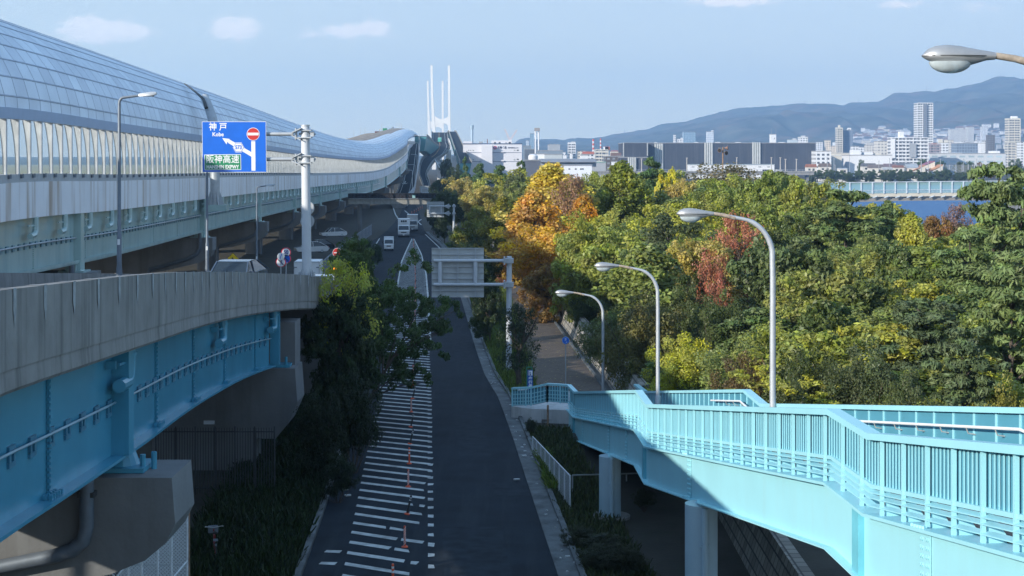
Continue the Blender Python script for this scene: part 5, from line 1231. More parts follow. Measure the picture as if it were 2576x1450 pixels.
# gantry signs by the shelter
def gantry(name, label, px0, px1, py0, py1, pxp, pyb, Y, m):
    o = thing(name, label, 'road sign', P(pxp, pyb, Y)); b = MB(); b.box((P((px0 + px1) / 2, (py0 + py1) / 2, Y)), ((px1 - px0) / F * Y, .4, (py1 - py0) / F * Y)); b.build('board', m, o)
    b = MB(); b.tube([P(pxp, pyb, Y + .4), P(pxp, (py0 + py1) / 2 - 1, Y + .4), P((px0 + px1) / 2, (py0 + py1) / 2 - 1, Y + .4)], .22, 8); b.build('pole', M_galv, o, True); return o
gantry('message_sign', 'dark electronic message sign with a reddish face above the shelter', 943, 966, 330.5, 335, 949, 352, 880, mat('message_sign_face', (.10, .03, .03), .5))
gantry('guide_sign', 'small green guide sign on a gantry above the shelter crown', 963, 974, 323, 329, 955, 352, 950, M_green)
gantry('gantry_sign', 'grey sign gantry at the mouth of the climbing ramp', 1023, 1044, 355.5, 363, 1022.5, 395, 700, M_galv)
for i, px in enumerate((960, 953, 986, 996, 1001, 1005, 1009, 1011, 907, 890, 918)):
    Y = 1150 + 20 * i; p = P(px, 352, Y); pt = P(px, (312, 340, 318, 311.5, 311, 311, 314, 313, 322, 328, 321)[i], Y)
    o = thing('lamp_post', 'very thin distant lamp post rising above the expressway shelter', 'lamp post', p, 'thin lamp posts above the shelter'); b = MB(); b.tube([p, pt, pt + V((.9, 0, .1))], .14, 6); b.build('pole', M_galv, o)
# towers of the cable-stayed bridge
M_tower = mat('white_bridge_paint', (.74, .74, .74), .5, var=.04, scale=.05)
def tower(label, D, left, right, top, beam, flare):
    """left/right: (px centre at top, half width, px centre at foot, half width at foot)"""
    r = thing('bridge_tower', label, 'bridge tower', P((left[0] + right[0]) / 2, HY, D) + V((0, 0, -16)), 'towers of the cable-stayed bridge')
    for c0, w0, c1, w1, sgn in (left + (1,), right + (-1,)):
        rings = []
        for k in range(13):
            py = top + (345 - top) * k / 12; t = k / 12
            f = max(0, t - .45) / .55; c = c0 + (c1 - c0) * t ** 1.6; w = w0 + (w1 - w0) * f ** 1.4
            p = P(c, py, D); hw = w / F * D
            rings.append([p + V((-hw, -2.2, 0)), p + V((hw, -2.2, 0)), p + V((hw, 2.2, 0)), p + V((-hw, 2.2, 0))])
        rings.append([q + V((0, 0, -rings[-1][0].z - 16)) for q in rings[-1]])
        b = MB().loft(rings); leg = b.build('leg', M_tower, r)
        b = MB(); b.box(P(c0, top - 1, D), (w0 * 1.5 / F * D, 3.4, 1.4)); b.build('mast_cap', M_galv, leg)
    x0, x1, y0, y1, arch = beam
    up = []; lo = []
    for k in range(13):
        t = k / 12; px = x0 + (x1 - x0) * t; e = (2 * t - 1) ** 2
        up.append(P(px, y0 - arch * e * .9, D - 1.8)); lo.append(P(px, y1 + arch * e * e, D - 1.8))
    b = MB(); b.prism(up + lo[::-1], V((0, 3.6, 0))); b.build('crossbeam', M_tower, r); return r
tower('nearer white bridge tower, the pair of taller legs with an arched crossbeam', 2180.0, (1085.8, 2.7, 1092, 5.0), (1129.6, 2.8, 1130.8, 3.1), 166, (1094, 1129, 300, 311, 9), 1)
tower('farther white bridge tower, its two shorter legs standing between and beside the nearer pair', 2612.0, (1076.2, 2.2, 1080.5, 4.4), (1113.5, 2.4, 1114.2, 2.7), 204.7, (1082, 1113, 311, 320, 8), 1)
# far vehicles
def far_vehicle(name, label, cat, px0, px1, py0, py1, Y, L, m, m2, h2=.5, em=None):
    w = (px1 - px0) / F * Y; h = (py1 - py0) / F * Y; p = P((px0 + px1) / 2, py1, Y); r = thing(name, label, cat, p)
    b = MB(); b.loft([[p + V((k * w / 2, y, z)) for y, z in ((0, .3), (0, h * h2), (L * .08, h * .62), (L * .25, h), (L * .9, h), (L, h * h2), (L, .3))] for k in (-1, -.9, .9, 1)]); b.build('body', m, r)
    b = MB(); b.box(p + V((0, .06 + L * .09, h * .76)), (w * .86, .5, h * .3)); b.build('windscreen', m2, r)
    b = MB()
    for s in (-1, 1):
        for y in (L * .2, L * .78): b.tube([p + V((s * w * .38, y, .35)), p + V((s * w * .49, y, .35))], .35, 10)
    b.build('wheels', M_tyre, r); return r
far_vehicle('car', 'distant white car on the shaded hump of the winding road', 'car', 1085.2, 1092.6, 378, 384.2, 1085, 4.4, PWh, M_glassd)
far_vehicle('car', 'distant dark car just ahead of the white one on the winding road', 'car', 1088.6, 1095, 370, 376.5, 1150, 4.4, PSv, M_glassd)
far_vehicle('bus', 'distant green and white bus near the crest of the hump', 'bus', 1101.5, 1110, 346, 357.8, 1215, 9, mat('bus_green', (.10, .42, .36), .4), M_white, .85)

# ================================================================== city
def uvbox(b, x0, x1, y0, y1, z0, z1, mi=0):
    for q, u in (([(x0, y0, z0), (x1, y0, z0), (x1, y0, z1), (x0, y0, z1)], (0, x1 - x0)), ([(x1, y0, z0), (x1, y1, z0), (x1, y1, z1), (x1, y0, z1)], (0, y1 - y0)), ([(x1, y1, z0), (x0, y1, z0), (x0, y1, z1), (x1, y1, z1)], (0, x1 - x0)), ([(x0, y1, z0), (x0, y0, z0), (x0, y0, z1), (x0, y1, z1)], (0, y1 - y0))):
        b.add(q, [(0, 1, 2, 3)], mi, [(u[0] + .01, .01), (u[1], .01), (u[1], z1 - z0), (u[0] + .01, z1 - z0)])
    b.add([(x0, y0, z1), (x1, y0, z1), (x1, y1, z1), (x0, y1, z1)], [(0, 1, 2, 3)], mi, [(.02, .02)] * 4)
    return b
def facade(name, wall, win, w, h, gap=.9, rough=.6):
    if name in MATS: return MATS[name]
    m = bpy.data.materials.new(name); m.use_nodes = True; t = m.node_tree; pb = t.nodes['Principled BSDF']; pb.inputs['Roughness'].default_value = rough
    tc = t.nodes.new('ShaderNodeTexCoord'); br = t.nodes.new('ShaderNodeTexBrick'); br.offset = 0; br.inputs['Scale'].default_value = .05
    br.inputs['Brick Width'].default_value = w * .05; br.inputs['Row Height'].default_value = h * .05; br.inputs['Mortar Size'].default_value = min(.12, gap * .05); br.inputs['Mortar Smooth'].default_value = 0
    br.inputs['Color1'].default_value = tuple(win) + (1,); br.inputs['Color2'].default_value = tuple(c * 1.5 for c in win) + (1,); br.inputs['Mortar'].default_value = tuple(wall) + (1,)
    t.links.new(tc.outputs['UV'], br.inputs['Vector']); t.links.new(br.outputs['Color'], pb.inputs['Base Color']); MATS[name] = m; return m
W1 = (.74, .75, .77); W2 = (.55, .56, .58); W3 = (.66, .60, .52); DK = (.05, .06, .08)
C_white = mat('city_white_wall', W1, .7, var=.06, scale=.05); C_cream = mat('city_cream_wall', (.66, .62, .54), .7, var=.08, scale=.05); C_grey = mat('city_grey_wall', (.36, .38, .41), .7, var=.1, scale=.05)
C_roofg = mat('city_grey_roof', (.28, .29, .31), .8, var=.15, scale=.1); C_blue = mat('city_blue_grey', (.20, .25, .31), .6, var=.1, scale=.05)
def box_at(px0, px1, pyt, Y, depth, zb=-15.2): return ((px0 - CX) / F * Y, (px1 - CX) / F * Y, Y, Y + depth, zb, (HY - pyt) / F * Y)
def bld(label, px0, px1, pyt, Y, depth, style='grid', m=None, fl=3.2, cat='building', name='building', tops=(), zb=-15.2, wm=None, group=None, roof=None):
    x0, x1, y0, y1, z0, z1 = box_at(px0, px1, pyt, Y, depth, zb); r = thing(name, label, cat, ((x0 + x1) / 2, Y, z0), group)
    if style == 'bands':
        b = MB(); uvbox(b, x0 + .6, x1 - .6, y0 + .8, y1, z0, z1 - .3); b.build('wall', wm or facade('band_recess', (.34, .36, .40), DK, 3.4, 3.2, .7), r)
        b = MB(); z = z0 + fl
        while z < z1 + .1: b.box(((x0 + x1) / 2, (y0 + y1) / 2, z - .35), (x1 - x0, y1 - y0, fl * .42)); z += fl
        b.build('balconies', m or C_white, r)
        b = MB(); n = max(2, int((x1 - x0) / 6))
        for k in range(n + 1): b.box((x0 + (x1 - x0) * k / n, y0 + .5, (z0 + z1) / 2), (.5, 1.3, z1 - z0))
        b.build('party_walls', m or C_white, r)
        b = MB(); b.box(((x0 + x1) / 2, (y0 + y1) / 2, z1 + .35), (x1 - x0, y1 - y0, .7)); b.build('roof', m or C_white, r)
    else:
        b = MB(); uvbox(b, x0, x1, y0, y1, z0, z1); b.build('wall', m or facade('white_grid', W1, DK, 4, 3.4, .9), r)
        b = MB(); b.box(((x0 + x1) / 2, (y0 + y1) / 2, z1 + .2), (x1 - x0 + .5, y1 - y0 + .5, .6)); b.build('roof', roof or C_roofg, r)
    for i, (a, b_, t, mm) in enumerate(tops):
        q = box_at(a, b_, t, Y + 2, max(3, depth * .4)); b = MB(); b.box(((q[0] + q[1]) / 2, (q[2] + q[3]) / 2, (z1 + q[5]) / 2), (q[1] - q[0], q[3] - q[2], q[5] - z1)); b.build('roof_block', mm or C_white, r)
    return r
def win(r, px0, px1, py0, py1, Y, m=None, name='window'):
    b = MB(); p0, p1 = P(px0, py1, Y), P(px1, py0, Y); b.box(((p0.x + p1.x) / 2, Y - .03, (p0.z + p1.z) / 2), (p1.x - p0.x, .12, p1.z - p0.z)); b.build(name, m or M_glassd, r)
# white food factory with lettering
FY = 1000.0
C_fac = mat('factory_white_panels', (.66, .66, .70), .6, var=.04, scale=.1)
r = bld('long white factory with dark blue bands and lettering, by the bridge', 1165, 1313, 362.8, FY, 40, 'plain', C_fac, tops=((1165, 1188, 356, C_fac), (1236, 1288, 353.6, C_fac), (1205, 1213, 356.5, C_grey)), name='factory', cat='factory', roof=mat('factory_blue_trim', (.05, .08, .16), .5))
b = MB(); q = box_at(1211, 1238.5, 366, FY - 6, 6); b.box(((q[0] + q[1]) / 2, q[2] + 2.95, (q[4] + q[5]) / 2), (q[1] - q[0], 5.9, q[5] - q[4])); b.build('stair_block', C_fac, r)
for py in (384, 406.5): win(r, 1165, 1312, py - .5, py + .6, FY - .05, mat('factory_blue_trim', (.05, .08, .16), .5), 'blue_band')
for a in ((1178, 1180, 377.5, 379), (1183, 1185, 377.5, 379), (1189.5, 1191.5, 377.5, 380), (1178, 1180, 401, 402.5), (1183, 1185, 401, 402.5), (1189.5, 1191.5, 401, 402.5), (1292, 1296.5, 377, 380), (1300, 1305, 377, 379.8), (1292, 1296.5, 400, 404), (1300, 1305, 399.8, 402.5), (1243, 1247.5, 358, 361), (1254.5, 1259, 358, 361), (1271, 1275, 358, 361), (1279.5, 1284.5, 357.5, 361)):
    win(r, *a, FY if a[2] > 362 else FY + 1.9, m=C_grey if a[0] in (1292, 1271) else None)
win(r, 1255, 1267, 380.5, 383.5, FY - 1.2, C_fac, 'canopy'); win(r, 1255, 1267, 402.5, 406, FY - 1.2, C_fac, 'canopy'); win(r, 1257, 1263, 384, 398, FY - .4, C_fac, 'stair_panel')
mlogo = mat('logo_red', (.55, .05, .10), .5); mnavy = mat('lettering_navy', (.03, .05, .12), .5)
c = P(1245.3, 371.8, FY - .15); b = MB(); n = 28
b.loft([[c + V((rr * math.cos(2 * math.pi * k / n), -.1, rr * math.sin(2 * math.pi * k / n))) for rr in (1.15, .62)] for k in range(n + 1)], closed=False, cap=False); b.build('round_logo', mlogo, r)
b = MB(); b.box(c + V((.1, -.14, -.1)), (1.5, .05, .38)); b.box(c + V((.35, -.16, .35)), (.7, .05, .3)); b.build('logo_bar', mat('logo_blue', (.12, .16, .40), .5), r)
text(r, '月島食品', 1.75, facing(P(1262.8, 371.7, FY - .25)), mnavy, bold=.05, sx=.86); text(r, '神戸物流センター', 1.0, facing(P(1292, 372.4, FY - .25)), mnavy, bold=.04, sx=.9)
def stack(label, px, py0, py1, wpx, Y, m, cap=None, group=None, name='chimney', bands=None):
    r = thing(name, label, 'chimney', (P(px, py1, Y).x, Y, -15), group); p1 = P(px, py0, Y); rad = wpx / 2 / F * Y; base = V((p1.x, Y, -15))
    b = MB(); b.tube([base, p1], [rad * 1.05, rad], 16); b.build('shaft', m, r, True)
    if bands:
        n = 6
        for k in range(0, n, 2):
            z0 = P(px, py0 + (py1 - py0) * k / n, Y).z; z1 = P(px, py0 + (py1 - py0) * (k + 1) / n, Y).z; b = MB(); b.tube([V((p1.x, Y, z1)), V((p1.x, Y, z0))], rad * 1.06, 16); b.build('red_band', bands, r, True)
    if cap:
        b = MB(); z0 = P(px, py0 + cap[1], Y).z; b.tube([V((p1.x, Y, z0)), V((p1.x, Y, z0 + .01)), p1 + V((0, 0, .1)), p1 + V((0, 0, .4))], [rad, rad * cap[0], rad * cap[0], rad], 18); b.build('flared_head', cap[2], r, True)
    return r
stack('slender pale blue chimney with a flared head above the white factory', 1187.3, 316, 364, 6.6, 1250, mat('chimney_blue', (.42, .54, .66), .5), (1.32, 8.5, mat('chimney_head', (.33, .45, .55), .5)))
r = stack('twin white chimneys joined by a brown head', 1347.2, 323, 382, 4.0, 1700, C_white, name='twin_chimney')
b = MB(); p1 = P(1355, 323, 1700); b.tube([V((p1.x, 1700, -15)), p1], 4.0 / 2 / F * 1700, 16); b.build('shaft', C_white, r, True)
b = MB(); pa_, pb2 = P(1344.4, 329.5, 1698), P(1358, 322, 1698); b.box(((pa_.x + pb2.x) / 2, 1700, (pa_.z + pb2.z) / 2), (pb2.x - pa_.x, 6.5, pb2.z - pa_.z)); b.build('head', mat('chimney_brown', (.30, .26, .24), .7), r)
stack('thin dark red chimney on the factory roof', 1226, 350, 364, 2.2, 1100, mat('chimney_maroon', (.22, .12, .12), .6))
CR = mat('chimney_red', (.62, .10, .07), .6)
stack('red and white banded chimney with faint smoke, taller of the pair', 1492.6, 350.5, 382, 4.6, 1900, C_white, bands=CR); stack('red and white banded chimney, slimmer of the pair', 1511, 348.8, 378, 3.2, 2000, C_white, bands=CR)
def crane(label, px, py, dx, dy, Y):
    r = thing('tower_crane', label, 'crane', P(px, py, Y), 'cranes behind the white factory'); b = MB(); p, q = P(px, py, Y), P(px + dx, py + dy, Y); d = (q - p); s = V((-d.z, 0, d.x)).normalized() * .9
    for off in (s, -s): b.beam(p + off, q + off * .5, .35, .35)
    for k in range(14): b.beam(p.lerp(q, k / 14) + s * (1 if k % 2 else -1), p.lerp(q, (k + 1) / 14) + s * (-1 if k % 2 else 1), .25, .25)
    b.build('jib', mat('crane_pink', (.62, .45, .45), .6), r); b = MB(); b.beam(P(px, 375, Y), p, 1.6, 1.6); b.build('mast', C_white, r)
crane('pale lattice crane leaning left behind the white factory', 1282, 352, -12, -27, 1800); crane('pale lattice crane leaning right behind the white factory', 1284, 352, 16, -25, 1830)
GW = facade('glass_blue', (.30, .40, .50), (.10, .18, .26), 3, 3.4, .5, .25)
bld('slim bluish glass tower beside the twin chimneys', 1333.5, 1343.5, 336, 2600, 25, 'grid', GW); bld('shorter bluish tower with pale floors', 1323.3, 1331, 354, 2400, 20, 'grid', facade('pale_blue_grid', (.45, .52, .60), (.18, .24, .32), 3, 3.2, .8))
bld('pale concrete block with rooftop boxes left of the round flats', 1379, 1409, 364.5, 1900, 30, 'plain', C_grey, tops=((1383, 1388, 362.6, C_grey), (1393, 1397, 362.4, C_grey), (1401, 1405, 362.7, C_grey)))
bld('slender white apartment tower of curved balconies', 1429, 1448, 360, 1950, 18, 'bands', tops=((1437, 1448, 356, C_grey),))
bld('white apartment block with red roof block near the banded chimneys', 1497, 1530, 378, 1500, 20, 'bands', C_cream, tops=((1519, 1531, 369.5, C_white), (1522, 1534, 368.8, mat('roof_tile_red', (.42, .12, .08), .8))))
bld('low dark block right of the white factory', 1316, 1336, 368, 1500, 25, 'plain', C_blue); bld('dark industrial block under the twin chimneys', 1320, 1345, 376, 1450, 25, 'plain', mat('dark_plant', (.10, .12, .15), .7, var=.2, scale=.1))
bld('grey-roofed plant hall with small vents', 1352, 1416, 379.5, 1350, 30, 'plain', C_blue, tops=((1391, 1395, 377.5, C_white), (1360, 1365, 378, C_grey), (1374, 1378, 378.2, C_grey)))
bld('white plant hall with a pale roof edge', 1333, 1372, 388, 1280, 30, 'plain', C_white)
bld('long pale plant building behind the sheds', 1371, 1414, 389, 1250, 30, 'plain', mat('plant_grey_white', (.48, .52, .54), .7))
r = thing('storage_tank', 'white domed storage tank by the dark warehouse', 'storage tank', (P(1341, 400, 1150).x, 1150, -15)); c = P(1341, 393.5, 1150); b = MB(); b.tube([V((c.x, 1150, -15)), c], 3.6, 24); b.build('shell', C_white, r, True); b = MB(); b.sphere(c, 3.6, 24, 6, sc=(1, 1, .45), zmin=0); b.build('dome', C_white, r, True)
bld('dark windowless warehouse above the tree tops', 1319.5, 1360, 404, 900, 40, 'plain', mat('warehouse_dark', (.10, .11, .14), .7, var=.15, scale=.1), name='warehouse', cat='warehouse', roof=C_roofg)
r = bld('long low shed with a grey saw-edged roof', 1358, 1500, 408.5, 960, 40, 'plain', C_grey, name='shed', cat='shed'); 
b = MB(); p0, p1 = P(1357, 408.5, 955), P(1501, 408.5, 955); b.prism([p0, V((p0.x, 955, p0.z + .3)), V((p0.x, 975, p0.z + 2.2)), V((p0.x, 995, p0.z + .3))], V((p1.x - p0.x, 0, 0))); b.build('pitched_roof', C_roofg, r)
r = bld('long white shed with square windows behind the yellow tree', 1389, 1489, 416.5, 800, 20, 'plain', C_white, name='shed', cat='shed')
for px in (1405, 1430, 1446, 1459, 1464): win(r, px, px + 4.5, 424, 427, 800)
bld('white block with a red tiled roof left of the banded chimneys', 1465, 1497, 389, 1550, 30, 'grid', facade('white_grid', W1, DK, 4, 3.4, .9), tops=((1466, 1495, 381.5, mat('roof_tile_red', (.42, .12, .08), .8)),))
bld('low building under a red roof next to the dark slab', 1537, 1556, 382, 1700, 20, 'plain', C_cream, tops=((1538, 1555, 379, mat('roof_tile_red', (.42, .12, .08), .8)),))
bld('dark brown office block at the corner of the grey slab', 1524, 1568, 394, 1150, 30, 'grid', facade('brown_grid', (.10, .085, .08), (.22, .24, .27), 4, 3.4, 1.0), tops=((1538, 1563, 384.5, mat('brown_upper', (.16, .10, .09), .7)),))
bld('small green-roofed hall before the brown office', 1492, 1524, 409, 1050, 30, 'plain', C_grey, roof=mat('roof_green', (.22, .36, .33), .7)); bld('white water-treatment hall with pipes', 1462, 1480, 391, 1300, 20, 'plain', C_white)
# long dark building under netting with pale pillars
DBY = 1300.0
M_net = mat('dark_netting', (.05, .06, .085), .9, var=.2, scale=.05, streak=.55, streak_col=(.12, .13, .15), stretch=(.22, .22, .01)); M_pil = mat('pale_netting_pillar', (.42, .44, .44), .9, var=.1, scale=.3)
r = bld('very long dark netted building with pale pillars standing over the trees', 1568, 2052, 360.5, DBY, 60, 'plain', M_net, name='netted_building', roof=C_roofg)
def pillar(px0, px1, py0, py1, Y):
    b = MB(); p0, p1 = P(px0, py1, Y), P(px1, py0, Y); n = 4; w = (p1.x - p0.x) / n
    for k in range(n): b.tube([V((p0.x + w * (k + .5), Y, p0.z)), V((p0.x + w * (k + .5), Y, p1.z))], w * .52, 10)
    b.build('pillar', M_pil, r, True)
for a in ((1646.5, 1669, 361.5, 430), (1772, 1794, 359.5, 430), (1892.5, 1914, 358, 430)): pillar(*a, DBY - .4)
q = box_at(1568, 1629, 360, DBY - 12, 12); b = MB(); b.box(((q[0] + q[1]) / 2, (q[2] + q[3]) / 2 - .1, (q[4] + q[5]) / 2), (q[1] - q[0], 11.9, q[5] - q[4])); b.build('front_wing', M_net, r)
for px in (1567.3, 1627.3): win(r, px, px + 2.6, 359.5, 392 if px > 1600 else 405, DBY - 12.2, M_pil, 'edge_strip')
for px0, px1 in ((1647, 1653), (1748, 1756), (1800, 1812), (1851, 1863), (1960, 1975)):
    b = MB(); p0, p1 = P(px0, 360.5, DBY + 10), P(px1, 358.5, DBY + 10); b.box(((p0.x + p1.x) / 2, DBY + 12, p0.z + .2), (p1.x - p0.x, 4, 1.3)); b.build('roof_vent', C_white, r)
r = bld('lower dark netted annexe with a pale ribbed pillar', 1562, 1632, 397, 1120, 40, 'plain', M_net, name='netted_annexe', roof=C_roofg); pillar(1579.5, 1601, 396.3, 430, 1119)
bld('white box hut beside the netted annexe', 1540, 1552, 407, 1000, 8, 'plain', C_white, name='hut', cat='hut')
r = bld('long low white shed in front of the dark netted building', 1736, 1948, 415, 1180, 20, 'plain', C_white, name='shed', cat='shed', roof=mat('shed_roof', (.34, .40, .44), .6))
for px in (1740, 1908, 1930): win(r, px, px + 7, 419.5, 421, 1180)
for i, (px, pt, pb3) in enumerate(((1728, 397, 430), (1853.5, 396, 418), (1940.5, 396, 429), (1963, 396, 429), (1976, 400, 428), (2003.5, 400, 428), (1614, 399, 412))):
    p = P(px, pb3, 1090); o = thing('utility_pole', 'slim pale pole standing before the dark netted building', 'pole', p, 'poles before the netted building'); b = MB(); b.tube([V((p.x, 1090, -12)), P(px, pt, 1090)], [.45, .3], 8); b.box(P(px, pt + 1, 1090), (1.4, .4, .5)); b.build('pole', mat('pole_pale', (.45, .42, .38), .7), o)
# loudspeaker mast above the trees
r = thing('loudspeaker_mast', 'rusty mast carrying three horn loudspeakers above the tree tops', 'loudspeaker mast', V((P(1818, 400, 260).x, 260, -13))); b = MB(); b.tube([V((P(1818, 400, 260).x, 260, -13)), P(1818.5, 370, 260)], .1, 10); b.build('mast', M_rust, r, True)
M_horn = mat('horn_brown', (.20, .12, .09), .5, var=.2)
def horn(px, py, d, s=1.0):
    c = P(px, py, 260); d = V(d).normalized(); pts = [c - d * .45 * s, c - d * .2 * s, c + d * .1 * s, c + d * .3 * s]; b = MB(); b.tube(pts, [.07 * s, .09 * s, .2 * s, .34 * s], 16); b.build('horn', M_horn, r, True)
    b = MB(); b.tube([c + d * .301 * s, c + d * .31 * s], .29 * s, 16); b.build('horn_mouth', M_black, r, True)
horn(1826, 372.5, (1, -.3, 0), 1.15); horn(1811, 378.5, (-.35, -1, -.1), 1.0); horn(1825, 385, (.45, -1, -.15), 1.05)
b = MB(); b.beam(P(1808, 372.5, 260), P(1828, 372.5, 260), .12, .12); b.beam(P(1810, 382, 260), P(1827, 382, 260), .1, .1); b.box(P(1810, 372.5, 260), (.35, .3, .25)); b.build('crossarm', M_galvd, r)
# towers behind
bld('slim white tower first behind the long dark building', 1695.5, 1700.5, 340, 2600, 12, 'grid', facade('white_grid', W1, DK, 4, 3.4, .9)); bld('pale low block between two towers behind the dark building', 1704, 1719, 350, 2600, 20, 'grid', facade('white_grid', W1, DK, 4, 3.4, .9), tops=((1713, 1718, 347, C_white),))
bld('broad blue glass block behind the dark netted building', 1720, 1750, 332.5, 3000, 25, 'grid', GW, tops=((1720, 1729, 334.5, C_white),)); bld('white high-rise with blue windows behind the dark building', 1779, 1795, 331.5, 2700, 16, 'grid', facade('white_blue_grid', (.62, .66, .72), (.2, .28, .38), 3.4, 3.2, .8), tops=((1790, 1795, 328.5, C_white),))
r = bld('white plain tower with two antennas behind the dark building', 1939, 1952.5, 338.5, 1900, 10, 'plain', C_white); win(r, 1947, 1949, 347, 350, 1900)
for px in (1940.5, 1952): b = MB(); b.beam(P(px, 338.5, 1904), P(px, 323.5, 1904), .3, .3); b.beam(P(px - 1, 328, 1904), P(px + 1, 328, 1904), .2, .2); b.beam(P(px - 1.3, 333, 1904), P(px + 1.3, 333, 1904), .2, .2); b.build('antenna', C_grey, r)
bld('pale flats with stepped roof at the end of the dark building', 2012.5, 2032.5, 345, 2300, 18, 'grid', facade('white_grid', W1, DK, 4, 3.4, .9), tops=((2017, 2026, 341.7, C_white),)); bld('small pale block with a round roof tank', 1985, 2006, 352, 2100, 15, 'plain', mat('pale_blue_wall', (.48, .56, .62), .7), tops=((1995, 2003, 349, C_white),))
# right hand city
r = bld('light slender flats of the twin-slab tower on the city edge', 2106.5, 2120, 322, 2300, 16, 'bands', C_cream, tops=((2110, 2114, 315, C_cream),)); bld('dark blue slab of the twin-slab tower on the city edge', 2120, 2146, 328, 2310, 16, 'grid', facade('dark_blue_grid', (.20, .25, .33), (.10, .13, .19), 3.2, 3.2, .6), tops=((2130, 2138, 325.5, C_white), (2134, 2141, 322, C_white)))
r = bld('tallest dark-banded residential tower in the city', 2308, 2347, 260.5, 2050, 20, 'bands', C_white, 3.1, wm=facade('tall_tower_recess', (.40, .42, .46), DK, 3.4, 3.1, .7), tops=((2312, 2345, 257, C_blue),))
b = MB(); q = box_at(2323, 2332, 262, 2049, 2); b.box(((q[0] + q[1]) / 2, q[2] - .2, (q[4] + q[5]) / 2), (q[1] - q[0], 1.6, q[5] - q[4])); b.build('dark_centre_strip', mat('tower_strip', (.18, .20, .24), .4), r)
r = bld('broad white slab of flats with a pale stair panel before the tall tower', 2242, 2335.5, 347.5, 1450, 16, 'bands', C_white, 3.3, tops=((2263, 2274, 331.5, C_white),)); win(r, 2288, 2305, 361, 396, 1448.7, C_grey, 'stair_panel'); win(r, 2242, 2252, 349, 398, 1449, C_white, 'end_wall')
bld('stepped cream flats left of the broad white slab', 2207, 2242, 356, 1600, 16, 'grid', facade('cream_grid', (.62, .60, .56), (.2, .2, .22), 3.5, 3.2, .8)); bld('wide white factory block among the city roofs', 2137, 2244, 391, 1300, 30, 'plain', C_white, tops=((2145, 2165, 378, C_white), (2176, 2196, 383, C_white), (2203, 2215, 386, C_cream)))
bld('low cream works hall with a pale roof', 2091, 2190, 392, 1350, 30, 'plain', C_cream, roof=mat('roof_pale', (.62, .64, .64), .6)); bld('small brick-coloured flats by the netted building', 2076, 2092, 380, 1500, 12, 'grid', facade('tan_grid', W3, DK, 3.4, 3.2, .9)); bld('white footbridge-linked hall next to the netted building', 2053, 2091, 381, 1280, 20, 'grid', facade('white_grid', W1, DK, 4, 3.4, .9))
bld('cream tower with round roof tank at the picture edge', 2538.5, 2567, 299, 2000, 18, 'bands', C_cream, 3.2, tops=((2546, 2560, 292.5, C_white),)); bld('blue-fronted office behind white gable walls', 2406, 2460, 361, 1700, 20, 'grid', facade('blue_office', (.24, .30, .38), (.10, .13, .18), 3, 3.2, .5), tops=((2405, 2413, 358.5, C_white),))
bld('long pale shopping hall with a round corner', 2340, 2530, 387, 1500, 60, 'grid', facade('mall_grid', (.58, .60, .62), (.30, .38, .42), 9, 5, 1.6), tops=((2505, 2516, 380, C_white), (2370, 2420, 385, C_white))); bld('purple-grey flats right of the tall tower', 2341, 2366, 363, 1800, 14, 'bands', mat('flats_mauve', (.36, .30, .32), .7), tops=((2346, 2357, 360.5, mat('roof_tile_red', (.42, .12, .08), .8)),))
bld('white twin-topped flats beside the mauve flats', 2362, 2386, 360, 1900, 14, 'grid', facade('white_grid', W1, DK, 4, 3.4, .9), tops=((2363, 2372, 350.5, C_cream), (2375, 2384, 352, C_cream))); bld('grey brown tower between hillside houses', 2487, 2503, 340, 2400, 14, 'grid', facade('brown_grid', (.10, .085, .08), (.22, .24, .27), 4, 3.4, 1.0)); bld('low office with strip windows left of the cream tower', 2536, 2556, 360, 1850, 14, 'bands', C_cream); bld('pale hospital block on the hill foot', 2391, 2432, 326, 4300, 25, 'grid', facade('cream_grid', (.62, .60, .56), (.2, .2, .22), 3.5, 3.2, .8), zb=40); bld('second pale block on the hill foot', 2434, 2450, 320, 4400, 25, 'grid', facade('cream_grid', (.62, .60, .56), (.2, .2, .22), 3.5, 3.2, .8), zb=40); bld('twin pale flats on the hill foot', 2471, 2485, 319, 4300, 20, 'grid', facade('white_grid', W1, DK, 4, 3.4, .9), zb=40)
bld('flat-roofed cream works between netted building and city', 2090, 2137, 385.5, 1550, 20, 'plain', C_cream); bld('row of pale mid-rise flats under the hillside', 2150, 2180, 371, 2200, 14, 'grid', facade('white_grid', W1, DK, 4, 3.4, .9)); bld('cream mid-rise flats beside the stepped block', 2180, 2207, 366, 2100, 14, 'grid', facade('cream_grid', (.62, .60, .56), (.2, .2, .22), 3.5, 3.2, .8))
rn = random.Random(11); i = 0
kinds_ = [facade('white_grid', W1, DK, 4, 3.4, .9), facade('cream_grid', (.62, .60, .56), (.2, .2, .22), 3.5, 3.2, .8), facade('tan_grid', W3, DK, 3.4, 3.2, .9), C_white, C_grey]
for _ in range(46):
    px = rn.uniform(2040, 2590); w = rn.uniform(7, 18); Y = rn.uniform(1900, 3600); bld('pale mid-rise block in the dense city below the hills', px, px + w, rn.uniform(352, 378), Y, 14, 'grid', rn.choice(kinds_), group='city blocks below the hills')
for _ in range(14):
    px = rn.uniform(1395, 1560); w = rn.uniform(5, 14); Y = rn.uniform(1700, 2600); bld('small pale works building beyond the white sheds', px, px + w, rn.uniform(379, 392), Y, 14, 'grid', rn.choice(kinds_), group='works buildings beyond the sheds')
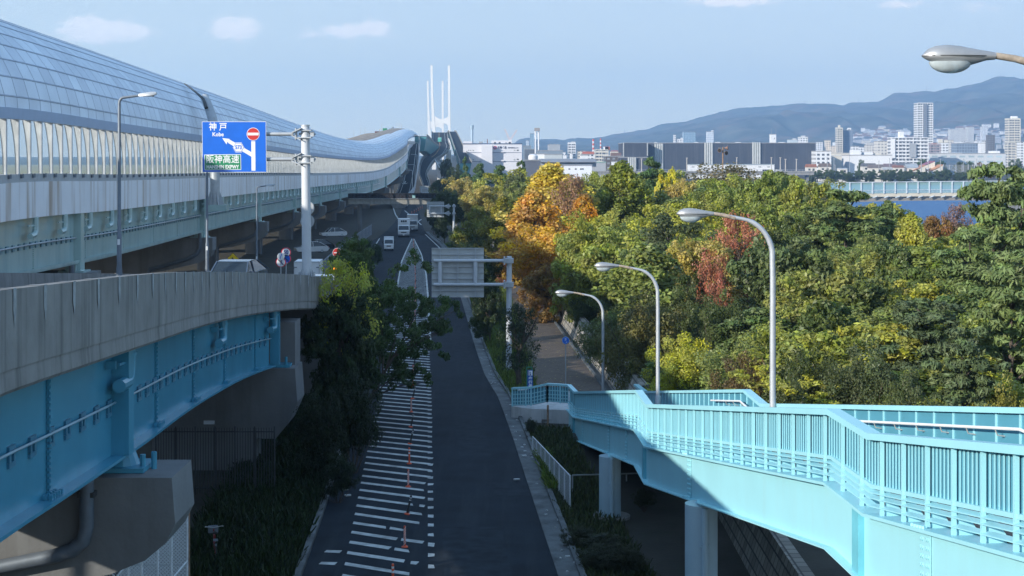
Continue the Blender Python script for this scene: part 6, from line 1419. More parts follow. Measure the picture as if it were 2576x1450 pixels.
# houses by the shore, one by one
def house(label, px0, px1, pyr, pye, Y, rc, wc=(.62, .60, .56), hip=.0):
    p0, p1 = P(px0, pye, Y), P(px1, pye, Y); zr2 = P(px0, pyr, Y).z; d = 8.5; r = thing('house', label, 'house', ((p0.x + p1.x) / 2, Y, -15), 'houses behind the pines on the shore')
    b = MB(); b.box(((p0.x + p1.x) / 2, Y + d / 2, (p0.z - 15) / 2), (p1.x - p0.x - .6, d - .6, p0.z + 15)); b.build('wall', mat('house_wall_%d' % int(wc[0] * 100), wc, .8, var=.1, scale=.3), r)
    b = MB(); h = (p1.x - p0.x) * hip; b.add([(p0.x, Y, p0.z), (p1.x, Y, p0.z), (p1.x, Y + d, p0.z), (p0.x, Y + d, p0.z), (p0.x + h, Y + d / 2, zr2), (p1.x - h, Y + d / 2, zr2)], [(0, 1, 5, 4), (2, 3, 4, 5), (1, 2, 5), (3, 0, 4), (3, 2, 1, 0)]); b.build('roof', mat('house_roof_%d_%d' % (int(rc[0] * 1000), int(rc[2] * 1000)), rc, .75, var=.2, scale=.5), r)
    for k in (.25, .65):
        b = MB(); x = p0.x + (p1.x - p0.x) * k; b.box((x, Y + .28, p0.z - 1.5), (1.4, .1, 1.2)); b.build('window', M_glassd, r)
for a in (('brown gabled house at the end of the shore row', 2063, 2092, 411, 420, 1010, (.16, .12, .10)), ('rust-roofed house half behind shrubs', 2030, 2056, 413, 421, 1020, (.30, .12, .07)), ('dark grey roofed house next to a garden tree', 2170, 2206, 411, 419, 1015, (.12, .12, .13)), ('wide grey-brown roofed house in the shore row', 2188, 2226, 414, 423, 985, (.17, .14, .13)), ('mauve-roofed house in the shore row', 2226, 2258, 412, 420, 1020, (.20, .15, .16)), ('red-brown roofed house behind a white wall', 2250, 2276, 416, 422, 990, (.25, .11, .08)), ('slate roofed house in the shore row', 2258, 2292, 410, 417, 1030, (.14, .15, .17)), ('pale blue roofed house in the shore row', 2282, 2312, 413, 423, 990, (.34, .38, .42)), ('white cube-like house with flat roof near the pines', 2111, 2133, 423, 425, 985, (.55, .56, .56)), ('tall light house among pine tops', 2222, 2248, 421, 427, 975, (.45, .45, .44))):
    house(*a)
for lb, px0, px1, py0, py1, Y, rc in (('large building with a sweeping purple-red roof', 2302, 2352, 407, 424, 1000, (.28, .10, .14)), ('building with a sweeping orange roof lower than the purple one', 2290, 2328, 417, 433, 985, (.46, .22, .12)), ('orange-roofed hall at the end of the sweeping roofs', 2340, 2372, 416, 432, 990, (.50, .24, .12)), ('grey sweeping roof beside the purple one', 2276, 2306, 413, 432, 995, (.36, .37, .38))):
    r = thing('hall', lb, 'hall', P((px0 + px1) / 2, py1, Y)); a0, a1 = P(px0, py1, Y), P(px1, py0, Y); b = MB(); n = 6; top = []
    for k in range(n + 1): t = k / n; top.append(V((a0.x + (a1.x - a0.x) * t, Y, a0.z + (a1.z - a0.z) * t ** 1.35)))
    b.loft([[p + V((0, 0, .5)), p + V((0, 14, .5)), p + V((0, 14, 0)), p] for p in top]); b.build('roof', mat('hall_roof_%d' % int(rc[0] * 1000), rc, .6, var=.1, scale=.3), r)
    b = MB(); b.prism([a0, V((a1.x, Y, a0.z)), a1 - V((0, 0, .02))], V((0, 13, 0))); b.build('wall', C_cream, r)
r = thing('sports_fence', 'tall sports ground fence on grey posts behind the shore pines', 'fence', P(2450, 436, 1000))
for k in range(11):
    px = 2374 + k * 15.5; b = MB(); b.tube([P(px, 437, 1000), P(px, 413.5, 1000)], .28, 8); b.build('post', C_grey, r)
b = MB(); b.add([P(2374, 436, 1000.3), P(2529, 436, 1000.3), P(2529, 415, 1000.3), P(2374, 415, 1000.3)], [(0, 1, 2, 3)]); b.build('net', clear('sports_net', (.4, .42, .42), .3, .8), r)
for i, (px, pt) in enumerate(((2081, 394), (2098, 398), (2101, 414), (2137, 390), (2211, 404), (2238, 398), (2277, 399), (2317, 405), (2318, 396), (2335, 398), (2366, 400), (2424, 399), (2457, 400), (2530, 396), (2553, 393))):
    p = P(px, 432, 960); o = thing('utility_pole', 'slender utility pole among the shore houses', 'pole', p, 'utility poles among the shore houses'); b = MB(); b.tube([p, P(px, pt, 960)], [.22, .15], 6); b.beam(P(px - 2, pt + 2, 960), P(px + 2, pt + 2, 960), .15, .15); b.build('pole', C_grey, o)
# low elevated road on the far bank
r = thing('elevated_road', 'low grey elevated road with guard rail crossing before the dark netted building', 'elevated road', P(1800, 440, 900)); a0, a1 = P(1480, 433.5, 900), P(2048, 433.5, 900); b = MB(); b.box(((a0.x + a1.x) / 2, 905, a0.z - .9), (a1.x - a0.x, 10, 1.5)); b.build('deck', M_conc, r); b = MB(); b.box(((a0.x + a1.x) / 2, 899.8, a0.z + .3), (a1.x - a0.x, .3, .9)); b.build('parapet', M_conc, r)
b = MB()
for k in range(60): b.box((a0.x + (a1.x - a0.x) * k / 59, 899.6, a0.z + 1.1), (.12, .12, .9))
b.beam(V((a0.x, 899.6, a0.z + 1.5)), V((a1.x, 899.6, a0.z + 1.5)), .1, .1); b.build('guard_rail', C_grey, r)
for px in (1560, 1640, 1720, 1800, 1880, 1960, 2030): p = P(px, 436, 905); b = MB(); b.box((p.x, 905, (p.z - 15) / 2 - .5), (1.4, 5, p.z + 14)); b.build('pier', M_pier, r)
far_vehicle('car', 'tiny white car on the low elevated road', 'car', 1952, 1968, 426.5, 432.5, 903, 1.7, PWh, M_glassd); far_vehicle('car', 'tiny dark car on the low elevated road', 'car', 1919, 1937, 426.5, 432.5, 903, 1.7, PBk, M_glassd)
# glass-screened bridge over the water
BY = 400.0
r = thing('screened_bridge', 'pale bridge with greenish glass screens crossing the blue water', 'bridge', P(2240, 490, BY))
def bz(px): return 484.0 + (2440 - px) * .0102
pxs_ = [1960, 2040, 2120, 2200, 2280, 2360, 2440, 2520, 2620]
b = MB(); b.loft([[P(px, bz(px) + 1, BY) + V((0, 0, 0)), P(px, bz(px) + 1, BY) + V((0, 6, 0)), P(px, bz(px) + 9, BY) + V((0, 6, 0)), P(px, bz(px) + 9, BY)] for px in pxs_]); b.build('deck_edge', mat('bridge_cream', (.52, .48, .40), .8, var=.1, scale=.3), r)
b = MB(); b.loft([[P(px, bz(px) + 9.1, BY) + V((0, .6, 0)), P(px, bz(px) + 9.1, BY) + V((0, 5.4, 0)), P(px, bz(px) + 20 + ((px - 2330) / 150) ** 2 * 1.5, BY) + V((0, 5, 0)), P(px, bz(px) + 20 + ((px - 2330) / 150) ** 2 * 1.5, BY) + V((0, 1, 0))] for px in pxs_]); b.build('girder', mat('bridge_girder', (.30, .28, .25), .8, var=.1, scale=.3), r)
M_scr = clear('greenish_screen', (.32, .52, .52), .55, .1); pst = [2052 + k * 28.6 for k in range(18)]
for i, px in enumerate(pst):
    b = MB(); p = P(px, bz(px) + 1, BY - .1); b.beam(p, p + V((0, 0, 2.95)), .35, .3); b.beam(p + V((0, 0, -1.1)), p + V((1.2, 0, -.7)), .2, .25); b.build('screen_post', mat('bridge_post', (.50, .56, .60), .5), r)
    if i + 1 < len(pst): b = MB(); b.add([P(px, bz(px) + .5, BY), P(pst[i + 1], bz(pst[i + 1]) + .5, BY), P(pst[i + 1], bz(pst[i + 1]) + .5, BY) + V((0, 0, 2.8)), P(px, bz(px) + .5, BY) + V((0, 0, 2.8))], [(0, 1, 2, 3)]); b.build('screen_pane', M_scr, r)
b = MB(); b.beam(P(2052, bz(2052), BY) + V((0, -.1, 2.9)), P(2540, bz(2540), BY) + V((0, -.1, 2.9)), .2, .18); b.beam(P(2052, bz(2052), BY) + V((0, -.1, .8)), P(2540, bz(2540), BY) + V((0, -.1, .8)), .1, .1); b.build('top_rail', mat('bridge_post', (.50, .56, .60), .5), r)
b = MB()
for k in range(170): px = 2052 + k * 2.87; b.box(P(px, bz(px) + .5, BY - .05) + V((0, 0, .4)), (.04, .04, .75))
b.build('railing_bars', mat('bridge_post', (.50, .56, .60), .5), r)
b = MB()
for px in (2020, 2560): p = P(px, 490, BY); b.box((p.x, BY + 3, -13), (3, 5, 9)); 
b.build('pier', M_pier, r)
# hillside houses
hn = random.Random(5); cnt = 0; hm = [mat('hill_house_white', (.70, .70, .70), .8, var=.1, scale=.05), mat('hill_house_cream', (.60, .56, .50), .8, var=.1, scale=.05), mat('hill_house_grey', (.38, .39, .42), .8, var=.1, scale=.05)]
hr = [mat('hill_roof_dark', (.12, .12, .13), .8), mat('hill_roof_brown', (.24, .14, .11), .8), mat('hill_roof_light', (.45, .45, .45), .8)]
tries = 0
while cnt < 290 and tries < 9000:
    tries += 1; k = hn.uniform(.03, .33); pxr = hn.uniform(1950, 2560); X, Y, z = hill_z(pxr, k); px = X / Y * F + CX; py = HY - z / Y * F
    if not (2110 < px < 2590): continue
    lim = tab([(2030, 362), (2140, 330), (2240, 327), (2300, 338), (2330, 345), (2380, 332), (2440, 318), (2520, 320), (2590, 330)], px)[0] + hn.uniform(-4, 8)
    if py < lim: continue
    w, h = hn.uniform(12, 26), hn.uniform(7, 13); b = MB(); b.box((X, Y, z + h / 2 - 2), (w, w * .8, h + 4), 0, 0); zt = z + h; b.add([(X - w * .55, Y - w * .45, zt), (X + w * .55, Y - w * .45, zt), (X + w * .55, Y + w * .45, zt), (X - w * .55, Y + w * .45, zt), (X - w * .4, Y, zt + w * .2), (X + w * .4, Y, zt + w * .2)], [(0, 1, 5, 4), (2, 3, 4, 5), (1, 2, 5), (3, 0, 4)], 1)
    o = b.build('hillside_house', [hn.choice(hm), hn.choice(hr)], org=(X, Y, z)); tag(o, 'tiny pale house packed on the hill foot behind the city', 'house', 'hillside houses'); cnt += 1
# masts on the ridge
for px, pt in ((2516, 178), (2525, 180), (2331, 217), (2160, 246), (2097, 254), (2025, 252), (1571, 324)):
    rg = tab(RIDGE, px)[0]; p = P(px, rg + 2, HY1); o = thing('ridge_mast', 'thin radio mast on the mountain ridge', 'mast', p, 'masts on the mountain ridge'); b = MB(); b.tube([p, P(px, pt, HY1)], [2.2, 1.0], 4); b.build('mast', C_grey, o)
# ================================================================== trees
def leaf_material(name, rough=.45, trans=.25):
    m = bpy.data.materials.new(name); m.use_nodes = True; t = m.node_tree; N, L = t.nodes, t.links; pb = N['Principled BSDF']
    oi = N.new('ShaderNodeObjectInfo'); at = N.new('ShaderNodeAttribute'); at.attribute_name = 'leaf'
    sp = N.new('ShaderNodeSeparateXYZ'); L.new(at.outputs['Vector'], sp.inputs[0])
    hs = N.new('ShaderNodeHueSaturation'); L.new(oi.outputs['Color'], hs.inputs['Color'])
    for i, (k, lo, hi) in enumerate((('Hue', .475, .525), ('Value', .58, 1.75), ('Saturation', .82, 1.12))):
        mr = N.new('ShaderNodeMapRange'); mr.inputs['To Min'].default_value, mr.inputs['To Max'].default_value = lo, hi
        L.new(sp.outputs[i], mr.inputs['Value']); L.new(mr.outputs[0], hs.inputs[k])
    L.new(hs.outputs[0], pb.inputs['Base Color']); pb.inputs['Roughness'].default_value = rough; pb.inputs['Specular IOR Level'].default_value = .34
    tl = N.new('ShaderNodeBsdfTranslucent'); L.new(hs.outputs[0], tl.inputs[0]); mx = N.new('ShaderNodeMixShader'); mx.inputs[0].default_value = trans
    L.new(pb.outputs[0], mx.inputs[1]); L.new(tl.outputs[0], mx.inputs[2]); L.new(mx.outputs[0], N['Material Output'].inputs['Surface']); return m
M_leaf = leaf_material('leaves', .45, .36); M_needle = leaf_material('needles', .6, .15)
M_bark = mat('bark', (.10, .08, .065), .95, var=.35, scale=6, bump=.5)
def leaf_mesh(name, centers, radii, n_per, size, seed, elong=1.9, up=.35, droop=0.0, flat=1.0, m=M_leaf, hollow=.45):
    """clumps of leaf-shaped faces"""
    rg = np.random.default_rng(seed); C_ = np.repeat(np.array(centers, float), n_per, 0); R_ = np.repeat(np.array(radii, float), n_per)
    n = len(C_); d = rg.normal(size=(n, 3)); d /= np.linalg.norm(d, axis=1)[:, None]
    rad = R_ * (hollow + (1 - hollow) * rg.random(n) ** .5) ; off = d * rad[:, None]; off[:, 2] *= flat
    pos = C_ + off
    nrm = d * .9 + rg.normal(size=(n, 3)) * .55 + np.array([0, 0, up]); nrm /= np.linalg.norm(nrm, axis=1)[:, None]
    a = np.cross(nrm, rg.normal(size=(n, 3))); a /= np.linalg.norm(a, axis=1)[:, None]; a[:, 2] -= droop; a /= np.linalg.norm(a, axis=1)[:, None]
    b_ = np.cross(nrm, a); s = size * (.65 + .7 * rg.random(n)); L_ = (a * (s * elong / 2)[:, None]); W_l = b_ * (s / 2)[:, None]; nn = np.cross(a, b_) * (s * .15)[:, None]
    vs = np.stack([pos - L_, pos + W_l + nn - L_ * .1, pos + L_, pos - W_l + nn - L_ * .1], 1).reshape(-1, 3)
    me = bpy.data.meshes.new(name); me.vertices.add(4 * n); me.vertices.foreach_set('co', vs.astype(np.float32).ravel())
    me.loops.add(4 * n); me.loops.foreach_set('vertex_index', np.arange(4 * n, dtype=np.int32)); me.polygons.add(n)
    me.polygons.foreach_set('loop_start', np.arange(0, 4 * n, 4, dtype=np.int32)); me.polygons.foreach_set('loop_total', np.full(n, 4, np.int32))
    K = len(centers); cv = np.repeat(rg.random((K, 3)), n_per, 0) * .55 + rg.random((n, 3)) * .45
    at = me.attributes.new('leaf', 'FLOAT_VECTOR', 'FACE'); at.data.foreach_set('vector', cv.astype(np.float32).ravel())
    me.materials.append(m); me.update(); me.validate(); return me
def crown_points(kind_, seed, n):
    """clump centres of a unit tree: height 1 from z=0 to 1, half width about 0.5*w"""
    rg = random.Random(seed); pts = []; rad = []
    if kind_ in ('round', 'broad'):
        lob = [(rg.uniform(-.30, .30), rg.uniform(-.30, .30), rg.uniform(.25, .82), rg.uniform(.13, .24)) for _ in range(14)] + [(0, 0, .55, .32), (.05, 0, .84, .15)]
        while len(pts) < n:
            x, y, z, r = rg.choice(lob); d = V((rg.gauss(0, 1), rg.gauss(0, 1), rg.gauss(0, 1) * .9)).normalized() * r * rg.uniform(.72, 1.0)
            if z + d.z < .08: continue
            pts.append((x + d.x, y + d.y, z + d.z)); rad.append(rg.uniform(.05, .085))
    elif kind_ == 'upright':
        while len(pts) < n:
            z = rg.uniform(.16, 1.0); w = .36 * (1 - ((z - .42) / .60) ** 2 if z > .42 else 1 - ((.42 - z) / .36) ** 2 * .6) ; a = rg.uniform(0, 6.283); spike = .72 + .28 * math.sin(a * 3 + z * 9 + seed)
            r = max(.02, w) * rg.uniform(.55, 1) * spike; pts.append((r * math.cos(a), r * math.sin(a), z)); rad.append(rg.uniform(.045, .075))
    elif kind_ == 'conifer':
        while len(pts) < n:
            z = rg.uniform(.06, .98); w = .46 * (1.02 - z) ** .34 * (.70 + .30 * math.sin(z * 19 + seed)); a = rg.choice([k * .785 + round(z * 9) * 1.7 for k in range(8)]) + rg.uniform(-.3, .3); z = round(z * 9 + math.sin(a * 2 + seed) * .45) / 9 + rg.gauss(0, .016); r = w * rg.uniform(.2, 1)
            pts.append((r * math.cos(a), r * math.sin(a), z - r * .10)); rad.append(rg.uniform(.04, .07))
    elif kind_ == 'pine':
        lay = [(rg.uniform(-.24, .24), rg.uniform(-.24, .24), z) for z in (.5, .56, .63, .7, .76, .82, .88, .95) for _ in range(2)]
        while len(pts) < n:
            x, y, z = rg.choice(lay); k = (1.12 - z) * 1.4; pts.append((x * k + rg.gauss(0, .09) * k, y * k + rg.gauss(0, .09) * k, z + rg.gauss(0, .014))); rad.append(rg.uniform(.035, .06))
    elif kind_ == 'bush':
        lob = [(rg.uniform(-.3, .3), rg.uniform(-.3, .3), rg.uniform(.3, .66), rg.uniform(.2, .3)) for _ in range(8)]
        while len(pts) < n:
            x, y, z, r = rg.choice(lob); d = V((rg.gauss(0, 1), rg.gauss(0, 1), rg.gauss(0, 1))).normalized() * r * rg.uniform(.75, 1.05)
            if z + d.z < .02: continue
            pts.append((x + d.x, y + d.y, z + d.z)); rad.append(rg.uniform(.055, .1))
    elif kind_ == 'feathery':
        for k in range(26):
            a = k * 2.4 + rg.uniform(-.3, .3); L_ = rg.uniform(.26, .52); z0 = rg.uniform(.22, .72); rise = rg.uniform(.08, .30)
            for j in range(9):
                t = .3 + .7 * j / 8; r = L_ * t * (1.1 - .45 * max(0, z0 - .35)); pts.append((r * math.cos(a) + rg.gauss(0, .025), r * math.sin(a) + rg.gauss(0, .025), min(1, z0 + rise * math.sin(t * 2.2) + rg.gauss(0, .015)))); rad.append(rg.uniform(.035, .06) * (1.25 - .5 * t))
    elif kind_ == 'sparse':
        while len(pts) < n:
            z = rg.uniform(.3, 1.0); w = .42 * math.sqrt(max(.05, 1 - ((z - .6) / .45) ** 2)); a = rg.uniform(0, 6.283); r = w * rg.uniform(.2, 1); pts.append((r * math.cos(a), r * math.sin(a), z)); rad.append(rg.uniform(.05, .09))
    return pts, rad
SPEC = {  # kind: (clumps, leaves per clump, leaf size in metres at 10 m height, elongation, up, droop, flatness, needle)
    'round': (210, 105, .165, 1.7, .45, .15, .8, 0), 'broad': (220, 95, .20, 2.1, .35, .6, .8, 0), 'upright': (190, 95, .19, 1.5, .35, .25, .9, 0), 'conifer': (240, 90, .13, 3.6, .5, .15, .45, 1),
    'pine': (170, 80, .12, 4.5, .6, -.2, .5, 1), 'bush': (170, 110, .135, 1.8, .5, .05, .9, 0), 'feathery': (234, 70, .10, 2.6, .5, .35, .55, 0), 'sparse': (130, 36, .17, 1.7, .3, .2, .9, 0)}
VAR = {}
H0 = 10.0
def variant(kd, i):
    if (kd, i) in VAR: return VAR[kd, i]
    nc, npc, sz, el, up, dr, fl, nd = SPEC[kd]; pts, rad = crown_points(kd, 100 + i * 17 + len(kd), nc)
    cs = [(x * H0, y * H0, z * H0) for x, y, z in pts]; rs = [r * H0 for r in rad]
    me = leaf_mesh(kd + '_crown', cs, rs, npc, sz, i + 5, el, up, dr, fl, M_needle if nd else M_leaf, .3)
    rg = random.Random(i); b = MB(); top = .9 if kd in ('conifer', 'upright', 'pine') else .62
    if kd != 'bush':
        b.tube([(0, 0, -.3), (.06, .03, H0 * .2), (-.05, .08, H0 * .45), (0, 0, H0 * top)], [.24, .17, .12, .03], 8)
        for k in range(16 if kd != 'sparse' else 34):
            c = rg.choice(cs); z0 = max(H0 * .18, c[2] - H0 * (.10 if kd in ('conifer', 'pine') else .26)); z0 = min(z0, H0 * top * .95); b.tube([(0, 0, z0), (c[0] * .5 + rg.uniform(-.2, .2), c[1] * .5, (z0 + c[2]) / 2 + .25), c], [.075, .05, .015], 5)
    else:
        for k in range(12): c = rg.choice(cs); b.tube([(rg.uniform(-.3, .3), rg.uniform(-.3, .3), -.2), (c[0] * .5, c[1] * .5, c[2] * .5), c], [.09, .06, .02], 5)
    tm = b.build(kd + '_trunk', M_bark, None, True); tme = tm.data; bpy.data.objects.remove(tm)
    VAR[kd, i] = (me, tme); return VAR[kd, i]
TREES = []
def tree(kd, i, label, x, y, z, h, w, col, group=None, cat='tree', name=None, rz_=None):
    me, tme = variant(kd, i); nm = name or {'round': 'broadleaf_tree', 'broad': 'broadleaf_tree', 'upright': 'upright_tree', 'conifer': 'conifer_tree', 'pine': 'pine_tree', 'bush': 'shrub', 'feathery': 'feathery_tree', 'sparse': 'sparse_tree'}[kd]
    r = thing(nm, label, cat, (x, y, z), group, rz_ if rz_ is not None else random.uniform(0, 6.28)); r.scale = (w / H0, w / H0, h / H0)
    c = link(bpy.data.objects.new('crown', me)); c.parent = r; c.color = tuple(col) + (1,)
    if kd != 'bush' or True: t_ = link(bpy.data.objects.new('trunk', tme)); t_.parent = r
    TREES.append(r); return r
def tree_px(kd, i, label, px, pyt, Y, wpx, col, group='trees of the roadside grove', zoff=0.0, zg=None, **k):
    x = (px - CX) / F * Y; zt = (HY - pyt) / F * Y; z0 = (float(ground_z(x, Y)) if zg is None else zg) + zoff; h = max(1.0, zt - z0); w = wpx / F * Y
    kw = {'round': .92, 'broad': .92, 'upright': .66, 'conifer': .80, 'pine': .9, 'bush': 1.05, 'sparse': .8, 'feathery': .95}[kd]
    return tree(kd, i, label, x, Y, z0, h, w * (1.28 if group == 'trees of the roadside grove' else 1.0) / kw, col, group, cat='shrub' if kd == 'bush' else 'tree', **k)
G1 = (0.26, 0.287, 0.0503); G2 = (0.196, 0.244, 0.0459); G3 = (0.35, 0.35, 0.0503); OL = (0.389, 0.317, 0.0789); YG = (0.581, 0.522, 0.0362); YE_ = (.60, .46, .06); OR_ = (.58, .34, .06); RD = (.40, .155, .085); DKG = (0.0697, 0.123, 0.0403); PK = (.33, .19, .10); BR = (0.264, 0.181, 0.069); CG = (.125, .175, .055)
T = [  # kind, variant, label, px, py top, distance, width px, colour
 ('upright', 0, 'tall yellow-orange maple-like tree rising over the walkway', 1388, 422, 175, 205, YE_), ('upright', 1, 'orange tree standing in front of the tall yellow one', 1345, 492, 152, 180, OR_), ('round', 0, 'orange-yellow tree low over the walkway, nearest of the orange ones', 1385, 575, 138, 215, (.56, .33, .03)),
 ('upright', 1, 'small orange tree at the back of the orange group beside the pinkish one', 1470, 500, 165, 110, (.48, .25, .03)), ('sparse', 0, 'pinkish-brown thin tree behind the orange group', 1438, 452, 168, 105, PK), ('bush', 0, 'small dark red shrub by the walkway under the orange trees', 1262, 598, 165, 50, RD),
 ('upright', 2, 'bright yellow-green tree with a pointed top in the middle of the grove', 1560, 416, 180, 150, (.22, .25, .03)), ('conifer', 0, 'dark conifer with a yellow-green side next to the pointed bright tree', 1638, 410, 200, 120, DKG), ('round', 1, 'small yellow-green tree beside the dark conifer', 1688, 428, 195, 60, YG),
 ('round', 2, 'grey-green round tree below the pale pillar of the netted building', 1735, 442, 190, 110, OL), ('sparse', 1, 'thin half-bare brownish tree under the loudspeaker mast', 1818, 418, 225, 190, (.17, .15, .08)), ('broad', 0, 'dark dense evergreen with a rounded top right of the loudspeaker', 1925, 437, 165, 150, G2),
 ('broad', 1, 'evergreen with drooping leaves in front of the glass-screened bridge', 2010, 452, 150, 150, G1), ('sparse', 0, 'red autumn tree in the middle of the grove', 1858, 545, 112, 120, RD), ('sparse', 2, 'second red tree hanging below the large red one', 1790, 640, 98, 90, (.38, .15, .08)),
 ('conifer', 1, 'large layered dark conifer before the blue water', 2130, 490, 122, 270, CG), ('pine', 0, 'pine whose long branch reaches over the blue water', 2232, 505, 128, 130, CG), ('upright', 2, 'bright green pointed tree below the water', 2290, 548, 108, 130, G3), ('round', 3, 'orange-brown bushy tree before the water', 2352, 535, 150, 90, (.26, .15, .05)),
 ('sparse', 0, 'leafless pinkish tree at the water beside the big conifer', 2405, 520, 150, 70, (.25, .15, .12)), ('conifer', 2, 'big dark conifer at the picture edge overlapping the bridge', 2500, 422, 92, 240, CG), ('conifer', 0, 'second big conifer at the picture edge behind the first', 2570, 455, 105, 210, (.10, .15, .05)), ('conifer', 1, 'conifer filling the edge under the big one', 2440, 590, 84, 230, CG), ('conifer', 3, 'front conifer at the edge above the turquoise rail', 2545, 640, 68, 270, CG),
 ('bush', 1, 'yellow-green shrub by the second lamp pole', 1722, 812, 76, 190, (.40, .40, .04)), ('bush', 2, 'pale yellow shrub right behind the turquoise rail', 1690, 905, 80, 110, (.20, .22, .04)), ('bush', 0, 'dense shrub flecked with orange leaves behind the second lamp', 1640, 700, 84, 210, (.15, .14, .04)), ('bush', 3, 'small-leaved green shrub behind the smallest lamp', 1556, 760, 92, 160, (.12, .15, .045)),
 ('bush', 1, 'reddish-tinged shrub beside the thick lamp pole', 1875, 850, 64, 170, (.13, .095, .035)), ('round', 4, 'olive green tree standing over the stone wall', 1487, 560, 120, 170, G1), ('round', 2, 'tall green tree at the heart of the grove, right of the orange group', 1530, 520, 132, 180, G3), ('round', 1, 'dense grey-green tree behind the nearest swan-neck lamp head', 1680, 545, 118, 220, (.085, .11, .045)),
 ('broad', 2, 'drooping-leaved evergreen behind the thick lamp pole', 2010, 585, 92, 220, (.11, .145, .05)), ('broad', 3, 'drooping-leaved evergreen in front of the layered conifer', 2160, 690, 84, 230, (.12, .15, .04)), ('round', 3, 'brownish twiggy tree among the evergreens', 2050, 640, 99, 160, BR), ('broad', 0, 'bright drooping evergreen right of the brownish twiggy tree', 2300, 680, 88, 200, (.12, .16, .04)), ('broad', 1, 'front evergreen right of the thick lamp pole', 2070, 760, 70, 230, (.10, .14, .035)),
 ('bush', 2, 'dark shiny shrub above the turquoise rail near the thick lamp', 2030, 850, 62, 190, (.08, .10, .03)), ('bush', 3, 'pale shiny shrub in the front row of the grove', 2180, 830, 61, 200, (.10, .125, .05)), ('conifer', 2, 'needle-leaved shrub in the front row near the edge', 2330, 760, 66, 250, (.085, .12, .05)), ('conifer', 3, 'needle-leaved shrub between the front evergreens', 2420, 830, 58, 210, (.09, .125, .05)), ('bush', 0, 'yellow-leaved small tree at the lower edge of the grove', 2540, 900, 50, 150, (.22, .21, .03)),
 ('round', 0, 'green tree above the red one', 1790, 480, 150, 160, G1), ('round', 4, 'mid-green tree in the second row behind the red one', 1930, 520, 128, 170, G2), ('round', 3, 'olive tree in the middle rows left of the red tree', 1750, 590, 106, 170, OL),
 ('round', 0, 'dark olive tree along the walkway beyond the orange group', 1230, 470, 235, 110, OL), ('round', 1, 'yellow-green tree at the bend of the walkway', 1205, 520, 205, 110, (.20, .21, .035)), ('upright', 1, 'yellow tree leaning over the far walkway', 1265, 500, 190, 100, (.25, .23, .03)), ('round', 2, 'olive tree at the far end of the grove beside the road', 1165, 440, 310, 90, OL), ('pine', 1, 'dark pine topping the far end of the grove', 1205, 410, 320, 80, DKG), ('pine', 2, 'dark pine beside the white factory', 1258, 416, 300, 90, DKG), ('conifer', 0, 'small pointed pine before the factory corner', 1170, 404, 330, 36, DKG), ('round', 4, 'grey-green tree between the pines and the yellow tree', 1305, 432, 260, 90, (.12, .14, .05)), ('round', 1, 'olive tree below the pair of dark pines', 1290, 470, 215, 100, (.15, .155, .045)),
 ('conifer', 2, 'slim pointed conifer showing before the white shed', 1311, 408, 280, 34, DKG), ('round', 2, 'shaded tree at the end of the dark footbridge', 1140, 470, 290, 70, (.06, .085, .03)), ('round', 3, 'dark tree by the third sign back', 1115, 445, 420, 50, (.05, .08, .03)), ('round', 0, 'rounded olive tree behind the pointed bright tree', 1500, 436, 215, 90, G1), ('round', 1, 'green tree under the long dark building', 1880, 455, 200, 120, G1), ('round', 4, 'green tree at the foot of the half-bare one', 1800, 458, 175, 110, G2),
 ('bush', 1, 'low shrub on the wall by the path sign', 1512, 800, 100, 80, (.09, .11, .035)), ('bush', 2, 'dark shrub over the top of the stone wall', 1465, 740, 118, 80, (.07, .095, .03)), ('bush', 3, 'shrub between the two nearer lamps', 1612, 850, 84, 110, (.10, .125, .035)), ('bush', 0, 'dark leafy shrub under the drooping evergreens', 1960, 900, 58, 150, (.075, .10, .03)), ('bush', 1, 'green shrub low in the front row', 2280, 900, 54, 160, (.09, .115, .04)), ('bush', 2, 'shrub in the gap left of the thick lamp pole', 1800, 720, 84, 150, (.09, .12, .035)), ('bush', 3, 'dense green shrub left of the red branch', 1720, 680, 94, 140, (.10, .13, .04)),
 ('round', 2, 'green tree between orange shrub and evergreens', 1580, 610, 105, 150, (.11, .145, .04)), ('broad', 3, 'large evergreen under the water gap', 2235, 600, 100, 170, (.10, .14, .04)), ('round', 4, 'evergreen in front of the orange-brown tree', 2350, 620, 110, 130, (.11, .135, .04)), ('round', 1, 'green tree beyond the thick lamp pole top', 2045, 530, 125, 150, (.10, .13, .04)),
]
for a in T: tree_px(*a)
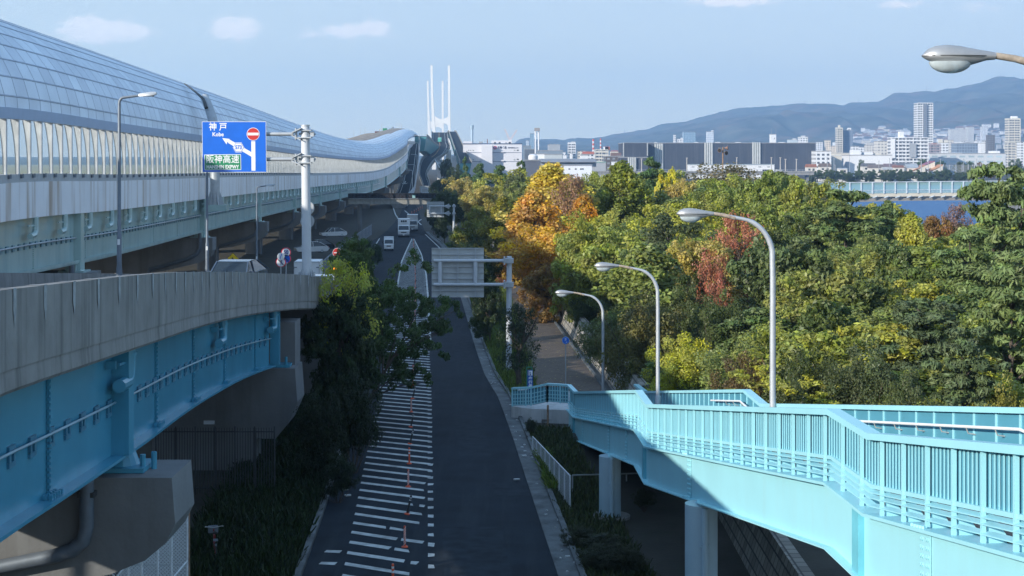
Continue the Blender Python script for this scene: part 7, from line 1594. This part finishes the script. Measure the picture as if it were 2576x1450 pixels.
# the rest of the grove between and behind them
rf = random.Random(21); PAL = [G1, G1, G2, G3, G3, CG, (.24, .255, .06), (.22, .26, .065), (.20, .24, .065), (.15, .175, .06)]
for Y, top, sp in ((60, 905, 3.6), (68, 815, 3.8), (77, 735, 4.0), (87, 675, 4.2), (98, 625, 4.4), (111, 582, 4.8), (126, 545, 5.0), (143, 515, 5.2), (162, 488, 5.5), (184, 466, 6), (210, 450, 6.5), (240, 440, 7), (275, 432, 8)):
    x = max(wr(min(Y, 285)) + (4.0 if Y < 150 else 4.5), 10.2 if Y < 78 else 0); n = 0
    while True:
        px = x / Y * F + CX + rf.uniform(-10, 10)
        if px > 2640 or n > 12: break
        pt = top + rf.uniform(-14, 30)
        if 2215 < px < 2440: pt = max(pt, 556 + rf.uniform(0, 30))
        elif 2040 < px <= 2215: pt = max(pt, 500 + rf.uniform(0, 20))
        elif px >= 2440: pt = max(pt, 560)
        if 1770 < px < 1950 and Y < 112: pt = max(pt, 775)
        if 1230 < px < 1500 and Y < 175: pt = max(pt, 690)
        if 1610 < px < 1810 and Y < 92: pt = max(pt, 905)
        if HY + F * 11.2 / Y > pt + 20 and Y < 230 or Y >= 230:
            tree_px(rf.choice(('round', 'broad', 'round', 'bush', 'broad', 'feathery', 'upright')), rf.randrange(5), 'green tree in the dense interior of the roadside grove', px, pt, Y + rf.uniform(-3, 3), sp * 1.35 * F / Y, rf.choice(PAL), group='trees of the roadside grove')
        x += sp * rf.uniform(.85, 1.2); n += 1
q = tree_px('round', 3, 'brown-orange tree bending over the narrow part of the walkway', 1420, 650, 130, 120, (.30, .17, .04)); q.rotation_euler = (0, -.42, 0)
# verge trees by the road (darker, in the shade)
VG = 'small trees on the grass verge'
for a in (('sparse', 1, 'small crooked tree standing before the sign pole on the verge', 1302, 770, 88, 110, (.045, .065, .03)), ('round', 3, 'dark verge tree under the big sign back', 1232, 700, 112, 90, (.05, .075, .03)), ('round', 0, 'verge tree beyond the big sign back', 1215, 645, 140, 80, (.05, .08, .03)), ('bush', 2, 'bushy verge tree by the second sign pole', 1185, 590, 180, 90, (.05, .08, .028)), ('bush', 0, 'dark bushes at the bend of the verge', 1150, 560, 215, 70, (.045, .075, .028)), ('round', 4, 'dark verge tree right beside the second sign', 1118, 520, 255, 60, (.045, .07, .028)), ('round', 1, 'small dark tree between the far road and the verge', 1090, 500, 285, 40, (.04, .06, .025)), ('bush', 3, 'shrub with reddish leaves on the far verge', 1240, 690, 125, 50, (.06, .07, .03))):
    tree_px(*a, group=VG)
b = MB(); x0 = (1294 - CX) / F * 88; z0 = rz(88); b.tube([V((x0 + .3, 88, z0 - .2)), P(1302, 900, 88), P(1316, 862, 88), P(1318, 820, 88)], [.17, .14, .11, .07], 8); b.tube([P(1314, 868, 88), P(1335, 835, 88), P(1350, 800, 87)], [.09, .06, .03], 6); b.tube([P(1312, 872, 88), P(1290, 840, 88), P(1278, 815, 88)], [.08, .05, .03], 6)
o = b.build('trunk', M_bark, [t for t in TREES if 'crooked' in t['label']][0], True); o.matrix_parent_inverse = o.parent.matrix_basis.inverted(); 
for v in o.data.vertices: v.co = v.co + o.parent.location
# the big tree on the near side of the ramp and the scrub around it
RG = 'trees and scrub between ramp and road'
for a in (('feathery', 2, 'large dark feathery tree leaning over the painted road', 880, 590, 78, 310, (.075, .12, .035), None, .20), ('feathery', 1, 'dark feathery tree reaching farthest over the striped zone', 885, 650, 74, 250, (.06, .10, .03), None, .52), ('sparse', 3, 'yellowish-leaved tree catching light round the orange beacon', 868, 664, 71, 170, (.36, .38, .05), -10.5), ('broad', 0, 'dark tree low against the ramp end', 855, 740, 70, 170, (.035, .055, .02), None), ('feathery', 0, 'dark middle tree between the ramp end and the striped zone', 868, 730, 70, 230, (.036, .06, .02), None), ('bush', 1, 'black-green thicket below the big feathery tree', 890, 900, 62, 180, (.024, .036, .015), None), ('bush', 2, 'black-green scrub beside the pale leaning panel', 815, 960, 60, 160, (.024, .036, .015), None), ('bush', 3, 'rough scrub sloping to the kerb', 850, 1130, 56, 100, (.024, .038, .016), None),  # beacon tree: sunlight painted into its lighter yellow leaf colour
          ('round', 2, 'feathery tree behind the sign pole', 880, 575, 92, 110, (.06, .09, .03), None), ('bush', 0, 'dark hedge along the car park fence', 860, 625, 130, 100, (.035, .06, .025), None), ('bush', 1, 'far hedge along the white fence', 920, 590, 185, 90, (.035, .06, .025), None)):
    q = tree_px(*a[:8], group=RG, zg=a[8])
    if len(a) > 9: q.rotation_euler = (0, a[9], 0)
# pale leaning sheet in the scrub
o = thing('leaning_panel', 'pale corrugated panel leaning in the dark scrub', 'panel', P(850, 1120, 63)); b = MB(); q0, q1 = P(868, 1036, 63), P(838, 1118, 63); n = 8
b.loft([[P(868 - 30 * t + w, 1036 + 82 * t, 63 + (k % 2) * .04) for t in (0, 1)] for k in range(7) for w in (k * 2.0 - 10,)], closed=False, cap=False); b.build('sheet', M_fencew, o)
# hedge and scrub under the pedestrian ramp
for i, (px, py, Y, w) in enumerate(((1462, 1345, 49, 100), (1520, 1362, 47.5, 150), (1570, 1385, 46, 150), (1500, 1395, 46, 110), (1340, 1100, 72, 40), (1620, 1260, 55, 70))):
    tree_px('bush', i % 4, ('small-leaved hedge clump by the column pedestal', 'flowering hedge clump beside the gutter', 'hedge clump in the shade of the turquoise ramp', 'hedge clump at the corner of the white fence', 'tuft of scrub at the white abutment', 'scrub behind the column pedestal')[i], px, py, Y, w, (.055, .065, .035), group='hedge clumps under the ramp')
# pines along the far shore
rp = random.Random(9)
for i in range(26):
    px = 2044 + i * 15.6 + rp.uniform(-4, 4); tree_px('pine' if i % 3 else 'round', i % 3, 'dark green pine in the even row along the far shore', px, rp.uniform(427, 434), 955, rp.uniform(34, 48), (.075, .11, .035), group='pines along the far shore', zg=-17.5)
for px, pt, w, c in ((2165, 402, 16, DKG), (2185, 410, 20, DKG), (2320, 400, 30, DKG), (2370, 402, 36, DKG), (2415, 405, 34, (.10, .12, .04)), (2465, 408, 30, (.24, .12, .05)), (2500, 405, 34, (.20, .08, .04)), (2560, 400, 40, DKG), (2440, 406, 26, DKG)):
    tree_px('round', rp.randrange(4), 'garden tree between the shore houses', px, pt, 1060, w, c, group='garden trees among the shore houses', zg=-15)
# roadside trees far down the road
for i, (px, pt, Y, w) in enumerate(((1128, 400, 560, 40), (1150, 415, 480, 50), (1100, 455, 560, 30), (1112, 470, 470, 40), (1140, 430, 400, 50))):
    tree_px('round', i % 4, 'dark tree at the foot of the winding road', px, pt, Y, w, (.045, .07, .028), group='dark trees at the foot of the winding road')
# ---- grass
def grass(name, pts, h, seed, col, m=None):
    n = len(pts); rg = np.random.default_rng(seed); p = np.array(pts); a = rg.random(n) * 6.283; w = .03 + .03 * rg.random(n); hh = h * (.4 + .9 * rg.random(n)); dx = np.cos(a) * w; dy = np.sin(a) * w; bx = rg.normal(size=n) * .35 * hh; by = rg.normal(size=n) * .35 * hh
    v = np.stack([p + np.stack([-dx, -dy, 0 * dx - .03], 1), p + np.stack([dx, dy, 0 * dx - .03], 1), p + np.stack([bx + dx * .3, by + dy * .3, hh], 1), p + np.stack([bx - dx * .3, by - dy * .3, hh], 1)], 1).reshape(-1, 3)
    me = bpy.data.meshes.new(name); me.vertices.add(4 * n); me.vertices.foreach_set('co', v.astype(np.float32).ravel()); me.loops.add(4 * n); me.loops.foreach_set('vertex_index', np.arange(4 * n, dtype=np.int32)); me.polygons.add(n); me.polygons.foreach_set('loop_start', np.arange(0, 4 * n, 4, dtype=np.int32)); me.polygons.foreach_set('loop_total', np.full(n, 4, np.int32))
    at = me.attributes.new('leaf', 'FLOAT_VECTOR', 'FACE'); at.data.foreach_set('vector', rg.random((n, 3)).astype(np.float32).ravel()); me.materials.append(M_leaf); me.update()
    o = link(bpy.data.objects.new(name, me)); o.color = tuple(col) + (1,); o['kind'] = 'stuff'; return o
rg = random.Random(4); pts = []
for _ in range(42000):
    y = 48 + 200 * rg.random() ** 1.6; a, c = road_r(y) + .85, min(wl(y) - .05, road_r(y) + 9)
    if y < 78: c = min(c, .2 if y > 66 else road_r(y) + 1.6)
    if c <= a: continue
    x = rg.uniform(a, c); pts.append((x, y, rz(y) - .1))
grass('grass', pts, .42, 1, (.11, .155, .03))
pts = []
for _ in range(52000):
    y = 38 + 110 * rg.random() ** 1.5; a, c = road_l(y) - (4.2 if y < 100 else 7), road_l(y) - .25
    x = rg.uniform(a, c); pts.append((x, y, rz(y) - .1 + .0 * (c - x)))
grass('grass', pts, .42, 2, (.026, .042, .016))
pts = []
for _ in range(9000):
    y = 44 + 30 * rg.random(); a = road_r(y) + .85; x = a + rg.random() ** 2 * 2.0; pts.append((x, y, rz(y) - .1))
grass('grass', pts, .25, 3, (.06, .075, .03))
# fallen leaves on the walkway
pts = []; b = MB()
for _ in range(260):
    y = rg.uniform(78, 130); x = rg.uniform(wl(y), wr(y)); s = rg.uniform(.04, .08); a = rg.uniform(0, 6.28); z = rz(y) + .06
    b.add([(x + s * math.cos(a + k * 1.57), y + s * math.sin(a + k * 1.57), z + .01 * (k % 2)) for k in range(4)], [(0, 1, 2, 3)])
kind(b.build('fallen_leaves', mat('dry_leaf', (.45, .35, .12), .8, var=.4, scale=5)), 'stuff')
# white picket fence along the car park under the expressway
fp = [P(px, py, Y) for px, py, Y in ((812, 668, 128), (850, 632, 160), (900, 594, 210), (942, 566, 260))]
fl_ = []
for p, q in zip(fp, fp[1:]):
    for k in range(5): fl_.append(p.lerp(q, k / 5))
fl_ = [V((p.x, p.y, p.z - 1.3)) for p in fl_]
fence('mesh_fence', 'pale picket fence along the car park under the expressway', 'fence', fl_, 1.7, tuple(fl_[0]), m=mat('shaded_fence_paint', (.20, .23, .28), .6), pr=.05, rails=(.1, .95), meshm=mesh_mat('picket_mesh', (.20, .23, .28), .25, .5))  # pale fence with the shade put into its darker colour
# dark steel fence in the dark bay under the exit ramp
f = fence('bar_fence', 'dark upright-bar fence in the shadow beneath the exit ramp', 'fence', [V((-13.5 + k * .75, 58, rz(58) - .1)) for k in range(7)], 2.6, (-11, 58, rz(58)), m=M_dark, rails=(.1, .92), mesh=False)
b = MB()
for k in range(46): b.box((-13.5 + k * .1, 58, rz(58) + 1.2), (.025, .025, 2.5))
b.build('upright_bars', M_dark, f)
b = thing('notice_plate', 'pale plate on the dark concrete below the exit ramp', 'sign', P(526, 1063, 60)); q = MB(); q.box(P(526, 1063, 60), (.42, .03, .14)); q.build('plate', M_fencew, b)
# ================================================================== haze
b = MB(); b.box((0, 4425, 238), (12200, 9250, 516)); hz = b.build('haze', [])
mh = bpy.data.materials.new('haze'); mh.use_nodes = True; t = mh.node_tree; t.nodes.remove(t.nodes['Principled BSDF']); pv = t.nodes.new('ShaderNodeVolumePrincipled')
HAZE = 0.000135
pv.inputs['Color'].default_value = (.42, .67, 1.0, 1); pv.inputs['Density'].default_value = HAZE; pv.inputs['Anisotropy'].default_value = .1
t.links.new(pv.outputs[0], t.nodes['Material Output'].inputs['Volume']); hz.data.materials.append(mh); hz['kind'] = 'stuff'

# bits of litter along the gutter
b = MB(); rg = random.Random(12)
for _ in range(46):
    y = rg.uniform(45, 110); x = road_r(y) + rg.uniform(.05, .75); s_ = rg.uniform(.03, .09); a = rg.uniform(0, 3); z = rz(y) + .05
    b.box((x, y, z), (s_ * 1.6, s_, .03), a)
for px, py in ((1410, 1312), (1318, 1150), (1300, 1210), (868, 1235), (875, 1250)):
    p = road_pt(px, py); b.box(p + V((0, 0, .06)), (.22, .12, .05), .4)
kind(b.build('litter', mat('litter_white', (.55, .56, .56), .7, var=.4, scale=9)), 'stuff')

# sunken path under the ramp: rubble wall and a white notice
b = MB(); rings, uvs = [], []
for y in np.arange(26, 62, 3.0):
    x0 = 6.6 + (y - 26) * .02; z0 = rz(y) - .3; rings.append([(x0, y, z0 - .3), (x0 + .6, y, z0 + 1.7), (x0 + 1.0, y, z0 + 1.7), (x0 + 1.1, y, z0 - .3)]); uvs.append([(y, 0), (y, 2.0), (y, 2.4), (y, 4)])
o = MB().loft(rings, uvs=uvs).build('rubble_wall', M_stone); tag(o, 'dim rubble wall in the shade below the turquoise ramp', 'wall')
nb = thing('notice_board', 'small white notice board in the shade behind the round column', 'sign', P(1611, 1330, 60)); b = MB(); b.box(P(1611, 1254, 60), (.34, .03, .44)); b.build('board', M_fencew, nb); b = MB(); b.tube([P(1625, 1345, 60.1), P(1625, 1170, 60.1)], .035, 8); b.build('post', M_galvd, nb, True)
p0, p1 = P(1440, 1196, 58.5), P(1640, 1190, 62); o = thing('barrier_rail', 'thin grey rail behind the round column under the ramp', 'rail', p0)
b = MB(); b.tube([p0, p1], .03, 8); b.build('rail', M_galv, o, True)
for k in range(4): q = p0.lerp(p1, k / 3); b = MB(); b.tube([q, V((q.x, q.y, rz(q.y) - .2))], .03, 8); b.build('post', M_galv, o, True)
